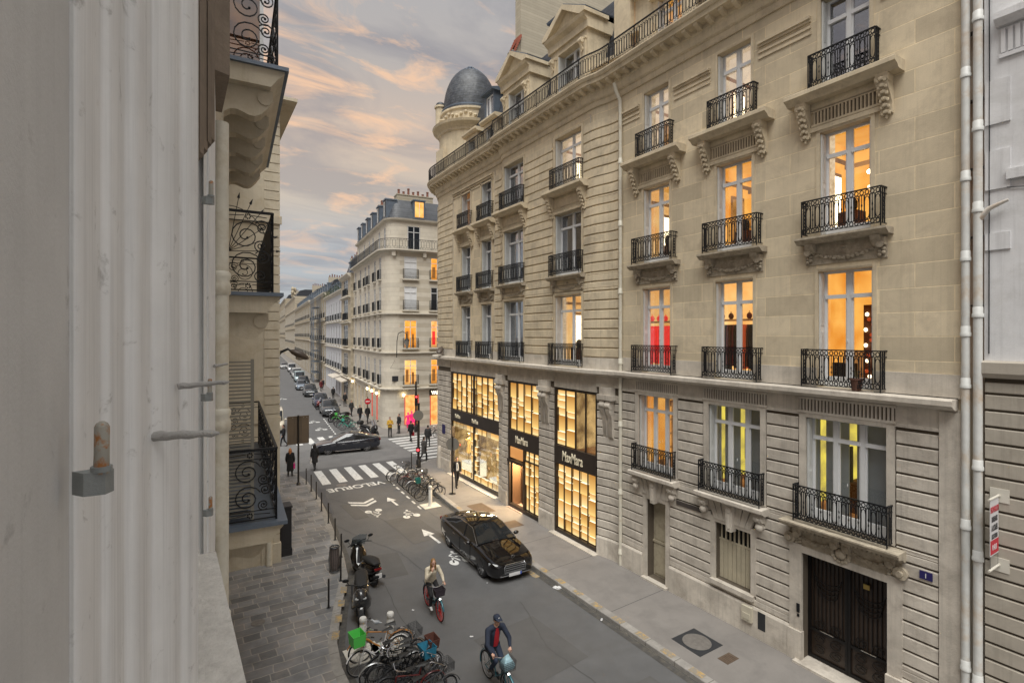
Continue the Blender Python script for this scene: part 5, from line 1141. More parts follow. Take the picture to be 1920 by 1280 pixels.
b = B(); b.box(-.6, 4, -12.6, .55, 18.0, 18.12); b.prismx([(-.02, 17.3), (.1, 17.3), (.45, 18.0), (-.02, 18.0)], -.02, 4); b.build('cornice', M_cream, Eb)
for (c, z, w, h) in ((2.10, 6.75, .62, 3.45), (2.08, 10.9, .66, 3.7)): add_window(Eb, c, z, w, h, 'dark', setb=.12, transom=.6, shutters=False, mull=0, fr=M_zinc)
b = B(); b.tube([(.75 + .02*t + .28*(1 - t/18)*math.cos(t*.42), .08, 1.32 + .30*(1 - t/18)*math.sin(t*.42)) for t in range(19)], .035, 6); b.tube([(.95, .08, 1.62), (1.4, .08, 1.3), (1.85, .08, .55)], [.06, .07, .05], 6); b.build('scroll_ornament', M_cream, Eb, smooth=60)
b = B(); b.cyl((.36, .22, 0), .11, .16, 1.32, 14); b.cyl((.36, .22, 0), .13, 1.32, 1.42, 14); b.build('pipe_cover', M_pipe, Eb, smooth=50)
b = B(); b.box(2.98, 3.42, 22.15, 22.8, .14, .42); b.box(3.0, 3.4, 22.18, 22.78, .42, 2.05); b.box(2.97, 3.43, 22.14, 22.82, 2.05, 2.12); b.box(3.08, 3.32, 22.165, 22.18, .6, 1.9)
tag(b.build('utility_cabinet', mat('dark_cabinet', (.018, .018, .02), .5)), 'tall black cabinet standing against the corner of the quoined house', 'cabinet')
wall_lamp((3.15, 25.3, 8.0), -93, 'brown oval street lamp reaching out from the left house over the road', .75, .36)
# ================================================================ far street
FW = {}
def far_window(parent, P, s, z, w, h, kind='dark', railh=.9, frame=M_wpaint, setb=.14):
    x, y = P(s, 0); x2, y2 = P(s + .02, 0); ang = math.degrees(math.atan2(y2 - y, x2 - x)); key = (w, h, kind, frame.name)
    if key not in FW:
        b = B(); d = -.05
        m = {'dark': M_wdark, 'blind': M_wpaint, 'lit': M_amb, 'warm': M_warm, 'hot': M_hot}[kind]
        b.box(-w/2, w/2, -.09, -.07, 0, h, 1); b.box(-w/2, -w/2 + .05, d, d + .03, 0, h); b.box(w/2 - .05, w/2, d, d + .03, 0, h); b.box(-.03, .03, d, d + .03, 0, h); b.box(-w/2, w/2, d, d + .03, h - .05, h); b.box(-w/2, w/2, d, d + .03, h*.74, h*.74 + .05)
        if kind in ('lit', 'warm', 'hot'): b.box(-w*.3, -w*.12, -.068, -.06, 0, h*.5, 2); b.box(w*.15, w*.38, -.068, -.06, .1*h, h*.6, 3)
        FW[key] = b.mesh('window', [frame, m, M_dim, GAR[0] if kind == 'hot' else M_dim])
    o = link('window', FW[key], parent, (x, y, z), ang)
    if railh:
        k = ('r', round(w + .25, 2), railh)
        if k not in FW:
            b = B(); W_ = w + .25; n = int(W_/.10)
            b.box(-W_/2 - .08, W_/2 + .08, 0, .22, -.14, -.02, 1)
            for zz in (.04, .16, railh): b.box(-W_/2, W_/2, .17, .195, zz - .014, zz + .014)
            for i in range(n + 1): xx = -W_/2 + W_*i/n; b.box(xx - .011, xx + .011, .172, .192, 0, railh)
            for xx in (-W_/2, W_/2): b.box(xx - .012, xx + .012, 0, .18, railh - .02, railh + .01); b.box(xx - .01, xx + .01, .05, .07, 0, railh); b.box(xx - .01, xx + .01, .11, .13, 0, railh)
            FW[k] = b.mesh('railing', [M_iron, M_fars])
        link('railing', FW[k], o, (0, 0, 0))
    return o
M_wdark = mat('dark_window_glass', (.022, .026, .032), .12, .0, spec=.8)
M_hot = E_('glowing_orange_wall', (1.0, .52, .17), 1.2, noise=.7, ns=2.2, col2=(.75, .26, .06))  # glowing sheet colour stands in for a lamplit room behind glass
FRZ = 90 - 5.7
F = thing('corner_building', 'pale corner building across the crossing with slate mansard roof and lit orange windows', 'building', (15.2, 46.7, 0), FRZ)
rF = 1.5
def PF(s, o):
    if s >= rF: return (s, o)
    ph = (rF - s)/rF; ex = 0
    if ph > math.pi/2: ex = (ph - math.pi/2)*rF; ph = math.pi/2
    return (rF - (rF + o)*math.sin(ph), -rF + (rF + o)*math.cos(ph) - ex)
def cs(c): return rF - rF*math.pi/2 - (c - rF)
fcol = (2.0, 4.5, 7.66, 9.64, 12.61, 15.87); X0, X1 = -13.5, 17.4
rowsF = ((4.25, 6.6), (7.75, 10.35), (11.35, 13.55), (14.3, 16.4))
ops = [(s - .38, s + .38, *r_) for s in fcol for r_ in rowsF] + [(cs(c) - w/2, cs(c) + w/2, *r_) for c, w in ((2.45, 1.2), (5.1, 1.3), (8.2, 1.2)) for r_ in rowsF]
shopsF = [(cs(2.55) - .65, cs(2.55) + .65, .45, 3.25), (cs(5.6) - 1.2, cs(5.6) + 1.2, .25, 3.1), (3.2, 3.5, .6, 3.1), (5.6, 5.9, .6, 3.1), (8.4, 9.6, .4, 3.1), (10.6, 11.8, .4, 3.1), (12.9, 14.1, .4, 3.1), (15.2, 16.6, .2, 3.2)]
b = B(); wallgrid(b, X0, X1, 0, 17.0, ops + shopsF, PF, depth=.3, ds=.35); b.build('wall', M_far, F)
b = B()
for z, k in ((3.95, .35), (7.35, .22), (11.05, .25), (17.05, .5)): sweep(b, [(0, z - .35*k*1.4), (.3*k, z - .3*k), (.9*k, z - .12), (.9*k, z), (0, z)], X0, X1, PF, .35)
for s in frange(X0, X1, 60): sweep(b, [(.0, 3.68), (.12, 3.68), (.12, 3.8), (0, 3.8)], s, s + .15, PF)
for c in (.9, 3.8, 6.5): sweep(b, [(0, 16.35), (.25, 16.4), (.3, 16.9), (0, 16.9)], cs(c) - .15, cs(c) + .15, PF)
for s in fcol: b.box(s - .5, s + .5, -.01, .06, 10.42, 10.6); swag(b, s, 10.85, .7, .12, .04)
b.build('string_course', M_fars, F)
b = B(); aop = [(s - .35, s + .35, 17.1, 19.3) for s in fcol] + [(cs(2.9) - .62, cs(2.9) + .62, 17.1, 19.4), (cs(6.6) - .6, cs(6.6) + .6, 17.1, 19.4)]; wallgrid(b, X0, X1, 17.0, 19.9, aop, PF, o=-.45, depth=.2, ds=.35); sweep(b, [(-.45, 19.8), (-.2, 19.9), (-.15, 20.05), (-.45, 20.1)], X0, X1, PF, .35); b.build('attic_wall', M_far, F)
rail_path(PF, X0 + .3, X1 - .1, .32, 17.06, h=.95, step=.26, parent=F, name='terrace_railing', m=M_irong)
b = B(); ds_ = frange(X0, X1, 70); b.loft([[(*PF(s, -.4), 20.1), (*PF(s, -.85), 21.4), (*PF(s, -1.3), 22.0), (*PF(s, -1.42), 22.05), (*PF(s, -1.42), 20.1)] for s in ds_]); b.face([(2, -2, 22.0), (X1, -2, 22.0), (X1, -9, 22.2), (2, -9, 22.2)]); b.build('roof', M_slate, F, smooth=30)
b = B(); b.box(.6, X1, -9, -.75, 0, 17.0) if 0 else None
b.box(1.6, X1 - .02, -12, -1.5, 0, 21.9); b.build('body_core', M_slate, F)
for s in (1.6, 4.6, 7.8, 10.6, 13.6, 16.2) + (cs(3.4), cs(7.2)):
    x, y = PF(s, -.45); x2, y2 = PF(s + .02, -.45); b = B(); b.box(-.55, .55, -1.0, .1, 0, 1.7); b.box(-.62, .62, -1.0, .2, 1.7, 1.82); b.box(-.42, .42, .1, .14, .15, 1.6, 1); b.box(-.02, .02, .14, .17, .15, 1.6, 2)
    b.build('dormer', [M_zinc, M_wdark if s != cs(3.4) else M_warm, M_wpaint], F, loc=(x, y, 20.15), rotz=math.degrees(math.atan2(y2 - y, x2 - x)))
b = B(); b.box(3.0, 4.2, -5.6, -1.9, 21, 23.0); b.box(2.95, 4.25, -5.65, -1.85, 23.0, 23.1); b.box(9.5, 10.4, -2.4, -1.4, 21, 23.4); ch = b.build('chimney', M_chim, F); 
M_pot = mat('old_clay_pot', (.20, .085, .06), .85, var=.2, vs=3)
def pot(parent, x, y, z, k=1.):
    if 'pot' not in FW: b = B(); b.lathe([(0, 0), (.13, 0), (.11, .5), (.14, .52), (.14, .58), (.09, .6), (0, .55)], n=8); FW['pot'] = b.mesh('chimney_pot', M_pot)
    o = link('chimney_pot', FW['pot'], parent, (x, y, z)); o.scale = (1, 1, k)
for i in range(7): pot(ch, 3.6, -2.2 - i*.5, 23.1, (1, .7, 1.3, .8, 1, .6, 1.1)[i])
for i in range(2): pot(ch, 9.8 + .35*i, -1.9, 23.4)
kf = {(0, 0): 'warm', (0, 1): 'lit', (1, 0): 'lit', (1, 1): 'hot', (0, 2): 'blind', (0, 3): 'blind', (1, 3): 'lit'}
for j, r_ in enumerate(rowsF):
    for s in fcol: far_window(F, PF, s, r_[0], .74, r_[1] - r_[0])
    for i, (c, w) in enumerate(((2.45, 1.2), (5.1, 1.3), (8.2, 1.2))): far_window(F, PF, cs(c), r_[0], w, r_[1] - r_[0], kf.get((i, j), 'dark'))
for s in fcol: far_window(F, lambda s, o: PF(s, o - .45), s, 17.1, .68, 2.2, railh=0)
for c in (2.9, 6.6): far_window(F, lambda s, o: PF(s, o - .45), cs(c), 17.1, 1.2, 2.3, railh=0)
# street-level shop windows of the corner building
M_redf = mat('red_frame', (.35, .04, .03), .5, emit=((.5, .05, .03), .3))  # frame paint glows slightly in place of light falling on it
def pshop(s0, s1, z0, z1, m=0):
    b = B(); p, q = PF(s0, -.28), PF(s1, -.28); b.face([(*p, z0), (*q, z0), (*q, z1), (*p, z1)], m)
    b.build('shop_window', [M_hot, M_warm, E_('soft_glowing_wall', (.80, .62, .38), .8, noise=.5, ns=2, col2=(.35, .26, .16))], F)  # flat glowing sheets stand in for the lit shop interiors
pshop(*shopsF[0]); pshop(*shopsF[1]); pshop(*shopsF[2], 1); pshop(*shopsF[3], 1)
for q in shopsF[4:]: pshop(*q, 2)
b = B()
for q in shopsF[:4]:
    for s in (q[0], q[1]): sweep(b, [(-.2, q[2]), (.03, q[2]), (.03, q[3]), (-.2, q[3])], s - .04, s + .04, PF)
sweep(b, [(-.2, .25), (.03, .25), (.03, 3.1), (-.2, 3.1)], cs(5.6) - .05, cs(5.6) + .05, PF)
b.build('shop_frame', M_redf, F)
b = B(); sweep(b, [(0, 3.14), (.08, 3.14), (.08, 3.66), (0, 3.66)], cs(7.0), cs(4.3), PF); sg = b.build('sign_board', M_brown, F)
x, y = PF(cs(5.6), .1); text('VALENTINO', .48, emat('lit_letters', (1, .86, .66), 2.2), sg, (x, y, 3.22), (R(90), 0, R(-90)), 'lettering', .02, .85, .012)
b = B(); x, y = PF(.35, .06); b.build
b.box(0, 0.001, 0, .001, 0, .001) if 0 else None
for c, sg_ in ((1.0, 4.6),):
    x, y = PF(cs(c), 0); b.box(x - .06, x, y - .3, y + .3, sg_, sg_ + .5)
b.build('street_plate', M_irong, F)
b = B()
for s in (2.6, 5.0, 7.4, cs(1.75), 16.9): x, y = PF(s, .22); b.ell((x, y, 3.3), .10, .10, .13, 8, 6)
b.build('wall_light', M_lamp, F)
M_mag = mat('magenta_cloth', (.75, .02, .16), .6, emit=((.85, .03, .2), .12))  # cloth glows slightly in place of light from the shop
for i, (dx, dz) in enumerate(((.35, .7), (-.1, .5), (.1, .95))):
    o = mannequin(0, 0, 0, .85).build('mannequin', M_mag, smooth=60); x, y = PF(cs(2.2 + .35*i), .05); w_ = F.matrix_basis; w_ = Matrix.Translation((15.2, 46.7, 0)) @ Matrix.Rotation(R(FRZ), 4, 'Z'); p = w_ @ Vector((x, y - 0, 0))
    o.location = (p.x, p.y - .0, .15 + .1*i); tag(o, ('bright pink mannequin at the left of the orange corner shop window', 'bright pink mannequin in the middle of the orange corner shop window', 'bright pink mannequin at the right of the orange corner shop window')[i], 'mannequin')
t = thing('wall_lantern', 'old lantern on a swan-neck bracket high on the pale corner building', 'lantern', (15.95, 45.35, 8.2), 0); b = B(); b.tube([(0, .2, -1.3), (0, .1, .2), (.05, -.1, .9), (.35, -.45, 1.1), (.65, -.6, .85), (.68, -.62, .5)], .035, 6); b.build('bracket', M_iron, t, smooth=60)
b = B(); b.lathe([(0, .5), (.07, .45), (.24, .3), (.26, .26)], (.68, -.62, .0), 8); b.lathe([(.12, -.42), (0, -.5)], (.68, -.62, 0), 8); b.build('lantern_top', M_iron, t); b = B(); b.lathe([(.24, .26), (.12, -.42)], (.68, -.62, 0), 8); b.build('lantern_glass', mat('lantern_glass', (.22, .21, .19), .3), t)
def row_house(t0, t1, H, label, m, cols, rows, w=1.0, roofh=3.0, name='terraced_building', chim=(), green=False, off=0., core=10, dorm=True, ledge=(), attic=True, mt=M_fars, roofm=M_slate):
    x, y = far(t0, -off); W_ = t1 - t0; T = thing(name, label, 'building', (x, y, 0), FRZ)
    cc = [W_*(i + .5)/cols for i in range(cols)]; ops = [(c - w/2, c + w/2, z, z + h) for c in cc for z, h in rows]
    b = B(); b.box(0, .04, -.3, -.001, 0, H); b.box(W_ - .04, W_, -.3, -.001, 0, H); wallgrid(b, 0, W_, 0, H, ops, depth=.25); b.box(0, W_, -core, -.3, 0, H); b.build('wall', m, T)
    b = B(); sweep(b, [(0, H - .5), (.1, H - .45), (.45, H - .12), (.45, H), (0, H)], 0, W_)
    for z in ledge: sweep(b, [(0, z - .2), (.2, z - .12), (.3, z - .1), (.3, z), (0, z)], 0, W_)
    b.build('cornice', mt, T)
    for j, (z, h) in enumerate(rows):
        for c in cc: far_window(T, PID, c, z, w, h, railh=.85 if j else 0)
    b = B(); b.prismx([(-.35, H), (-1.4, H + roofh*.8), (-3, H + roofh), (-core, H + roofh), (-core, H)], 0, W_); rf = b.build('roof', roofm, T)
    if dorm:
        for c in cc: b = B(); b.box(c - .5, c + .5, -1.6, -.5, H + .2, H + 1.7); b.box(c - .56, c + .56, -1.6, -.4, H + 1.7, H + 1.85); b.box(c - .36, c + .36, -.5, -.47, H + .35, H + 1.6, 1); b.build('dormer', [M_zinc, M_wdark], rf)
    for s, y0, l, h in chim:
        b = B(); b.box(s - .35, s + .35, y0 - l, y0, H, H + h); ch = b.build('chimney', M_chim, rf); 
        for k in range(max(2, int(l/.5))): pot(ch, s, y0 - .25 - .5*k, H + h, .7 + .15*(k*7 % 4))
    if green:
        M_leaf = mat('balcony_leaves', (.045, .065, .03), .8, var=.3, vs=6)
        b = B(); rnd = random.Random(5)
        for k in range(420):
            x, yy, z = rnd.uniform(.2, W_ - .2), .25 + rnd.uniform(-.2, .25), H + rnd.uniform(-.1, .9); a = rnd.uniform(0, 6.3); q = rnd.uniform(.08, .18)
            b.face([(x, yy, z), (x + q*math.cos(a), yy + q*math.sin(a), z + q*.3), (x + q*.4*math.cos(a), yy + q*.3, z + q)])
        tag(b.build('balcony_planting', M_leaf, T), kind='stuff')
    return T
M_g1 = mat('warm_beige_stone', (.47, .41, .31), .9, var=.1, vs=.6, stain=((.3, .25, .18), .5, .6), joints=('xz', 1.8, .4, (.8, .8, .8), .02, .5)); M_g2 = mat('bluish_white_stucco', (.57, .58, .61), .9, var=.05, vs=.7, streak=.15)
M_g3 = mat('tan_stone', (.42, .36, .26), .9, var=.1, vs=.5, stain=((.27, .22, .16), .5, .5), joints=('xz', 1.8, .4, (.8, .8, .8), .02, .5))
row_house(17.4, 25.3, 16.6, 'narrow beige building with wide bay windows next to the pale corner building', M_g1, 1, ((.6, 2.4), (3.9, 2.7), (7.6, 2.6), (10.9, 2.6), (14.0, 2.0)), 3.4, 3.6, chim=((1.2, -2, 3.5, 5.4),), ledge=(3.6, 7.2, 10.6, 13.8), off=-.35)
row_house(25.3, 46.7, 15.3, 'long bluish-white building with planting along its top balcony', M_g2, 7, ((.4, 2.6), (4.0, 2.3), (7.6, 2.7), (11.2, 2.7)), 1.0, 2.6, chim=((14, -3, 6, 6.2), (3, -2, 3.5, 5.2)), green=True, ledge=(3.7, 7.2, 10.9))
row_house(46.7, 76.7, 16.4, 'tan stone building behind the scaffolding', M_g3, 8, ((.4, 2.6), (4.2, 2.4), (8.0, 2.6), (12, 2.8)), 1.1, 2.8, chim=((22, -3, 5, 5.0),), ledge=(7.6, 11.6))
row_house(76.7, 132, 16.8, 'long tan building with a railing along the eaves far down the street', M_g3, 12, ((.4, 2.6), (4.2, 2.8), (8.4, 3.2), (12.8, 2.6)), 1.3, 3.2, chim=((30, -3, 4, 6),), ledge=(7.8, 12.2))
row_house(132, 200, 21.5, 'tall tan building with rooftop sculpture near the end of the street', M_g1, 10, ((.4, 4), (6, 4), (12, 4)), 1.6, 2.2, dorm=False, ledge=(11, 17), chim=((30, -1, 2, 4),))
row_house(200, 330, 25, 'last hazy stone building closing the long street view', M_g3, 12, ((2, 5), (9, 6), (17, 4)), 2.2, 2, dorm=False, ledge=(8, 16))
b = B(); rnd = random.Random(3)
for k in range(26):
    a = rnd.uniform(0, 6.3); b.ell((rnd.uniform(-2.2, 2.2), rnd.uniform(-.5, .5), rnd.uniform(0, 2.6)), rnd.uniform(.3, .8), .5, rnd.uniform(.4, .9), 7, 5)
o = b.build('roof_sculpture', M_g3, smooth=60); o.location = (*far(158, -1), 23.2); o.rotation_euler = (0, 0, R(FRZ)); tag(o, 'weathered carved stone group on the roof of the tall tan building', 'sculpture')
# scaffolding
t = thing('scaffolding', 'grey netted scaffolding tower on the pavement in front of the tan building', 'scaffolding', (*far(52, 0), 0), FRZ); b = B()
for s in (0, 2, 4, 6):
    for yy in (.4, 1.5): b.tube([(s, yy, 0), (s, yy, 16)], .05, 5)
b.build('pole', M_zinc, t); b = B()
for k in range(8):
    for yy in (.4, 1.5): b.tube([(0, yy, 2*k), (6, yy, 2*k)], .04, 4)
    b.box(0, 6, .4, 1.5, 2*k - .05, 2*k)
    for s in (0, 2, 4, 6): b.tube([(s, .4, 2*k), (s, 1.5, 2*k)], .04, 4)
    if k < 7: b.tube([(0, 1.5, 2*k), (2, 1.5, 2*k + 2)], .03, 4); b.tube([(4, 1.5, 2*k + 2), (6, 1.5, 2*k)], .03, 4)
b.build('deck', M_zinc, t)
# awnings and shop fronts along the far pavement
for (t0, t1, z, lab, m) in ((19.0, 24.5, 3.1, 'pale glass canopy over the far pavement beside the corner building', M_pale), (27, 33, 3.0, 'second pale canopy further along the far pavement', M_pale)):
    b = B(); b.prismx([(0, z + .3), (1.3, z), (1.3, z - .12), (0, z + .1)], 0, t1 - t0); o = b.build('awning', m); o.location = (*far(t0, 0), 0); o.rotation_euler = (0, 0, R(FRZ)); tag(o, lab, 'awning')
hz = B(); hz.box(-40, 80, -20, 420, -1, 60)
MH = bpy.data.materials.new('haze_air'); MH.use_nodes = True; MH.node_tree.nodes.clear()
vn = N(MH.node_tree, 'ShaderNodeVolumePrincipled'); vn.inputs['Color'].default_value = (.85, .88, .95, 1); vn.inputs['Density'].default_value = .0016
ho = N(MH.node_tree, 'ShaderNodeOutputMaterial'); MH.node_tree.links.new(vn.outputs[0], ho.inputs['Volume'])
USE_HAZE = False
if USE_HAZE: h_ = hz.build('haze', MH); tag(h_, kind='stuff')
# ================================================================ vehicles
M_tyre = mat('tyre', (.012, .012, .013), .8); M_rim = mat('alloy_rim', (.45, .45, .46), .3, .9); M_lens = mat('headlamp_lens', (.55, .58, .60), .1, .3, spec=.8)
M_cglass = mat('car_glass', (.012, .014, .016), .06, spec=.9); M_red = mat('tail_lamp', (.16, .006, .006), .2); M_plate = mat('number_plate_white', (.6, .6, .6), .4)
M_seat = mat('saddle_black', (.012, .012, .012), .6)
def wheel_mesh(r=.34, w=.22, spokes=10):
    b = B(); b.lathe([(r*.70, -w/2), (r*.93, -w/2), (r, -w*.38), (r, w*.38), (r*.93, w/2), (r*.70, w/2), (r*.66, w*.3), (r*.66, -w*.3), (r*.70, -w/2)], n=28, axis='y')
    for s_ in (-1, 1):
        b.lathe([(r*.66, s_*w*.46), (r*.72, s_*w*.47), (r*.72, s_*w*.3)], n=28, axis='y', mi=1)
        for k in range(spokes): a = k*2*math.pi/spokes; b.tube([(r*.10*math.cos(a), s_*w*.36, r*.10*math.sin(a)), (r*.68*math.cos(a), s_*w*.40, r*.68*math.sin(a))], [r*.075, r*.055], 4, 1)
        b.cyl((0, s_*w*.36, 0), r*.16, -.01, .012, 12, 1, 'y'); b.cyl((0, s_*w*.2, 0), r*.66, -.005, .005, 20, 2, 'y')
    return b.mesh('wheel', [M_tyre, M_rim, M_dark])
CARK = { # stations: x, half width, z bottom, z waist, z top ; greenhouse: x, z top, half width top ; axles, wheel radius
 'limousine': dict(st=[(-2.62, .70, .40, .78, .88), (-2.55, .82, .32, .88, 1.00), (-2.3, .90, .24, .93, 1.05), (-1.85, .945, .2, .95, 1.06), (-1.0, .955, .2, .94, 1.0), (0, .955, .2, .93, .98), (.9, .955, .19, .92, 1.01), (1.25, .955, .19, .90, 1.00), (1.8, .945, .19, .84, .93), (2.25, .91, .20, .76, .84), (2.48, .84, .20, .68, .76), (2.60, .70, .24, .58, .68)],
   gh=[(-1.95, 1.04, .74), (-1.25, 1.34, .60), (-.7, 1.45, .60), (0, 1.485, .62), (.45, 1.46, .61), (1.22, 1.02, .80)], ax=(1.70, -1.42), r=.355, w=.955, L=5.2),
 'sedan': dict(st=[(-2.45, .68, .45, .82, .95), (-2.38, .80, .35, .90, 1.04), (-2.1, .88, .24, .93, 1.08), (-1.5, .92, .2, .93, 1.05), (-.6, .93, .2, .90, .96), (.4, .93, .19, .88, .95), (1.05, .93, .19, .86, .96), (1.7, .915, .19, .80, .88), (2.15, .87, .2, .72, .79), (2.38, .78, .22, .62, .70), (2.46, .66, .26, .54, .62)],
   gh=[(-2.0, 1.06, .72), (-1.15, 1.34, .58), (-.5, 1.43, .58), (.1, 1.44, .58), (1.15, .97, .78)], ax=(1.45, -1.40), r=.34, w=.92, L=4.9),
 'hatchback': dict(st=[(-2.0, .70, .42, .85, 1.0), (-1.9, .84, .32, .95, 1.06), (-1.3, .89, .2, .95, 1.02), (0, .90, .2, .92, .98), (.85, .90, .2, .90, 1.0), (1.5, .88, .2, .82, .92), (1.9, .80, .22, .70, .80), (2.05, .66, .26, .58, .68)],
   gh=[(-1.95, 1.05, .66), (-1.7, 1.44, .58), (-1.0, 1.53, .60), (.1, 1.52, .60), (1.05, 1.0, .68)], ax=(1.28, -1.27), r=.32, w=.90, L=4.05),
 'suv': dict(st=[(-2.2, .75, .5, .95, 1.1), (-2.12, .88, .4, 1.05, 1.16), (-1.4, .93, .26, 1.04, 1.12), (0, .94, .26, 1.02, 1.08), (.95, .94, .26, 1.0, 1.12), (1.6, .92, .26, .94, 1.06), (2.1, .85, .28, .82, .94), (2.28, .70, .32, .66, .78)],
   gh=[(-2.12, 1.14, .72), (-1.85, 1.56, .62), (-1.1, 1.66, .64), (.1, 1.65, .64), (1.15, 1.1, .72)], ax=(1.4, -1.35), r=.36, w=.94, L=4.5),
 'van': dict(st=[(-2.3, .86, .4, 1.1, 1.2), (-2.25, .92, .34, 1.14, 1.2), (0, .94, .28, 1.1, 1.16), (1.4, .94, .28, 1.08, 1.18), (1.95, .92, .28, .98, 1.08), (2.25, .84, .3, .84, .94), (2.38, .70, .34, .68, .78)],
   gh=[(-2.28, 1.2, .84), (-2.2, 1.95, .76), (-1.2, 2.04, .80), (.5, 2.02, .80), (.95, 1.92, .78), (1.85, 1.12, .76)], ax=(1.55, -1.5), r=.33, w=.94, L=4.7)}
def crm(P, k):
    """Catmull-Rom refinement of a list of tuples"""
    out = []
    for i in range(len(P) - 1):
        a, b_, c, d = P[max(i - 1, 0)], P[i], P[i + 1], P[min(i + 2, len(P) - 1)]
        for j in range(k): t = j/k; out.append(tuple(.5*(2*q + (r_ - p)*t + (2*p - 5*q + 4*r_ - s_)*t*t + (-p + 3*q - 3*r_ + s_)*t**3) for p, q, r_, s_ in zip(a, b_, c, d)))
    return out + [P[-1]]
def boolcut(me, cuts, name):
    o = bpy.data.objects.new('tmp', me); COL.objects.link(o); os_ = []
    for i, (x, r) in enumerate(cuts):
        b = B(); b.cyl((x, 0, r*.94), r*1.13, -1.6, 1.6, 28, 0, 'y'); c = b.build('cut', M_tyre); os_.append(c)
        m = o.modifiers.new('b', 'BOOLEAN'); m.operation = 'DIFFERENCE'; m.object = c; m.solver = 'EXACT'
    me2 = evalmesh(o, name)
    for c in os_: mm = c.data; bpy.data.objects.remove(c); bpy.data.meshes.remove(mm)
    return me2
def car(kind, name, paint, detail=1, lights=False):
    K = CARK[kind]; T = thing(name, '', 'car'); b = B()
    def ring(x, hw, zb, zw, zt):
        h = [(0, zb), (hw*.80, zb), (hw*.95, zb + .05), (hw*.99, zb + .16), (hw, (zb + zw)*.5), (hw*.995, zw - .10), (hw*.965, zw - .02), (hw*.90, zw + (zt - zw)*.35), (hw*.60, zt - (zt - zw)*.22), (hw*.3, zt - .01), (0, zt)]
        h = h[:2] + crm(h[2:], 3)
        return [(x, y, z) for y, z in h] + [(x, -y, z) for y, z in h[-2:0:-1]]
    b.loft([ring(*s) for s in crm(K['st'], 4 if detail > 1 else 2)]); me = b.mesh('body', [paint, M_tyre])
    me = boolcut(me, [(a, K['r']) for a in K['ax']], 'body'); me.shade_smooth(); me.set_sharp_from_angle(angle=R(42)); body = link('body', me, T)
    # glasshouse
    g = K['gh']; st = K['st']
    def waist(x):
        for s, q in zip(st[:-1], st[1:]):
            if s[0] <= x <= q[0]: t = (x - s[0])/(q[0] - s[0]); return s[1] + (q[1] - s[1])*t, s[3] + (q[3] - s[3])*t, s[4] + (q[4] - s[4])*t
        return st[0][1], st[0][3], st[0][4]
    rings = []
    for x, zt, ht in g:
        hw, zw, ztt = waist(x); e = zt <= ztt + .03
        zl = zw - .03; y1 = hw*.90; 
        if e: h = [(0, zl), (y1, zl), (y1*.98, zw + .01), (ht + .05, ztt - .03), (ht, ztt - .005), (ht*.5, ztt + .012), (0, ztt + .018)]
        else: h = [(0, zl), (y1, zl), (y1*.985, zw + .03), (ht + .06, zt - .10), (ht, zt - .035), (ht*.5, zt - .004), (0, zt)]
        rings.append([(x, y, z) for y, z in h] + [(x, -y, z) for y, z in h[-2:0:-1]])
    n = len(rings)
    def mf(i, j):
        top = j in (3, 4, 5, 6, 7, 8)
        if j in (4, 5, 6, 7) or j in (3, 8): return 0 if 0 < i < n - 2 else (1 if j in (4, 5, 6, 7) else 0)
        if j in (2, 9): return 1 if (kind != 'van' or i >= n - 3) else 0
        return 0
    b = B(); b.loft(rings, mf=mf); b.build('cabin', [paint, M_cglass], T, smooth=35)
    b = B()
    for s_ in (1, -1): # window line and pillars
        pts = [(x, s_*abs(r_[3][1])*1.005, r_[3][2] + .012) for x, r_ in zip([q[0] for q in g], rings)]; b.tube(pts, .014, 4)
        pts = [(x, s_*abs(r_[2][1])*1.012, r_[2][2] - .004) for x, r_ in zip([q[0] for q in g], rings)][::1]; b.tube(pts, .012, 4)
    b.build('window_trim', M_chrome if kind in ('limousine', 'sedan') else M_iron, T)
    b = B(); hx = K['st'][-2]
    for s_ in (1, -1):
        mid = g[len(g)//2][0]; hw, zw, _ = waist(mid); k = g[len(g)//2]; b.tube([(mid, s_*hw*.90, zw), (mid - .03, s_*(k[2] + .055), k[1] - .08)], .028, 4)
    b.build('pillar', M_iron, T)
    for a in K['ax']:
        for s_ in (1, -1):
            key = ('w', K['r'])
            if key not in FW: FW[key] = wheel_mesh(K['r'])
            link('wheel', FW[key], T, (a, s_*(K['w'] - .115), K['r']), 0)
    front = K['st'][-1]; f2_ = K['st'][-2]; f3_ = K['st'][-3]
    for s_ in (1, -1): # lamps, mirrors, handles
        b = B(); z = f2_[3] - .06; b.loft([[(f2_[0] + .02, s_*(f2_[1]*.52), z + d_) for d_ in (-.05, .05)] + [(f2_[0] + .0, s_*(f2_[1]*.52), z + .05)], [(f2_[0] - .0, s_*(f2_[1]*.90), z - .05), (f2_[0] - .02, s_*(f2_[1]*.93), z + .08), (f2_[0] - .04, s_*(f2_[1]*.9), z + .08)], [(f3_[0] + .05, s_*(f3_[1]*1.0), z + .03), (f3_[0] + .04, s_*(f3_[1]*1.002), z + .11), (f3_[0] + .03, s_*(f3_[1]*.98), z + .11)]])
        b.build('headlight', M_lens if not lights else emat('headlamp_on', (1, .93, .78), 6), T)
        b = B(); q = K['st'][1]; b.box(q[0] - .09, q[0] + .02, s_*q[1]*.55 if s_ > 0 else -q[1]*1.0, s_*q[1]*1.0 if s_ > 0 else -q[1]*.55, q[3] - .10, q[3] + .02); b.build('tail_light', M_red, T)
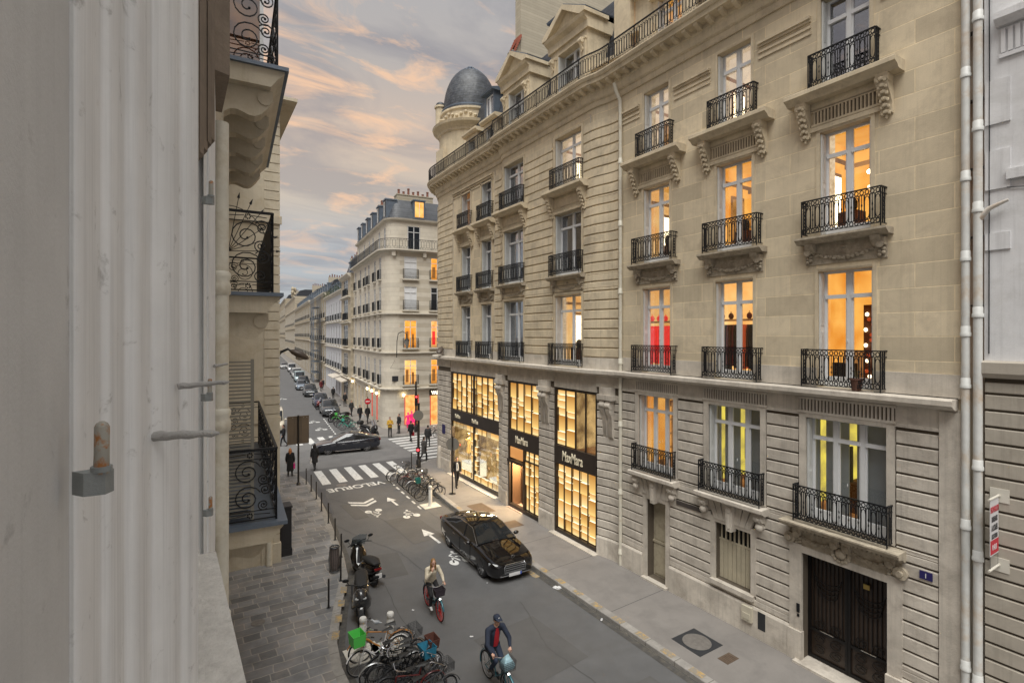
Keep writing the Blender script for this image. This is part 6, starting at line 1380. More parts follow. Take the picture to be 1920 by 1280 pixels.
        hw, zw, _ = waist(g[-1][0] - .35); b = B(); b.ell((g[-1][0] - .32, s_*(hw + .10), zw + .10), .08, .12, .075, 10, 6); b.tube([(g[-1][0] - .30, s_*hw*.9, zw + .0), (g[-1][0] - .31, s_*(hw + .03), zw + .06)], .02, 5); b.build('mirror', paint, T, smooth=60)
        if detail > 1:
            for hxx in (.35, -.75): hw, zw, _ = waist(hxx); b = B(); b.tube([(hxx - .1, s_*(hw + .006), zw - .13), (hxx + .1, s_*(hw + .006), zw - .13)], .013, 6, flat=.7); b.build('door_handle', M_chrome, T)
            b = B(); b.tube([(K['ax'][1] + .5, s_*.958, .25), (K['ax'][0] - .5, s_*.958, .25)], .016, 5); b.build('sill_trim', M_chrome, T)
            b = B()
            for hxx in (-.17, .80): hw, zw, _ = waist(hxx); b.box(hxx - .004, hxx + .004, s_*hw - .012, s_*hw + .004, .34, zw - .05)
            b.build('door_seam', M_tyre, T)
    b = B(); zg = (f2_[2] + f2_[3])/2 + .06; b.box(front[0] - .05, front[0] + .035, -.42, .42, zg - .13, zg + .17); gr = b.build('grille', M_tyre, T)
    b = B()
    for k in range(4): b.box(front[0] + .035, front[0] + .052, -.42, .42, zg - .10 + .075*k, zg - .078 + .075*k)
    b.tube([(front[0] + .04, -.43, zg - .13), (front[0] + .04, -.45, zg + .08), (front[0] + .03, -.38, zg + .18), (front[0] + .03, .38, zg + .18), (front[0] + .04, .45, zg + .08), (front[0] + .04, .43, zg - .13)], .014, 4, closed=True)
    if detail > 1: b.lathe([(.055, -.005), (.065, 0), (.055, .005)], (front[0] - .12, 0, f2_[4] + .10), 12, axis='x')
    b.build('grille_bar', M_chrome, gr)
    b = B(); b.box(front[0] + .0, front[0] + .045, -.62, .62, .27, .30); b.box(front[0] - .03, front[0] + .03, -.5, .5, .31, .36, 1); b.build('bumper_trim', [M_chrome, M_tyre], T)
    b = B(); b.box(front[0] + .05, front[0] + .062, -.26, .26, zg - .26, zg - .15); b.box(front[0] + .0625, front[0] + .064, .20, .26, zg - .26, zg - .15, 1); b.build('number_plate', [M_plate, mat('plate_blue', (.02, .06, .35), .4)], T)
    if detail > 1:
        b = B()
        for yy, ww in ((.42, .26), (-.02, .22)): b.box(.98, 1.02, yy - ww/2, yy + ww/2, 1.17, 1.20) if 0 else None
        b.tube([(1.16, .62, 1.03), (1.02, -.05, 1.09)], .008, 4); b.build('wiper', M_tyre, T); z0 = f2_[4]
    return T
M_blackp = mat('black_car_paint', (.004, .0035, .004), .06, .0, coat=.6, spec=.5)
M_navyp = mat('navy_car_paint', (.008, .010, .020), .14, .1, coat=1.0, spec=.7)
c1 = car('limousine', 'parked_car', M_blackp, 2); c1.location = (10.10, 18.42, 0); c1.rotation_euler = (0, 0, R(-92.2)); tag(c1, 'shiny black limousine parked at the right kerb beside the lit shop', 'car')
c2 = car('sedan', 'moving_car', M_navyp, 2); c2.location = (10.15, 40.45, 0); c2.rotation_euler = (0, 0, R(174)); tag(c2, 'dark navy sedan driving across the crossing from right to left', 'car')
PR = {}
def parked(kind, t, o, col, label, lights=False, turn=180, cname='parked_car', rough=.2, metal=.2):
    pm = mat('paint_' + '_'.join(str(int(c*1000)) for c in col), col, rough, metal, coat=.8)
    key = (kind, lights)
    if key not in PR: c = car(kind, cname, pm, 1, lights); PR[key] = (c, pm)
    else:
        c0, pm0 = PR[key]; c = copytree(c0)
        for ch in c.children:
            if pm0.name in [m.name for m in ch.data.materials]:
                ch.data = ch.data.copy()
                for i, m in enumerate(ch.data.materials):
                    if m.name == pm0.name: ch.data.materials[i] = pm
    x, y = far(t, o); c.location = (x, y, 0); c.rotation_euler = (0, 0, R(FRZ + turn)); tag(c, label, 'car', 'cars parked along the far street'); return c
parked('suv', 12.9, 3.35, (.05, .055, .06), 'dark grey car first in the parked row beyond the bicycles')
parked('hatchback', 21.0, 3.45, (.02, .03, .07), 'dark blue small car second in the parked row, behind the dark grey one')
parked('suv', 33.0, 3.7, (.03, .035, .04), 'black car third in the parked row')
parked('hatchback', 43.0, 4.2, (.16, .20, .25), 'blue-grey car with headlights switched on, coming past the parked row', lights=True)
parked('suv', 50.0, 3.4, (.015, .016, .018), 'large black car parked behind the car with lit headlights')
parked('van', 58.5, 3.5, (.35, .45, .48), 'pale blue-white van in the middle of the parked row')
parked('van', 68.0, 3.4, (.50, .52, .52), 'white van parked directly behind the pale blue one')
parked('hatchback', 78.0, 3.3, (.10, .11, .13), 'grey car parked behind the two pale vans')
parked('van', 88.0, 3.3, (.55, .55, .55), 'white van furthest up the parked row')
parked('hatchback', 101, 4.5, (.4, .4, .4), 'small distant car with headlights on at the top of the street', lights=True)
v = parked('van', 5.4, 9.3, (.55, .50, .40), 'cream van partly hidden behind the quoined house beyond the crossing'); v['group'] = 'vans'
# ---------------------------------------------------------------- bicycles
def bwheel(r=.335, disc=None, tm=M_tyre, rimm=M_rim):
    b = B(); n = 26
    for k in range(1): b.tube([(r*.96*math.cos(i*2*math.pi/n), 0, r*.96*math.sin(i*2*math.pi/n)) for i in range(n)], .019, 6, 0, closed=True)
    b.tube([(r*.89*math.cos(i*2*math.pi/n), 0, r*.89*math.sin(i*2*math.pi/n)) for i in range(n)], .009, 4, 1, closed=True)
    for i in range(12): a = i*math.pi/6; b.tube([(.02*math.cos(a), .02*(-1)**i, .02*math.sin(a)), (r*.88*math.cos(a + .15), 0, r*.88*math.sin(a + .15))], .0035, 3, 1, caps=False)
    b.cyl((0, 0, 0), .028, -.045, .045, 8, 1, 'y')
    if disc: b.cyl((0, 0, 0), r*.90, -.012, .012, 26, 2, 'y')
    return b.mesh('wheel', [tm, rimm] + ([disc] if disc else []))
BW = {}
def bicycle(label, loc, rz, lean=0, frame=M_iron, basket=None, basketm=None, saddle=M_seat, guards=True, disc=None, rack=True, steer=0, stepthru=False, light=None, group=None, rimm=M_rim, basket_name='basket', tyrem=M_tyre, rear_panel=None, name='bicycle'):
    T = thing(name, label, 'bicycle', (*loc, 0), rz, group)
    if lean: T.rotation_euler = (R(lean), 0, R(rz))
    k = (disc.name if disc else 0, rimm.name, tyrem.name)
    if k not in BW: BW[k] = bwheel(disc=disc, rimm=rimm, tm=tyrem)
    w1 = link('wheel', BW[k], T, (.54, 0, .335)); w2 = link('wheel', BW[k], T, (-.54, 0, .335)); w1.rotation_euler = (0, 0, R(steer*.6))
    b = B(); bb = (-.06, 0, .29); st = (-.22, 0, .80); ht = (.37, 0, .86); hb = (.42, 0, .66)
    if stepthru: b.tube([bb, (.05, 0, .33), (.28, 0, .55), hb], .026, 7); b.tube([(-.16, 0, .55), (.1, 0, .45), hb], .012, 5)
    else: b.tube([(-.20, 0, .72), ht], .016, 6); b.tube([bb, hb], .02, 6)
    b.tube([bb, (-.25, 0, .9)], .017, 6); b.tube([ht, hb], .022, 7)
    for s_ in (-1, 1): b.tube([(-.06, .03*s_, .29), (-.54, .055*s_, .335)], .010, 5); b.tube([(-.2, .015*s_, .70), (-.54, .055*s_, .335)], .009, 5); b.tube([(.425, .03*s_, .63), (.54, .05*s_, .335)], .012, 5)
    b.tube([(.425, -.04, .64), (.425, .04, .64)], .018, 6); b.build('frame', frame, T, smooth=50)
    b = B(); b.cyl((-.06, .05, .29), .095, -.004, .004, 18, 0, 'y'); b.tube([(-.06, .06, .29), (.07, .08, .18)], .009, 4); b.tube([(-.06, -.06, .29), (-.19, -.08, .40)], .009, 4); b.box(.02, .12, .08, .16, .165, .19); b.box(-.24, -.14, -.16, -.08, .39, .41); b.tube([(-.06, .05, .385), (-.54, .05, .37)], .005, 3); b.tube([(-.06, .05, .195), (-.54, .05, .30)], .005, 3); b.build('crank', M_irong, T)
    b = B(); b.tube([ht, (.34, 0, 1.0)], .015, 6); c_ = math.cos(R(steer)); s1 = math.sin(R(steer))
    def hp(x, y, z): return (.34 + x*c_ - y*s1, x*s1 + y*c_, z)
    b.tube([hp(-.16, -.29, 1.03), hp(-.02, -.22, 1.05), hp(.04, -.06, 1.01), hp(.04, .06, 1.01), hp(-.02, .22, 1.05), hp(-.16, .29, 1.03)], .012, 6); b.tube([hp(-.16, -.29, 1.03), hp(-.07, -.25, 1.045)], .018, 6, 1); b.tube([hp(-.16, .29, 1.03), hp(-.07, .25, 1.045)], .018, 6, 1)
    for s_ in (-1, 1): b.tube([hp(-.02, .2*s_, 1.03), hp(-.10, .2*s_, .99)], .006, 4)
    b.tube([hp(.04, .08, 1.0), hp(.1, .04, .9), (.42, .02, .7)], .005, 4, 1)
    b.build('handlebar', [M_chrome, M_seat], T, smooth=50)
    b = B(); b.loft([[(-.40, y, .93 + z) for y, z in ((-.09, 0), (-.06, .04), (.06, .04), (.09, 0), (0, -.02))], [(-.25, y, .94 + z) for y, z in ((-.07, 0), (-.04, .03), (.04, .03), (.07, 0), (0, -.02))], [(-.10, y, .935 + z) for y, z in ((-.02, 0), (-.015, .02), (.015, .02), (.02, 0), (0, -.015))]]); b.build('saddle', saddle, T, smooth=60)
    if guards:
        for cx, a0, a1 in ((.54, 20, 150), (-.54, 30, 200)):
            b = B(); b.loft([[(cx + rr*math.cos(R(a)), yy, .335 + rr*math.sin(R(a))) for rr, yy in ((.362, -.028), (.378, -.012), (.378, .012), (.362, .028))] for a in range(a0, a1 + 1, 13)])
            b.build('mudguard', frame, T, smooth=50)
    if rack:
        b = B()
        for yy in (-.06, 0, .06): b.tube([(-.30, yy, .735), (-.78, yy, .735)], .006, 4)
        for s_ in (-1, 1): b.tube([(-.66, .06*s_, .735), (-.54, .06*s_, .335)], .006, 4)
        b.tube([(-.78, -.06, .735), (-.78, .06, .735)], .006, 4); b.build('rack', M_irong, T)
    if basket:
        x0, w_, l_, h_, z0, solid = basket; b = B()
        if solid:
            for (xa, ya, xb, yb) in ((0, -1, 1, -1), (1, -1, 1, 1), (1, 1, 0, 1), (0, 1, 0, -1)):
                p = [(x0 + l_*xa*.88 + .02, ya*w_*.42, z0), (x0 + l_*xb*.88 + .02, yb*w_*.42, z0), (x0 + l_*xb, yb*w_*.5, z0 + h_), (x0 + l_*xa, ya*w_*.5, z0 + h_)]; b.face(p); b.face([(q[0]*1 + (.006 if q[0] < x0 + l_/2 else -.006), q[1]*.96, q[2]) for q in p])
            b.face([(x0 + .02, -w_*.42, z0), (x0 + .02 + l_*.88, -w_*.42, z0), (x0 + .02 + l_*.88, w_*.42, z0), (x0 + .02, w_*.42, z0)])
            b.tube([(x0, -w_/2, z0 + h_), (x0 + l_, -w_/2, z0 + h_), (x0 + l_, w_/2, z0 + h_), (x0, w_/2, z0 + h_)], .009, 4, closed=True)
        else:
            for zz in frange(0, 1, 5): k = .42 + .08*zz; b.tube([(x0 + .02*(1 - zz), -w_*k, z0 + h_*zz), (x0 + l_, -w_*k, z0 + h_*zz), (x0 + l_, w_*k, z0 + h_*zz), (x0 + .02*(1 - zz), w_*k, z0 + h_*zz)], .0055, 4, closed=True)
            for i in range(7):
                u = i/6; 
                for s_ in (-1, 1): b.tube([(x0 + l_*u, s_*w_*.42, z0), (x0 + l_*u, s_*w_*.5, z0 + h_)], .0045, 3)
                b.tube([(x0, (u - .5)*w_*.84, z0), (x0 + l_, (u - .5)*w_*.84, z0)], .0045, 3); b.tube([(x0 + l_, (u - .5)*w_*.84, z0), (x0 + l_, (u - .5)*w_, z0 + h_)], .0045, 3)
        b.build(basket_name, basketm or M_irong, T)
    if light: b = B(); b.ell((.58, 0, .70), .03, .03, .03, 8, 6); b.build('headlight', light, T)
    return T
def pm(n, c, **k): return mat(n, c, .35, .2, coat=.4, **k)
M_lime = mat('lime_plastic', (.10, .55, .10), .4); M_teal = pm('teal_paint', (.015, .10, .13)); M_mint = mat('mint_paint', (.05, .36, .27), .4); M_redr = mat('red_wheel', (.42, .02, .02), .5); M_bluec = mat('blue_saddlebag_cloth', (.02, .17, .27), .7, var=.15, vs=12)
M_brownb = mat('rust_wicker', (.13, .05, .035), .8, var=.2, vs=14, bump=.5, bs=60); M_silver = mat('silver_frame', (.45, .46, .47), .35, .7); M_orangef = mat('orange_frame', (.45, .19, .04), .5); M_white2 = mat('white_plastic', (.6, .6, .6), .5)
GB = 'bicycles crowded together at the near left kerb'
near = [('lime green rental bicycle with a large green front basket, leftmost of the near group', (4.28, 13.62), 186, 3, M_white2, (.42, .42, .34, .30, .84, True), M_lime, -12, True, 'saddle_black'),
 ('bicycle with an orange frame standing right behind the lime green one', (4.45, 14.05), 172, -6, M_orangef, None, None, 10, False, 0),
 ('black town bicycle with a wire basket beside the lime green rental bicycle', (4.62, 13.25), 8, 5, M_iron, (.40, .36, .26, .22, .86, False), M_irong, 22, True, 0),
 ('silver bicycle with curved bars in the middle of the near group', (4.42, 12.85), 176, -4, M_silver, None, None, -18, False, 0),
 ('black bicycle with a rust brown wicker basket at its outer end', (4.78, 12.50), 4, 4, M_iron, (.40, .36, .28, .24, .86, True), M_brownb, 8, True, 0),
 ('black bicycle with a bright blue cloth cover over its front basket', (4.52, 12.12), 2, -5, M_irong, (.40, .44, .34, .24, .84, True), M_bluec, -8, True, 0),
 ('dark red bicycle standing just beyond the one with the blue cover', (4.5, 11.75), 178, 3, pm('dark_red_paint', (.12, .015, .015)), None, None, 14, False, 0),
 ('dark bicycle with a wire basket low in the corner of the near group', (4.75, 11.35), 5, -3, M_irong, (.40, .34, .26, .2, .86, False), M_irong, 26, False, 0),
 ('black bicycle closest to the camera in the near group', (4.55, 10.9), 182, 4, M_iron, None, None, 10, False, 0)]
near += [('black bicycle squeezed between the silver one and the rust-basket one', (4.58, 12.68), 170, -7, M_iron, None, None, -25, False, 0), ('dark bicycle with grey mudguards behind the blue-covered basket', (4.72, 11.95), 12, 6, M_irong, None, None, 30, False, 0), ('black bicycle leaning on the town bicycle beside the lime green basket', (4.5, 13.05), 190, -8, M_iron, None, None, 16, False, 0)]
for (lab, loc, rz, lean, fm, bk, bm, stv, sth, _) in near: bicycle(lab, loc, rz, lean, fm, bk, bm, steer=stv, stepthru=sth, group=GB)
GR_ = 'bicycles parked at the right kerb before the crossing'
rr_ = [('black bicycle nearest the white post at the right kerb', M_iron, None), ('dark bicycle with a teal green bag on its bars, second from the white post', M_irong, (.38, .34, .26, .24, .86, True)), ('black bicycle third from the white post', M_iron, None), ('grey framed bicycle fourth from the white post', M_silver, None), ('dark bicycle with a wire basket in the middle of the right-hand row', M_irong, (.38, .34, .24, .22, .86, False)),
       ('dark red bicycle beyond the wire-basket one in the right-hand row', pm('dark_red_paint', ()), None), ('black bicycle with a white rear mudguard near the traffic light', M_iron, None), ('pale bicycle second from the crossing stripes', M_white2, None), ('black town bicycle at the end of the row by the crossing stripes', M_iron, (.38, .34, .24, .22, .86, False))]
for i, (lab, fm, bk) in enumerate(rr_):
    y = 26.05 + i*.56; x = 11.02 + .05*i*.6 - (.35 if i > 6 else 0); bicycle(lab, (x, y), (178 if i % 2 else 4) + random.uniform(-9, 9), random.uniform(-6, 6), fm, bk, mat('teal_bag', (.02, .16, .14), .6) if i == 1 else M_irong, steer=random.uniform(-20, 20), stepthru=bool(i % 3 == 0), group=GR_)
GF = 'bicycles parked across the crossing'
for i, (lab, fm, t, o) in enumerate((('mint green rental bicycle across the crossing', M_mint, 2.2, 2.9), ('black bicycle behind the mint green one', M_iron, 3.2, 3.0), ('grey bicycle second behind the mint green one', M_irong, 4.1, 3.1), ('black town bicycle before the dark grey parked car', M_iron, 5.2, 3.1), ('green bicycle standing by the parked dark grey car', M_lime, 6.3, 3.0))):
    bicycle(lab, far(t, o), FRZ + 90 + random.uniform(-15, 15), 4, fm, (.38, .34, .24, .22, .86, True) if i in (0, 4) else None, fm, group=GF, stepthru=i == 0)
bicycle('dark bicycle leaning beside the far end of the zebra crossing', (17.6, 41.3), 30, 4, M_iron)
# ---------------------------------------------------------------- scooters
def scooter(label, loc, rz, paint=M_blackp, topcase=False, screen=True, big=True, steer=0, name='motor_scooter', group=None, seatm=M_seat):
    T = thing(name, label, 'scooter', (*loc, 0), rz, group); r = .27; wb = .74; T.scale = (1.08, 1.28, 1.06)
    key = ('sw', 1)
    if key not in FW:
        b = B(); b.lathe([(r*.62, -.06), (r*.9, -.065), (r, -.03), (r, .03), (r*.9, .065), (r*.62, .06)], n=22, axis='y'); 
        for k in range(5): a = k*1.2566; b.tube([(0, 0, 0), (r*.65*math.cos(a), 0, r*.65*math.sin(a))], .02, 4, 1)
        b.cyl((0, 0, 0), .06, -.07, .07, 12, 1, 'y'); FW[key] = b.mesh('wheel', [M_tyre, M_irong])
    link('wheel', FW[key], T, (wb, 0, r)); link('wheel', FW[key], T, (-wb + .05, 0, r))
    def rg(x, hw, z0, z1, n=12, top=1.): return [(x, hw*(abs(math.cos(a))**.7)*(1 if math.cos(a) > 0 else -1)*(top if math.sin(a) > 0 else 1), (z0 + z1)/2 + (z1 - z0)/2*(abs(math.sin(a))**.7)*(1 if math.sin(a) > 0 else -1)) for a in [2*math.pi*i/n for i in range(n)]]
    b = B(); b.loft([rg(-1.05, .06, .62, .78), rg(-.9, .16, .48, .80), rg(-.6, .20, .36, .78), rg(-.2, .20, .24, .76), rg(.0, .19, .20, .62), rg(.16, .18, .2, .40), rg(.30, .20, .22, .48), rg(.42, .26, .24, .88, top=.8), rg(.56, .25, .30, 1.0, top=.7), rg(.70, .19, .46, 1.02, top=.7), rg(.84, .10, .58, .92)])
    b.build('body', paint, T, smooth=60)
    b = B(); b.loft([rg(wb - .24, .07, r*1.6, r*1.7), rg(wb, .085, r*1.95, r*2.25), rg(wb + .20, .06, r*1.5, r*1.65)]); b.build('mudguard', paint, T, smooth=60)
    b = B(); b.loft([rg(-1.0, .10, .80, .86), rg(-.75, .17, .78, .93), rg(-.40, .17, .76, .88), rg(-.15, .15, .74, .83), rg(.02, .09, .70, .78)]); b.build('seat', seatm, T, smooth=60)
    b = B(); b.tube([(.42, -.36, 1.06), (.50, -.2, 1.08), (.55, 0, 1.04), (.50, .2, 1.08), (.42, .36, 1.06)], .017, 6); b.tube([(.55, 0, 1.04), (.62, 0, .6), (wb, .0, r)], .03, 6)
    for s_ in (-1, 1): b.tube([(wb - .08, s_*.09, .62), (wb, s_*.09, r)], .022, 6)
    b.build('handlebar', M_iron, T, smooth=60)
    for s_ in (-1, 1):
        b = B(); b.tube([(.50, s_*.26, 1.08), (.52, s_*.33, 1.2)], .008, 4); b.ell((.52, s_*.36, 1.24), .02, .085, .055, 10, 6); b.build('mirror', M_iron, T, smooth=60)
        b = B(); b.ell((.80, s_*.08, .80), .05, .06, .045, 10, 6); b.build('headlight', M_lens, T, smooth=60)
    if screen: b = B(); b.loft([[(.62 - .2*t, y, .98 + .42*t - .25*abs(y)) for y in (-.22, -.1, 0, .1, .22)] + [(.628 - .2*t, y, .98 + .42*t - .25*abs(y)) for y in (.22, .1, 0, -.1, -.22)] for t in (0, .5, 1)]); b.build('windshield', glassmat('smoked_screen', (.45, .55, .6), .5), T, smooth=60)
    if topcase: b = B(); b.loft([rg(-1.28, .16, .92, 1.14), rg(-1.2, .21, .88, 1.22), rg(-.9, .21, .88, 1.24), rg(-.84, .17, .92, 1.18)]); b.build('top_case', M_seat, T, smooth=60)
    b = B(); b.tube([(-.35, -.2, .24), (-.95, -.22, .34)], [.035, .055], 8); b.build('exhaust', M_irong, T, smooth=60); b = B(); b.box(-1.13, -1.10, -.09, .09, .42, .56); b.build('number_plate', M_plate, T)
    b = B(); b.box(-1.08, -1.02, -.1, .1, .66, .72); b.build('tail_light', M_red, T)
    return T
scooter('black scooter with silver front trim facing the camera at the left kerb', (4.66, 16.72), -106, mat('charcoal_scooter_paint', (.03, .031, .034), .25, .3, coat=.8), screen=False)
scooter('large black maxi scooter with a clear windscreen behind the first scooter', (5.42, 18.95), 97, M_blackp, topcase=False)
scooter('black motorcycle with a top box parked on the corner across the crossing', (13.35, 45.25), -62, M_blackp, topcase=True)
scooter('dark scooter parked among the bicycles across the crossing', far(7.4, 3.1), FRZ + 95, M_blackp)
scooter('red and black motorcycle between the first two parked cars', far(17.4, 3.4), FRZ + 100, pm('dark_red_paint', ()))
# ================================================================ people
def skin_mesh(shapes, vox, mats, name, parent):
    b = B()
    for s_ in shapes:
        if s_[0] == 'c': # capsule
            _, p, q, r0, r1 = s_; p, q = Vector(p), Vector(q); d = (q - p); n_ = max(2, int(d.length/.04)); b.tube([p + d*(i/n_) for i in range(n_ + 1)], [r0 + (r1 - r0)*i/n_ for i in range(n_ + 1)], 10); b.ell(p, r0, r0, r0, 10, 6); b.ell(q, r1, r1, r1, 10, 6)
        elif s_[0] == 'e': b.ell(s_[1], *s_[2], 12, 8)
        elif s_[0] == 'l': b.loft([[(cx + rx*math.cos(t*math.pi/6), cy + ry*math.sin(t*math.pi/6), z) for t in range(12)] for z, cx, cy, rx, ry in s_[1]])
    me = b.mesh(name, mats); o = bpy.data.objects.new('tmp', me); COL.objects.link(o); m = o.modifiers.new('r', 'REMESH'); m.mode = 'VOXEL'; m.voxel_size = vox; m.use_smooth_shade = True
    sm_ = o.modifiers.new('s', 'SMOOTH'); sm_.factor = .5; sm_.iterations = 3 if vox > .02 else 4
    me2 = evalmesh(o, name); me2.materials.clear(); me2.materials.append(mats); me2.shade_smooth(); return link(name, me2, parent)
M_skin = mat('skin', (.50, .29, .21), .55, var=.05, vs=8)
def lerp(a, c, t): return tuple(x + (y - x)*t for x, y in zip(a, c))
def hand(w, d, side, r=1., grip=False):
    """palm with five fingers at the wrist w pointing along d"""
    d = Vector(d).normalized(); w = Vector(w); up = Vector((0, 0, 1)); sd = d.cross(up)
    if sd.length < .1: sd = Vector((0, 1, 0))
    sd.normalize(); nn = sd.cross(d).normalized(); sh = [('c', w, w + d*.07*r, .024*r, .036*r), ('c', w + sd*.02*r + d*.04*r, w - sd*.02*r + d*.07*r, .022*r, .022*r)]
    for i, (off, ln) in enumerate(((-.033, .060), (-.011, .072), (.011, .068), (.033, .054))):
        base = w + d*.085*r + sd*off*r; k = -1 if grip else -.35; a = base + d*ln*.5*r + nn*k*.012; e = a + d*(ln*.5*(.2 if grip else .9))*r + nn*k*.04*r; sh += [('c', base, a, .0095, .009), ('c', a, e, .009, .0075)]
    b0 = w + d*.03*r + sd*side*.03*r; sh += [('c', b0, b0 + d*.03*r + sd*side*.03*r, .012, .010), ('c', b0 + d*.03*r + sd*side*.03*r, b0 + d*.06*r + sd*side*.035*r + nn*-.02, .010, .008)]
    return sh
def person(label, loc, rz, J=None, top=M_navyp, legs=M_dark, hair=(.03, .02, .015), topkind='jacket', skirt=0, shoes=M_tyre, k=1., vox=.03, hi=False, shirt=None, cap_=None, longhair=False, extra=None, zoff=.14, scarf=None, grip=(0, 0), handdir=None, lean=0, bulk=1.0):
    T = thing('person', label, 'person', (*loc, zoff), rz); T.scale = (k, k, k)
    P0 = dict(head=(.02, 0, 1.63), neck=(0, 0, 1.47), chest=(0, 0, 1.30), pelvis=(0, 0, .97), shR=(0, -.18, 1.41), shL=(0, .18, 1.41), elR=(-.05, -.24, 1.13), elL=(-.02, .24, 1.13), wrR=(.06, -.24, .90), wrL=(.10, .23, .90),
              hpR=(0, -.09, .93), hpL=(0, .09, .93), knR=(.16, -.09, .52), knL=(-.06, .09, .50), anR=(.22, -.09, .10), anL=(-.30, .09, .16), toR=(.36, -.09, .05), toL=(-.18, .09, .06))
    if J: P0.update(J)
    q = P0; hx, hy, hz = q['head']
    sh = [('e', (hx, hy, hz + .03), (.092, .075, .105)), ('e', (hx + .02, hy, hz - .05), (.072, .058, .065)), ('c', q['neck'], (hx - .01, hy, hz - .04), .055, .05), ('c', q['neck'], q['chest'], .07, .12), ('c', q['chest'], q['pelvis'], .12, .12),
          ('c', q['shR'], q['elR'], .045, .036), ('c', q['shL'], q['elL'], .045, .036), ('c', q['elR'], q['wrR'], .036, .025), ('c', q['elL'], q['wrL'], .036, .025), ('c', q['neck'], q['shR'], .06, .05), ('c', q['neck'], q['shL'], .06, .05),
          ('c', q['hpR'], q['knR'], .075, .052), ('c', q['hpL'], q['knL'], .075, .052), ('c', q['knR'], q['anR'], .05, .036), ('c', q['knL'], q['anL'], .05, .036), ('c', q['anR'], q['toR'], .036, .028), ('c', q['anL'], q['toL'], .036, .028)]
    sh += [('e', (hx + .098, hy, hz + .0), (.020, .012, .022)), ('e', (hx + .0, hy - .076, hz + .0), (.018, .012, .03)), ('e', (hx, hy + .076, hz), (.018, .012, .03)), ('e', (hx + .085, hy, hz - .052), (.014, .024, .009)), ('e', (hx + .07, hy, hz - .09), (.022, .025, .02))]
    for s_, e, w, gi in (('R', 'elR', 'wrR', 0), ('L', 'elL', 'wrL', 1)):
        d = Vector(q[w]) - Vector(q[e])
        if handdir and handdir[gi]: d = Vector(handdir[gi])
        if hi: sh += hand(q[w], d, 1 if s_ == 'L' else -1, 1., grip[gi])
        else: dn = d.normalized(); sh += [('c', q[w], tuple(Vector(q[w]) + dn*.10), .028, .034), ('c', tuple(Vector(q[w]) + dn*.10), tuple(Vector(q[w]) + dn*.16), .028, .018)]
    skin_mesh(sh, .0125 if hi else vox*.7, M_skin, 'body', T)
    if hi:
        for s_ in (-1, 1): b = B(); b.ell((hx + .090, hy + s_*.032, hz + .022), .009, .013, .008, 8, 6); b.build('eye', M_dark, T, smooth=60)
    bk = bulk; tsh = [('c', lerp(q['neck'], q['chest'], .15), q['chest'], .085, .145*bk), ('c', q['chest'], q['pelvis'], .15*bk, .145*bk), ('c', lerp(q['neck'], q['shR'], .35), q['shR'], .075, .075), ('c', lerp(q['neck'], q['shL'], .35), q['shL'], .075, .075),
           ('c', q['shR'], q['elR'], .068*bk, .056*bk), ('c', q['shL'], q['elL'], .068*bk, .056*bk), ('c', q['elR'], lerp(q['elR'], q['wrR'], .92), .056*bk, .042), ('c', q['elL'], lerp(q['elL'], q['wrL'], .92), .056*bk, .042), ('c', tuple(Vector(q['chest']) + Vector((0, -.07, .05))), tuple(Vector(q['chest']) + Vector((0, .07, .05))), .12, .12)]
    if skirt: px, py, pz = q['pelvis']; tsh.append(('l', [(pz + .1, px, py, .15, .17), (pz, px, py, .16, .19), (pz - skirt*.5, px + .01, py, .18, .20), (pz - skirt, px + .01, py, .20, .22)]))
    else: px, py, pz = q['pelvis']; tsh.append(('c', (px, py - .06, pz - .03), (px, py + .06, pz - .03), .14*bk, .14*bk))
    skin_mesh(tsh, vox, top, topkind, T)
    lsh = [('c', (q['pelvis'][0], -.05, q['pelvis'][2] - .02), (q['pelvis'][0], .05, q['pelvis'][2] - .02), .12, .12)]
    for s_ in 'RL': lsh += [('c', q['hp' + s_], q['kn' + s_], .092, .068), ('c', q['kn' + s_], lerp(q['kn' + s_], q['an' + s_], .95), .066, .052)]
    skin_mesh(lsh, vox, legs, 'trousers', T)
    for s_ in 'RL':
        b = B(); a, c = Vector(q['an' + s_]), Vector(q['to' + s_]); b.tube([a + Vector((-.04, 0, -.03)), a + (c - a)*.4, c], [.045, .047, .038], 8); b.ell(c, .05, .04, .033, 8, 6); b.ell(a + Vector((-.03, 0, -.03)), .045, .04, .04, 8, 6); b.build('shoe', shoes, T, smooth=60)
    hm = mat('hair_' + '_'.join(str(int(c*100)) for c in hair), hair, .6, var=.2, vs=30)
    hs = [('e', (hx - .018, hy, hz + .055), (.095, .084, .092)), ('e', (hx - .05, hy, hz + .0), (.06, .078, .08))]
    if longhair: hs += [('c', (hx - .06, hy, hz), (hx - .08, hy, hz - .26), .075, .05), ('c', (hx - .01, hy + .075, hz), (hx - .01, hy + .085, hz - .22), .03, .03), ('c', (hx - .01, hy - .075, hz), (hx - .01, hy - .085, hz - .22), .03, .03)]
    skin_mesh(hs, vox*.6 if hi else vox*.7, hm, 'hair', T)
    if cap_: b = B(); b.ell((hx - .005, hy, hz + .06), .108, .094, .088, 14, 8); b.loft([[(hx + .06 + .13*t, hy + y*(1 - .3*t*t), hz + .065 + .02*(1 - (y/.08)**2) - .02*t) for y in (-.08, -.04, 0, .04, .08)] + [(hx + .06 + .13*t, hy + y*(1 - .3*t*t), hz + .075 + .02*(1 - (y/.08)**2) - .02*t) for y in (.08, .04, 0, -.04, -.08)] for t in (0, .6, 1)]); b.box(hx + .098, hx + .106, hy - .018, hy + .018, hz + .075, hz + .105, 1); b.build('cap', [cap_, M_white2], T, smooth=60)
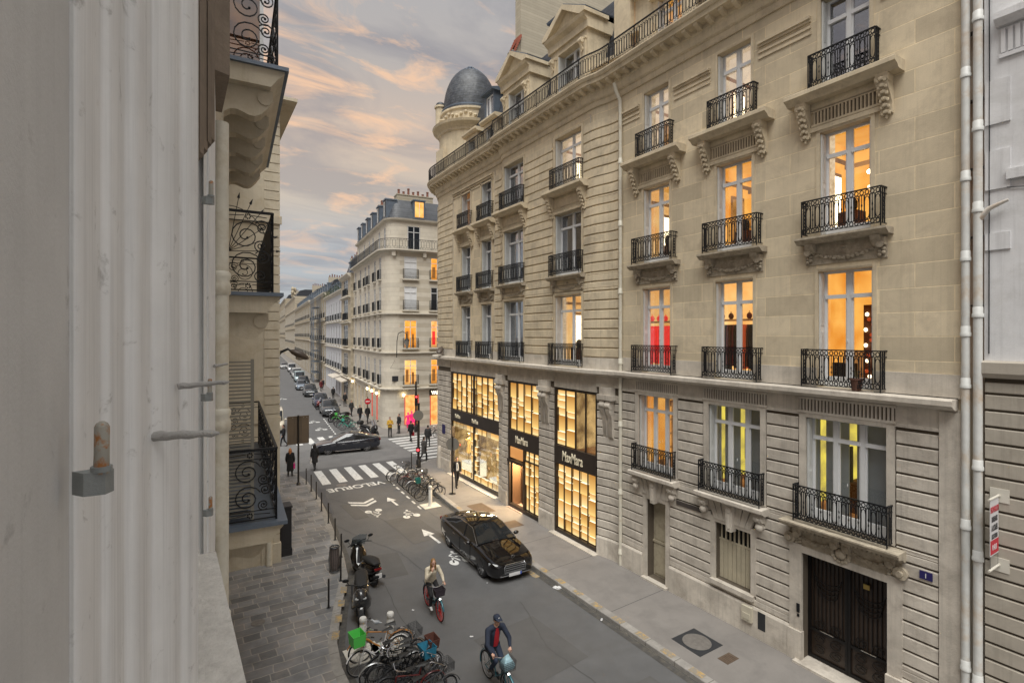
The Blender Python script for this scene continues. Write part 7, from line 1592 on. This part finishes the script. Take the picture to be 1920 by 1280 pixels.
    if shirt: # open front showing the shirt
        c = q['chest']; p = q['pelvis']; b = B(); n = q['neck']; w0, w1 = .035, .075
        rows = [(n[0] + .085, n[2] - .02, w0), (c[0] + .140*bk, c[2] + .04, .06), (lerp(c, p, .5)[0] + .158*bk, lerp(c, p, .5)[2], w1), (p[0] + .156*bk, p[2] + .02, .06)]
        b.loft([[(x, -w_, z), (x + .015, 0, z), (x, w_, z), (x - .02, 0, z)] for x, z, w_ in rows]); b.build('shirt', shirt, T, smooth=60)
        if scarf: b = B(); b.loft([[(x + .022, -ww, z), (x + .03, 0, z), (x + .022, ww, z), (x + .01, 0, z)] for (x, z, w_), ww in zip(rows[:3], (.015, .022, .03))]); b.build('tie', scarf, T)
    if extra: extra(T, q)
    return T
def cl(n, c): return mat(n, c, .85, var=.12, vs=14, bump=.3, bs=40)
M_blk = cl('black_wool', (.012, .012, .014)); M_nav = cl('navy_cloth', (.015, .022, .042)); M_cream2 = cl('cream_fleece', (.55, .49, .38)); M_redc = cl('red_knit', (.38, .012, .02)); M_jean = cl('dark_denim', (.018, .028, .055)); M_gry = cl('grey_wool', (.07, .065, .06)); M_yj = cl('yellow_jacket_cloth', (.50, .29, .03)); M_dgr = cl('charcoal_cloth', (.03, .03, .032)); M_wsh = cl('white_cloth', (.62, .62, .62))
RIDE = dict(pelvis=(-.25, 0, 1.02), chest=(-.12, 0, 1.34), neck=(-.05, 0, 1.50), head=(.01, 0, 1.67), shR=(-.07, -.19, 1.45), shL=(-.07, .19, 1.45), hpR=(-.22, -.10, .98), hpL=(-.22, .10, .98), elR=(.05, -.29, 1.20), elL=(.05, .29, 1.20), wrR=(.20, -.28, 1.06), wrL=(.20, .28, 1.06),
            knR=(.16, -.13, .82), knL=(.14, .12, .62), anR=(-.10, -.12, .50), anL=(.05, .12, .27), toR=(.04, -.12, .44), toL=(.19, .12, .23))
g1 = bicycle('teal bicycle with red-rimmed wheels and dark front box under the woman in cream', (6.62, 15.40), -92, 0, M_teal, (.36, .34, .26, .20, .80, True), cl('dark_plum_bag', (.03, .022, .03)), rimm=M_redr, stepthru=True, light=emat('bike_light', (1, 1, .95), 7), tyrem=mat('dark_red_tyre', (.05, .008, .008), .7), disc=None, basket_name='front_box')
b = B()
for cx in (.54, -.54):
    for i in range(20): a = i*math.pi/10; b.tube([(cx + .03*math.cos(a), .012, .335 + .03*math.sin(a)), (cx + .29*math.cos(a), 0, .335 + .29*math.sin(a))], .006, 3)
b.build('spoke_cover', M_redr, g1)
def phone(T, q): b = B(); w = q['wrR']; b.box(w[0] - .005, w[0] + .005, w[1] - .035, w[1] + .035, w[2] + .06, w[2] + .19); b.build('phone', M_iron, T)
J1 = dict(RIDE); J1.update(elR=(.03, -.25, 1.20), wrR=(.15, -.10, 1.44), head=(.02, -.01, 1.66), knR=(.14, -.12, .64), anR=(.05, -.12, .27), toR=(.18, -.12, .22), knL=(.16, .13, .80), anL=(-.06, .12, .48), toL=(.07, .12, .43))
person('woman in a cream fleece with long fair hair cycling, one hand at her face', (6.62, 15.40), -92, J1, M_cream2, M_blk, (.22, .115, .035), 'jacket', shoes=M_white2, vox=.018, hi=True, longhair=True, zoff=0, grip=(1, 1), k=.98, handdir=((-.2, .3, .8), (.8, 0, -.3)), bulk=1.08)
b = B()
def bag(T): b = B(); b.loft([[(.40, -.13, .80), (.40, .13, .80), (.60, .13, .80), (.60, -.13, .80)], [(.39, -.15, .92), (.38, .14, .93), (.64, .15, .92), (.63, -.14, .91)], [(.40, -.10, 1.0), (.39, .12, 1.03), (.62, .12, .99), (.60, -.12, 1.01)], [(.47, -.05, 1.10), (.46, .06, 1.13), (.54, .05, 1.09), (.54, -.05, 1.11)]]); b.build('bag', mat('pale_blue_bag', (.28, .44, .50), .7, var=.25, vs=9), T, smooth=60)
g2 = bicycle('bicycle with a pale blue bag in its basket, ridden by the man in the cap', (6.58, 11.24), -91, 0, M_teal, (.38, .36, .26, .22, .80, False), M_irong, light=emat('bike_light', ()  , 0) if 'bike_light' in MATS else None); bag(g2)
J2 = dict(RIDE); J2.update(pelvis=(-.26, 0, 1.0), chest=(-.16, 0, 1.36), neck=(-.08, 0, 1.53), head=(-.01, .0, 1.71), shR=(-.10, -.21, 1.47), shL=(-.10, .21, 1.47), elR=(.06, -.31, 1.22), elL=(.06, .31, 1.22), wrR=(.19, -.26, 1.075), wrL=(.19, .26, 1.075))
person('man in navy cap, navy jacket and red jumper cycling towards the camera', (6.58, 11.24), -91, J2, M_nav, M_jean, (.10, .07, .05), 'jacket', shoes=M_tyre, vox=.018, hi=True, cap_=M_nav, shirt=M_redc, zoff=0, grip=(1, 1), bulk=1.12, k=1.02)
STAND = dict(knR=(.02, -.10, .50), knL=(.02, .10, .50), anR=(-.01, -.11, .10), anL=(.01, .11, .10), toR=(.13, -.13, .05), toL=(.14, .13, .05))
def bagx(col, side, z=.55, nm='handbag'):
    def f(T, q):
        w = q['wr' + side]; b = B(); b.box(w[0] - .14, w[0] + .14, w[1] - .05, w[1] + .05, w[2] - .42, w[2] - .14); b.tube([(w[0] - .09, w[1], w[2] - .14), (w[0], w[1], w[2] + .02), (w[0] + .09, w[1], w[2] - .14)], .008, 4); b.build(nm, col, T)
    return f
person('man in a black suit with white shirt and tie walking past the shop window', (13.05, 26.95), -100, None, M_blk, M_blk, (.02, .015, .012), shirt=M_wsh, scarf=cl('grey_tie', (.25, .27, .3)), vox=.022)
person('man in a long grey coat on the pavement corner by the traffic light', (13.95, 34.15), 12, None, M_gry, M_blk, (.03, .025, .02), 'coat', skirt=.40, zoff=.0)
person('person in dark clothes standing on the right part of the zebra crossing', (16.0, 38.3), 60, None, M_dgr, M_dgr, zoff=0, bulk=1.15)
person('person in a black jacket with red shoulder bag halfway along the zebra crossing', (15.6, 41.0), 100, None, M_blk, M_blk, extra=bagx(M_redc, 'R'), zoff=0)
person('person in black standing alone left of the orange corner shop window', (15.75, 44.35), 200, STAND, M_blk, M_dgr)
person('man in a yellow jacket with folded arms at the end of the zebra crossing', (14.65, 43.55), -95, dict(STAND, elR=(.05, -.25, 1.14), elL=(.05, .25, 1.14), wrR=(.20, .02, 1.16), wrL=(.20, -.02, 1.20)), M_yj, M_blk, bulk=1.1, zoff=.05)
person('left one of two people in black walking up the far pavement', (14.35, 51.9), -80, None, M_blk, M_blk, extra=bagx(M_wsh, 'L'))
person('right one of two people in black walking up the far pavement', (14.95, 51.3), -80, None, M_blk, M_dgr)
person('woman with bright ginger hair and magenta bag on the left pavement corner', (5.20, 34.5), 80, STAND, M_blk, M_blk, (.50, .20, .07), 'coat', skirt=.62, longhair=True, extra=bagx(cl('magenta_cloth_bag', (.55, .02, .22)), 'R'))
person('person in a long black coat with a white bag stepping onto the crossing', (6.90, 35.75), 95, None, M_blk, M_blk, (.02, .015, .012), 'coat', skirt=.45, extra=bagx(M_wsh, 'L'), zoff=0, longhair=True)
person('person in black striding across the far left end of the crossing', (6.25, 44.7), 170, None, M_blk, M_blk, zoff=0)
person('person in dark clothes wheeling past the bicycles on the far pavement', far(9.5, 1.5), -75, None, M_dgr, M_blk)
person('distant person in black beside the pale awning', far(25.5, 1.4), 80, None, M_blk, M_blk, vox=.04)
person('distant person in a dark red coat beside the parked row', far(37.0, 1.8), -85, None, cl('dark_red_coat', (.10, .01, .012)), M_blk, vox=.04, topkind='coat', skirt=.4)
person('distant person in black beside the one in the dark red coat', far(39.2, 1.3), -85, None, M_blk, M_blk, vox=.04)
person('person in black standing in the doorway at the end of the corner building', far(17.6, 1.0), -90, STAND, M_blk, M_blk, vox=.04)
# ================================================================ street furniture
M_post = mat('dark_post', (.022, .02, .019), .5, .3)
for i, (x, y, lab) in enumerate(((5.86, 32.2, 'thin black bollard nearest the crossing on the left kerb'), (5.84, 30.6, 'thin black bollard second from the crossing'), (5.80, 29.0, 'thin black bollard third from the crossing'), (5.64, 26.9, 'thin black bollard fourth from the crossing, beside the damp patch'), (5.56, 25.0, 'thin black bollard fifth from the crossing'), (5.36, 22.8, 'thin black bollard standing beyond the litter bin'), (5.16, 20.9, 'thin black bollard between the litter bin and the maxi scooter'), (4.66, 18.9, 'thin black bollard just in front of the litter bin'), (3.88, 17.25, 'thin black bollard nearest the camera on the slabs'))):
    t = thing('bollard', lab, 'bollard', (x - .12, y, .14), 0, 'thin black bollards along the left kerb'); b = B(); b.lathe([(0, .95), (.02, .945), (.03, .92), (.03, 0)], n=12); b.build('post', M_post, t, smooth=50); b = B(); b.cyl((0, 0, 0), .07, 0, .012, 14); b.build('base_plate', M_irong, t); b = B(); b.cyl((0, 0, 0), .034, .78, .80, 12); b.build('collar', M_irong, t)
for x, y, z, lab in ((10.62, 25.10, .0, 'white post on a pale square pad at the end of the right-hand bicycles'), (4.82, 14.3, 0, 'white capped post at the outer corner of the near bicycles'), (4.08, 14.45, 0, 'white capped post behind the lime green bicycle')):
    t = thing('white_post', lab, 'post', (x, y, z), 0, 'white posts at the bicycle stands'); b = B(); b.lathe([(0, 1.05), (.085, 1.045), (.10, 1.02), (.10, .93), (.085, .91), (.085, .86), (.095, .84), (.095, .10), (.12, .08), (.12, 0)], n=20); b.build('post', mat('white_post_plastic', (.60, .595, .57), .6, var=.1, vs=6, stain=((.30, .29, .27), .5, 6)), t, smooth=40)
    b = B(); b.box(-.46, .46, -.42, .42, .008, .03); b.build('pad', mat('pale_pad', (.50, .48, .43), .8, var=.1, vs=4), t)
t = thing('litter_bin', 'round slatted litter bin with a translucent bag on the left pavement', 'litter bin', (4.52, 19.75, .14)); b = B()
for k in range(16): a = k*math.pi/8; b.tube([(.17*math.cos(a), .17*math.sin(a), .06), (.22*math.cos(a), .22*math.sin(a), .45), (.17*math.cos(a), .17*math.sin(a), .9)], .009, 4)
b.lathe([(.16, .9), (.19, .93), (.16, .96), (.13, .93), (.16, .9)], n=20); b.lathe([(.16, .04), (.19, .06), (.16, .08)], n=20); b.build('cage', M_irong, t); b = B(); b.lathe([(0, .08), (.13, .1), (.19, .45), (.145, .88)], n=14); b.build('bag', mat('bin_bag', (.16, .13, .12), .4, var=.2, vs=9), t, smooth=60)
t = thing('road_sign', 'back of a large rectangular road sign on a dark pole at the left corner', 'sign', (5.32, 32.3, .14)); b = B(); b.cyl((0, 0, 0), .055, 0, 4.1, 12); b.lathe([(.12, 0), (.10, .12), (.055, .16)], n=12); b.build('pole', M_post, t, smooth=50)
b = B(); b.box(-.60, .60, .06, .09, 2.4, 4.05); b.box(-.60, .60, .04, .06, 2.4, 2.44); b.box(-.60, .60, .04, .06, 4.01, 4.05); b.box(-.60, -.56, .04, .06, 2.44, 4.01); b.box(.56, .60, .04, .06, 2.44, 4.01)
for x in (-.2, .2): b.box(x - .02, x + .02, .03, .06, 2.44, 4.01)
for x in (-.3, 0, .3, .48): b.cyl((x, .05, 3.95), .02, -.015, .0, 8, 1, 'y')
b.build('sign_panel', [mat('brown_sign_back', (.16, .125, .09), .6, .2, var=.06, vs=3), M_rim], t)
M_rlamp = emat('red_signal_on', (1.0, .05, .06), 3.2)
def round_sign(loc, rz, label, H, zc, r=.32, face='back', name='road_sign'):
    t = thing(name, label, 'sign', loc, rz); b = B(); b.cyl((0, 0, 0), .04, 0, H, 10); b.lathe([(.2, 0), (.2, .015), (.05, .03)], n=14); b.build('pole', M_post, t, smooth=50)
    b = B(); b.cyl((0, .06, zc), r, -.012, .012, 28, 0, 'y'); b.cyl((0, .073, zc), r*.93, -.001, .002, 28, 1, 'y')
    if face == 'noentry': b.box(-r*.66, r*.66, .075, .08, zc - r*.15, zc + r*.15, 2)
    b.build('sign_disc', [M_irong if face != 'back' else mat('sign_back', (.20, .19, .17), .5, .3), mat('red_enamel', (.45, .01, .02), .35) if face == 'noentry' else mat('grey_enamel', (.30, .29, .27), .4), M_white2], t); return t
round_sign((12.3, 25.95, .14), -35, 'round sign seen from behind on a thin dark pole in front of the shop window', 3.2, 2.75, .36)
round_sign((14.75, 50.6, .14), 170, 'red no-entry sign on a pole by the far pavement', 2.7, 2.25, .30, 'noentry')
def signal(loc, rz, label, H, heads, disc=None):
    t = thing('traffic_light', label, 'traffic light', loc, rz); b = B(); b.cyl((0, 0, 0), .085, 0, H, 12); b.lathe([(.17, 0), (.15, .5), (.085, .6)], n=12); b.build('pole', M_post, t, smooth=50)
    for z, n in heads:
        b = B(); b.prism([(-.13, .08), (.13, .08), (.13, .30), (-.13, .30)], z - .16*n, z + .16*n); hd = b.build('signal_head', M_iron, t)
        for k in range(n): zz = z + .16*n - .16 - .30*k*(1 if n > 1 else 0) ; b = B(); b.cyl((0, .305, zz), .085, -.01, .01, 14, 0, 'y'); b.build('red_lamp' if k == 0 else 'signal_lamp', M_rlamp if k == 0 else M_dark, hd)
    if disc: b = B(); b.cyl((0, .12, disc), .34, -.015, .015, 24, 0, 'y'); b.build('sign_disc', mat('sign_back', ()), t)
    return t
signal((12.78, 32.2, .14), 152, 'traffic light with lit red lamp at the end of the right pavement', 4.3, ((1.25, 1), ), 3.5)
signal((17.3, 44.2, .14), 165, 'taller traffic light with red lamp in front of the orange shop windows', 4.6, ((2.9, 3), (1.5, 1)))
for (p, lab) in (((13.9, 33.6), 'slim dark post on the right pavement corner beside the crossing'), ((12.1, 31.7), 'slim dark post beside the traffic light')): b = B(); b.lathe([(0, 1.2), (.03, 1.19), (.035, 0)], n=10); o = b.build('bollard', M_post, smooth=50); o.location = (*p, .14); tag(o, lab, 'bollard')
t = thing('stone_guard', 'pale rounded guard stone against the corner of the lit shop', 'guard stone', (14.0, 31.5, .14)); b = B(); b.lathe([(0, 1.5), (.10, 1.45), (.14, 1.3), (.15, 0)], n=14); b.build('stone', M_pale, t, smooth=50)
for (x, y, z, s_, lab) in ((11.0, 14.55, 0, .16, 'crumpled white paper lying in the gutter at the right kerb'), (5.7, 12.6, 0, 0, ''), (10.95, 12.2, 0, .07, 'small white scrap on the road below the paper'), (6.1, 15.9, 0, .06, 'white scrap on the road between scooter and cyclist'), (7.05, 13.6, 0, .07, 'white scrap on the road between the two cyclists'), (7.7, 13.5, 0, .05, 'tiny white scrap right of the two cyclists'), (9.05, 16.2, 0, .04, 'tiny white scrap beside the front wheel of the black limousine')):
    if not s_: continue
    b = B(); rnd = random.Random(int(x*100))
    for k in range(6 if s_ > .1 else 2): c = (rnd.uniform(-s_, s_)*.6, rnd.uniform(-s_, s_)*.6); b.loft([[(c[0] + s_*.5*math.cos(a) + rnd.uniform(-.2, .2)*s_, c[1] + s_*.4*math.sin(a), .012 + zz) for a in (0, 1.3, 2.6, 3.9, 5.2)] for zz in (0, s_*.25*rnd.random() + .008)])
    o = b.build('litter', M_white2); o.location = (x, y, 0); tag(o, lab, 'litter', 'scraps of litter on the road')
t = thing('pigeon', 'pale grey pigeon perched on the handlebars of the near bicycles', 'bird', (4.30, 13.95, 1.06), 165); t.scale = (.8, .8, .8); b = B(); b.loft([[(x, rr*math.cos(a*math.pi/4), zc + rr*math.sin(a*math.pi/4)) for a in range(8)] for x, rr, zc in ((-.20, .012, -.02), (-.12, .03, 0), (-.02, .06, .02), (.06, .055, .05), (.10, .035, .10), (.13, .032, .13), (.16, .012, .13), (.185, .004, .12))]); b.build('body', mat('pigeon_feathers', (.42, .44, .46), .8, var=.2, vs=20), t, smooth=60)
b = B()
for s_ in (-1, 1): b.tube([(.0, s_*.025, .0), (.01, s_*.025, -.06)], .005, 4); b.ell((-.03, s_*.055, .03), .09, .012, .04, 8, 5)
b.build('wing', mat('pigeon_wing', (.25, .27, .30), .8), t, smooth=60)
b = B(); b.tube([(15.2 + 1.3, 47.5, 6.6), (13.5, 40, 6.3), (14.1, 32.5, 6.5)], .012, 4); tag(b.build('cable', M_iron), 'thin cable hanging across the crossing between the two corner buildings', 'cable')
# camera-independent checks: every repeated building facade shares one group name
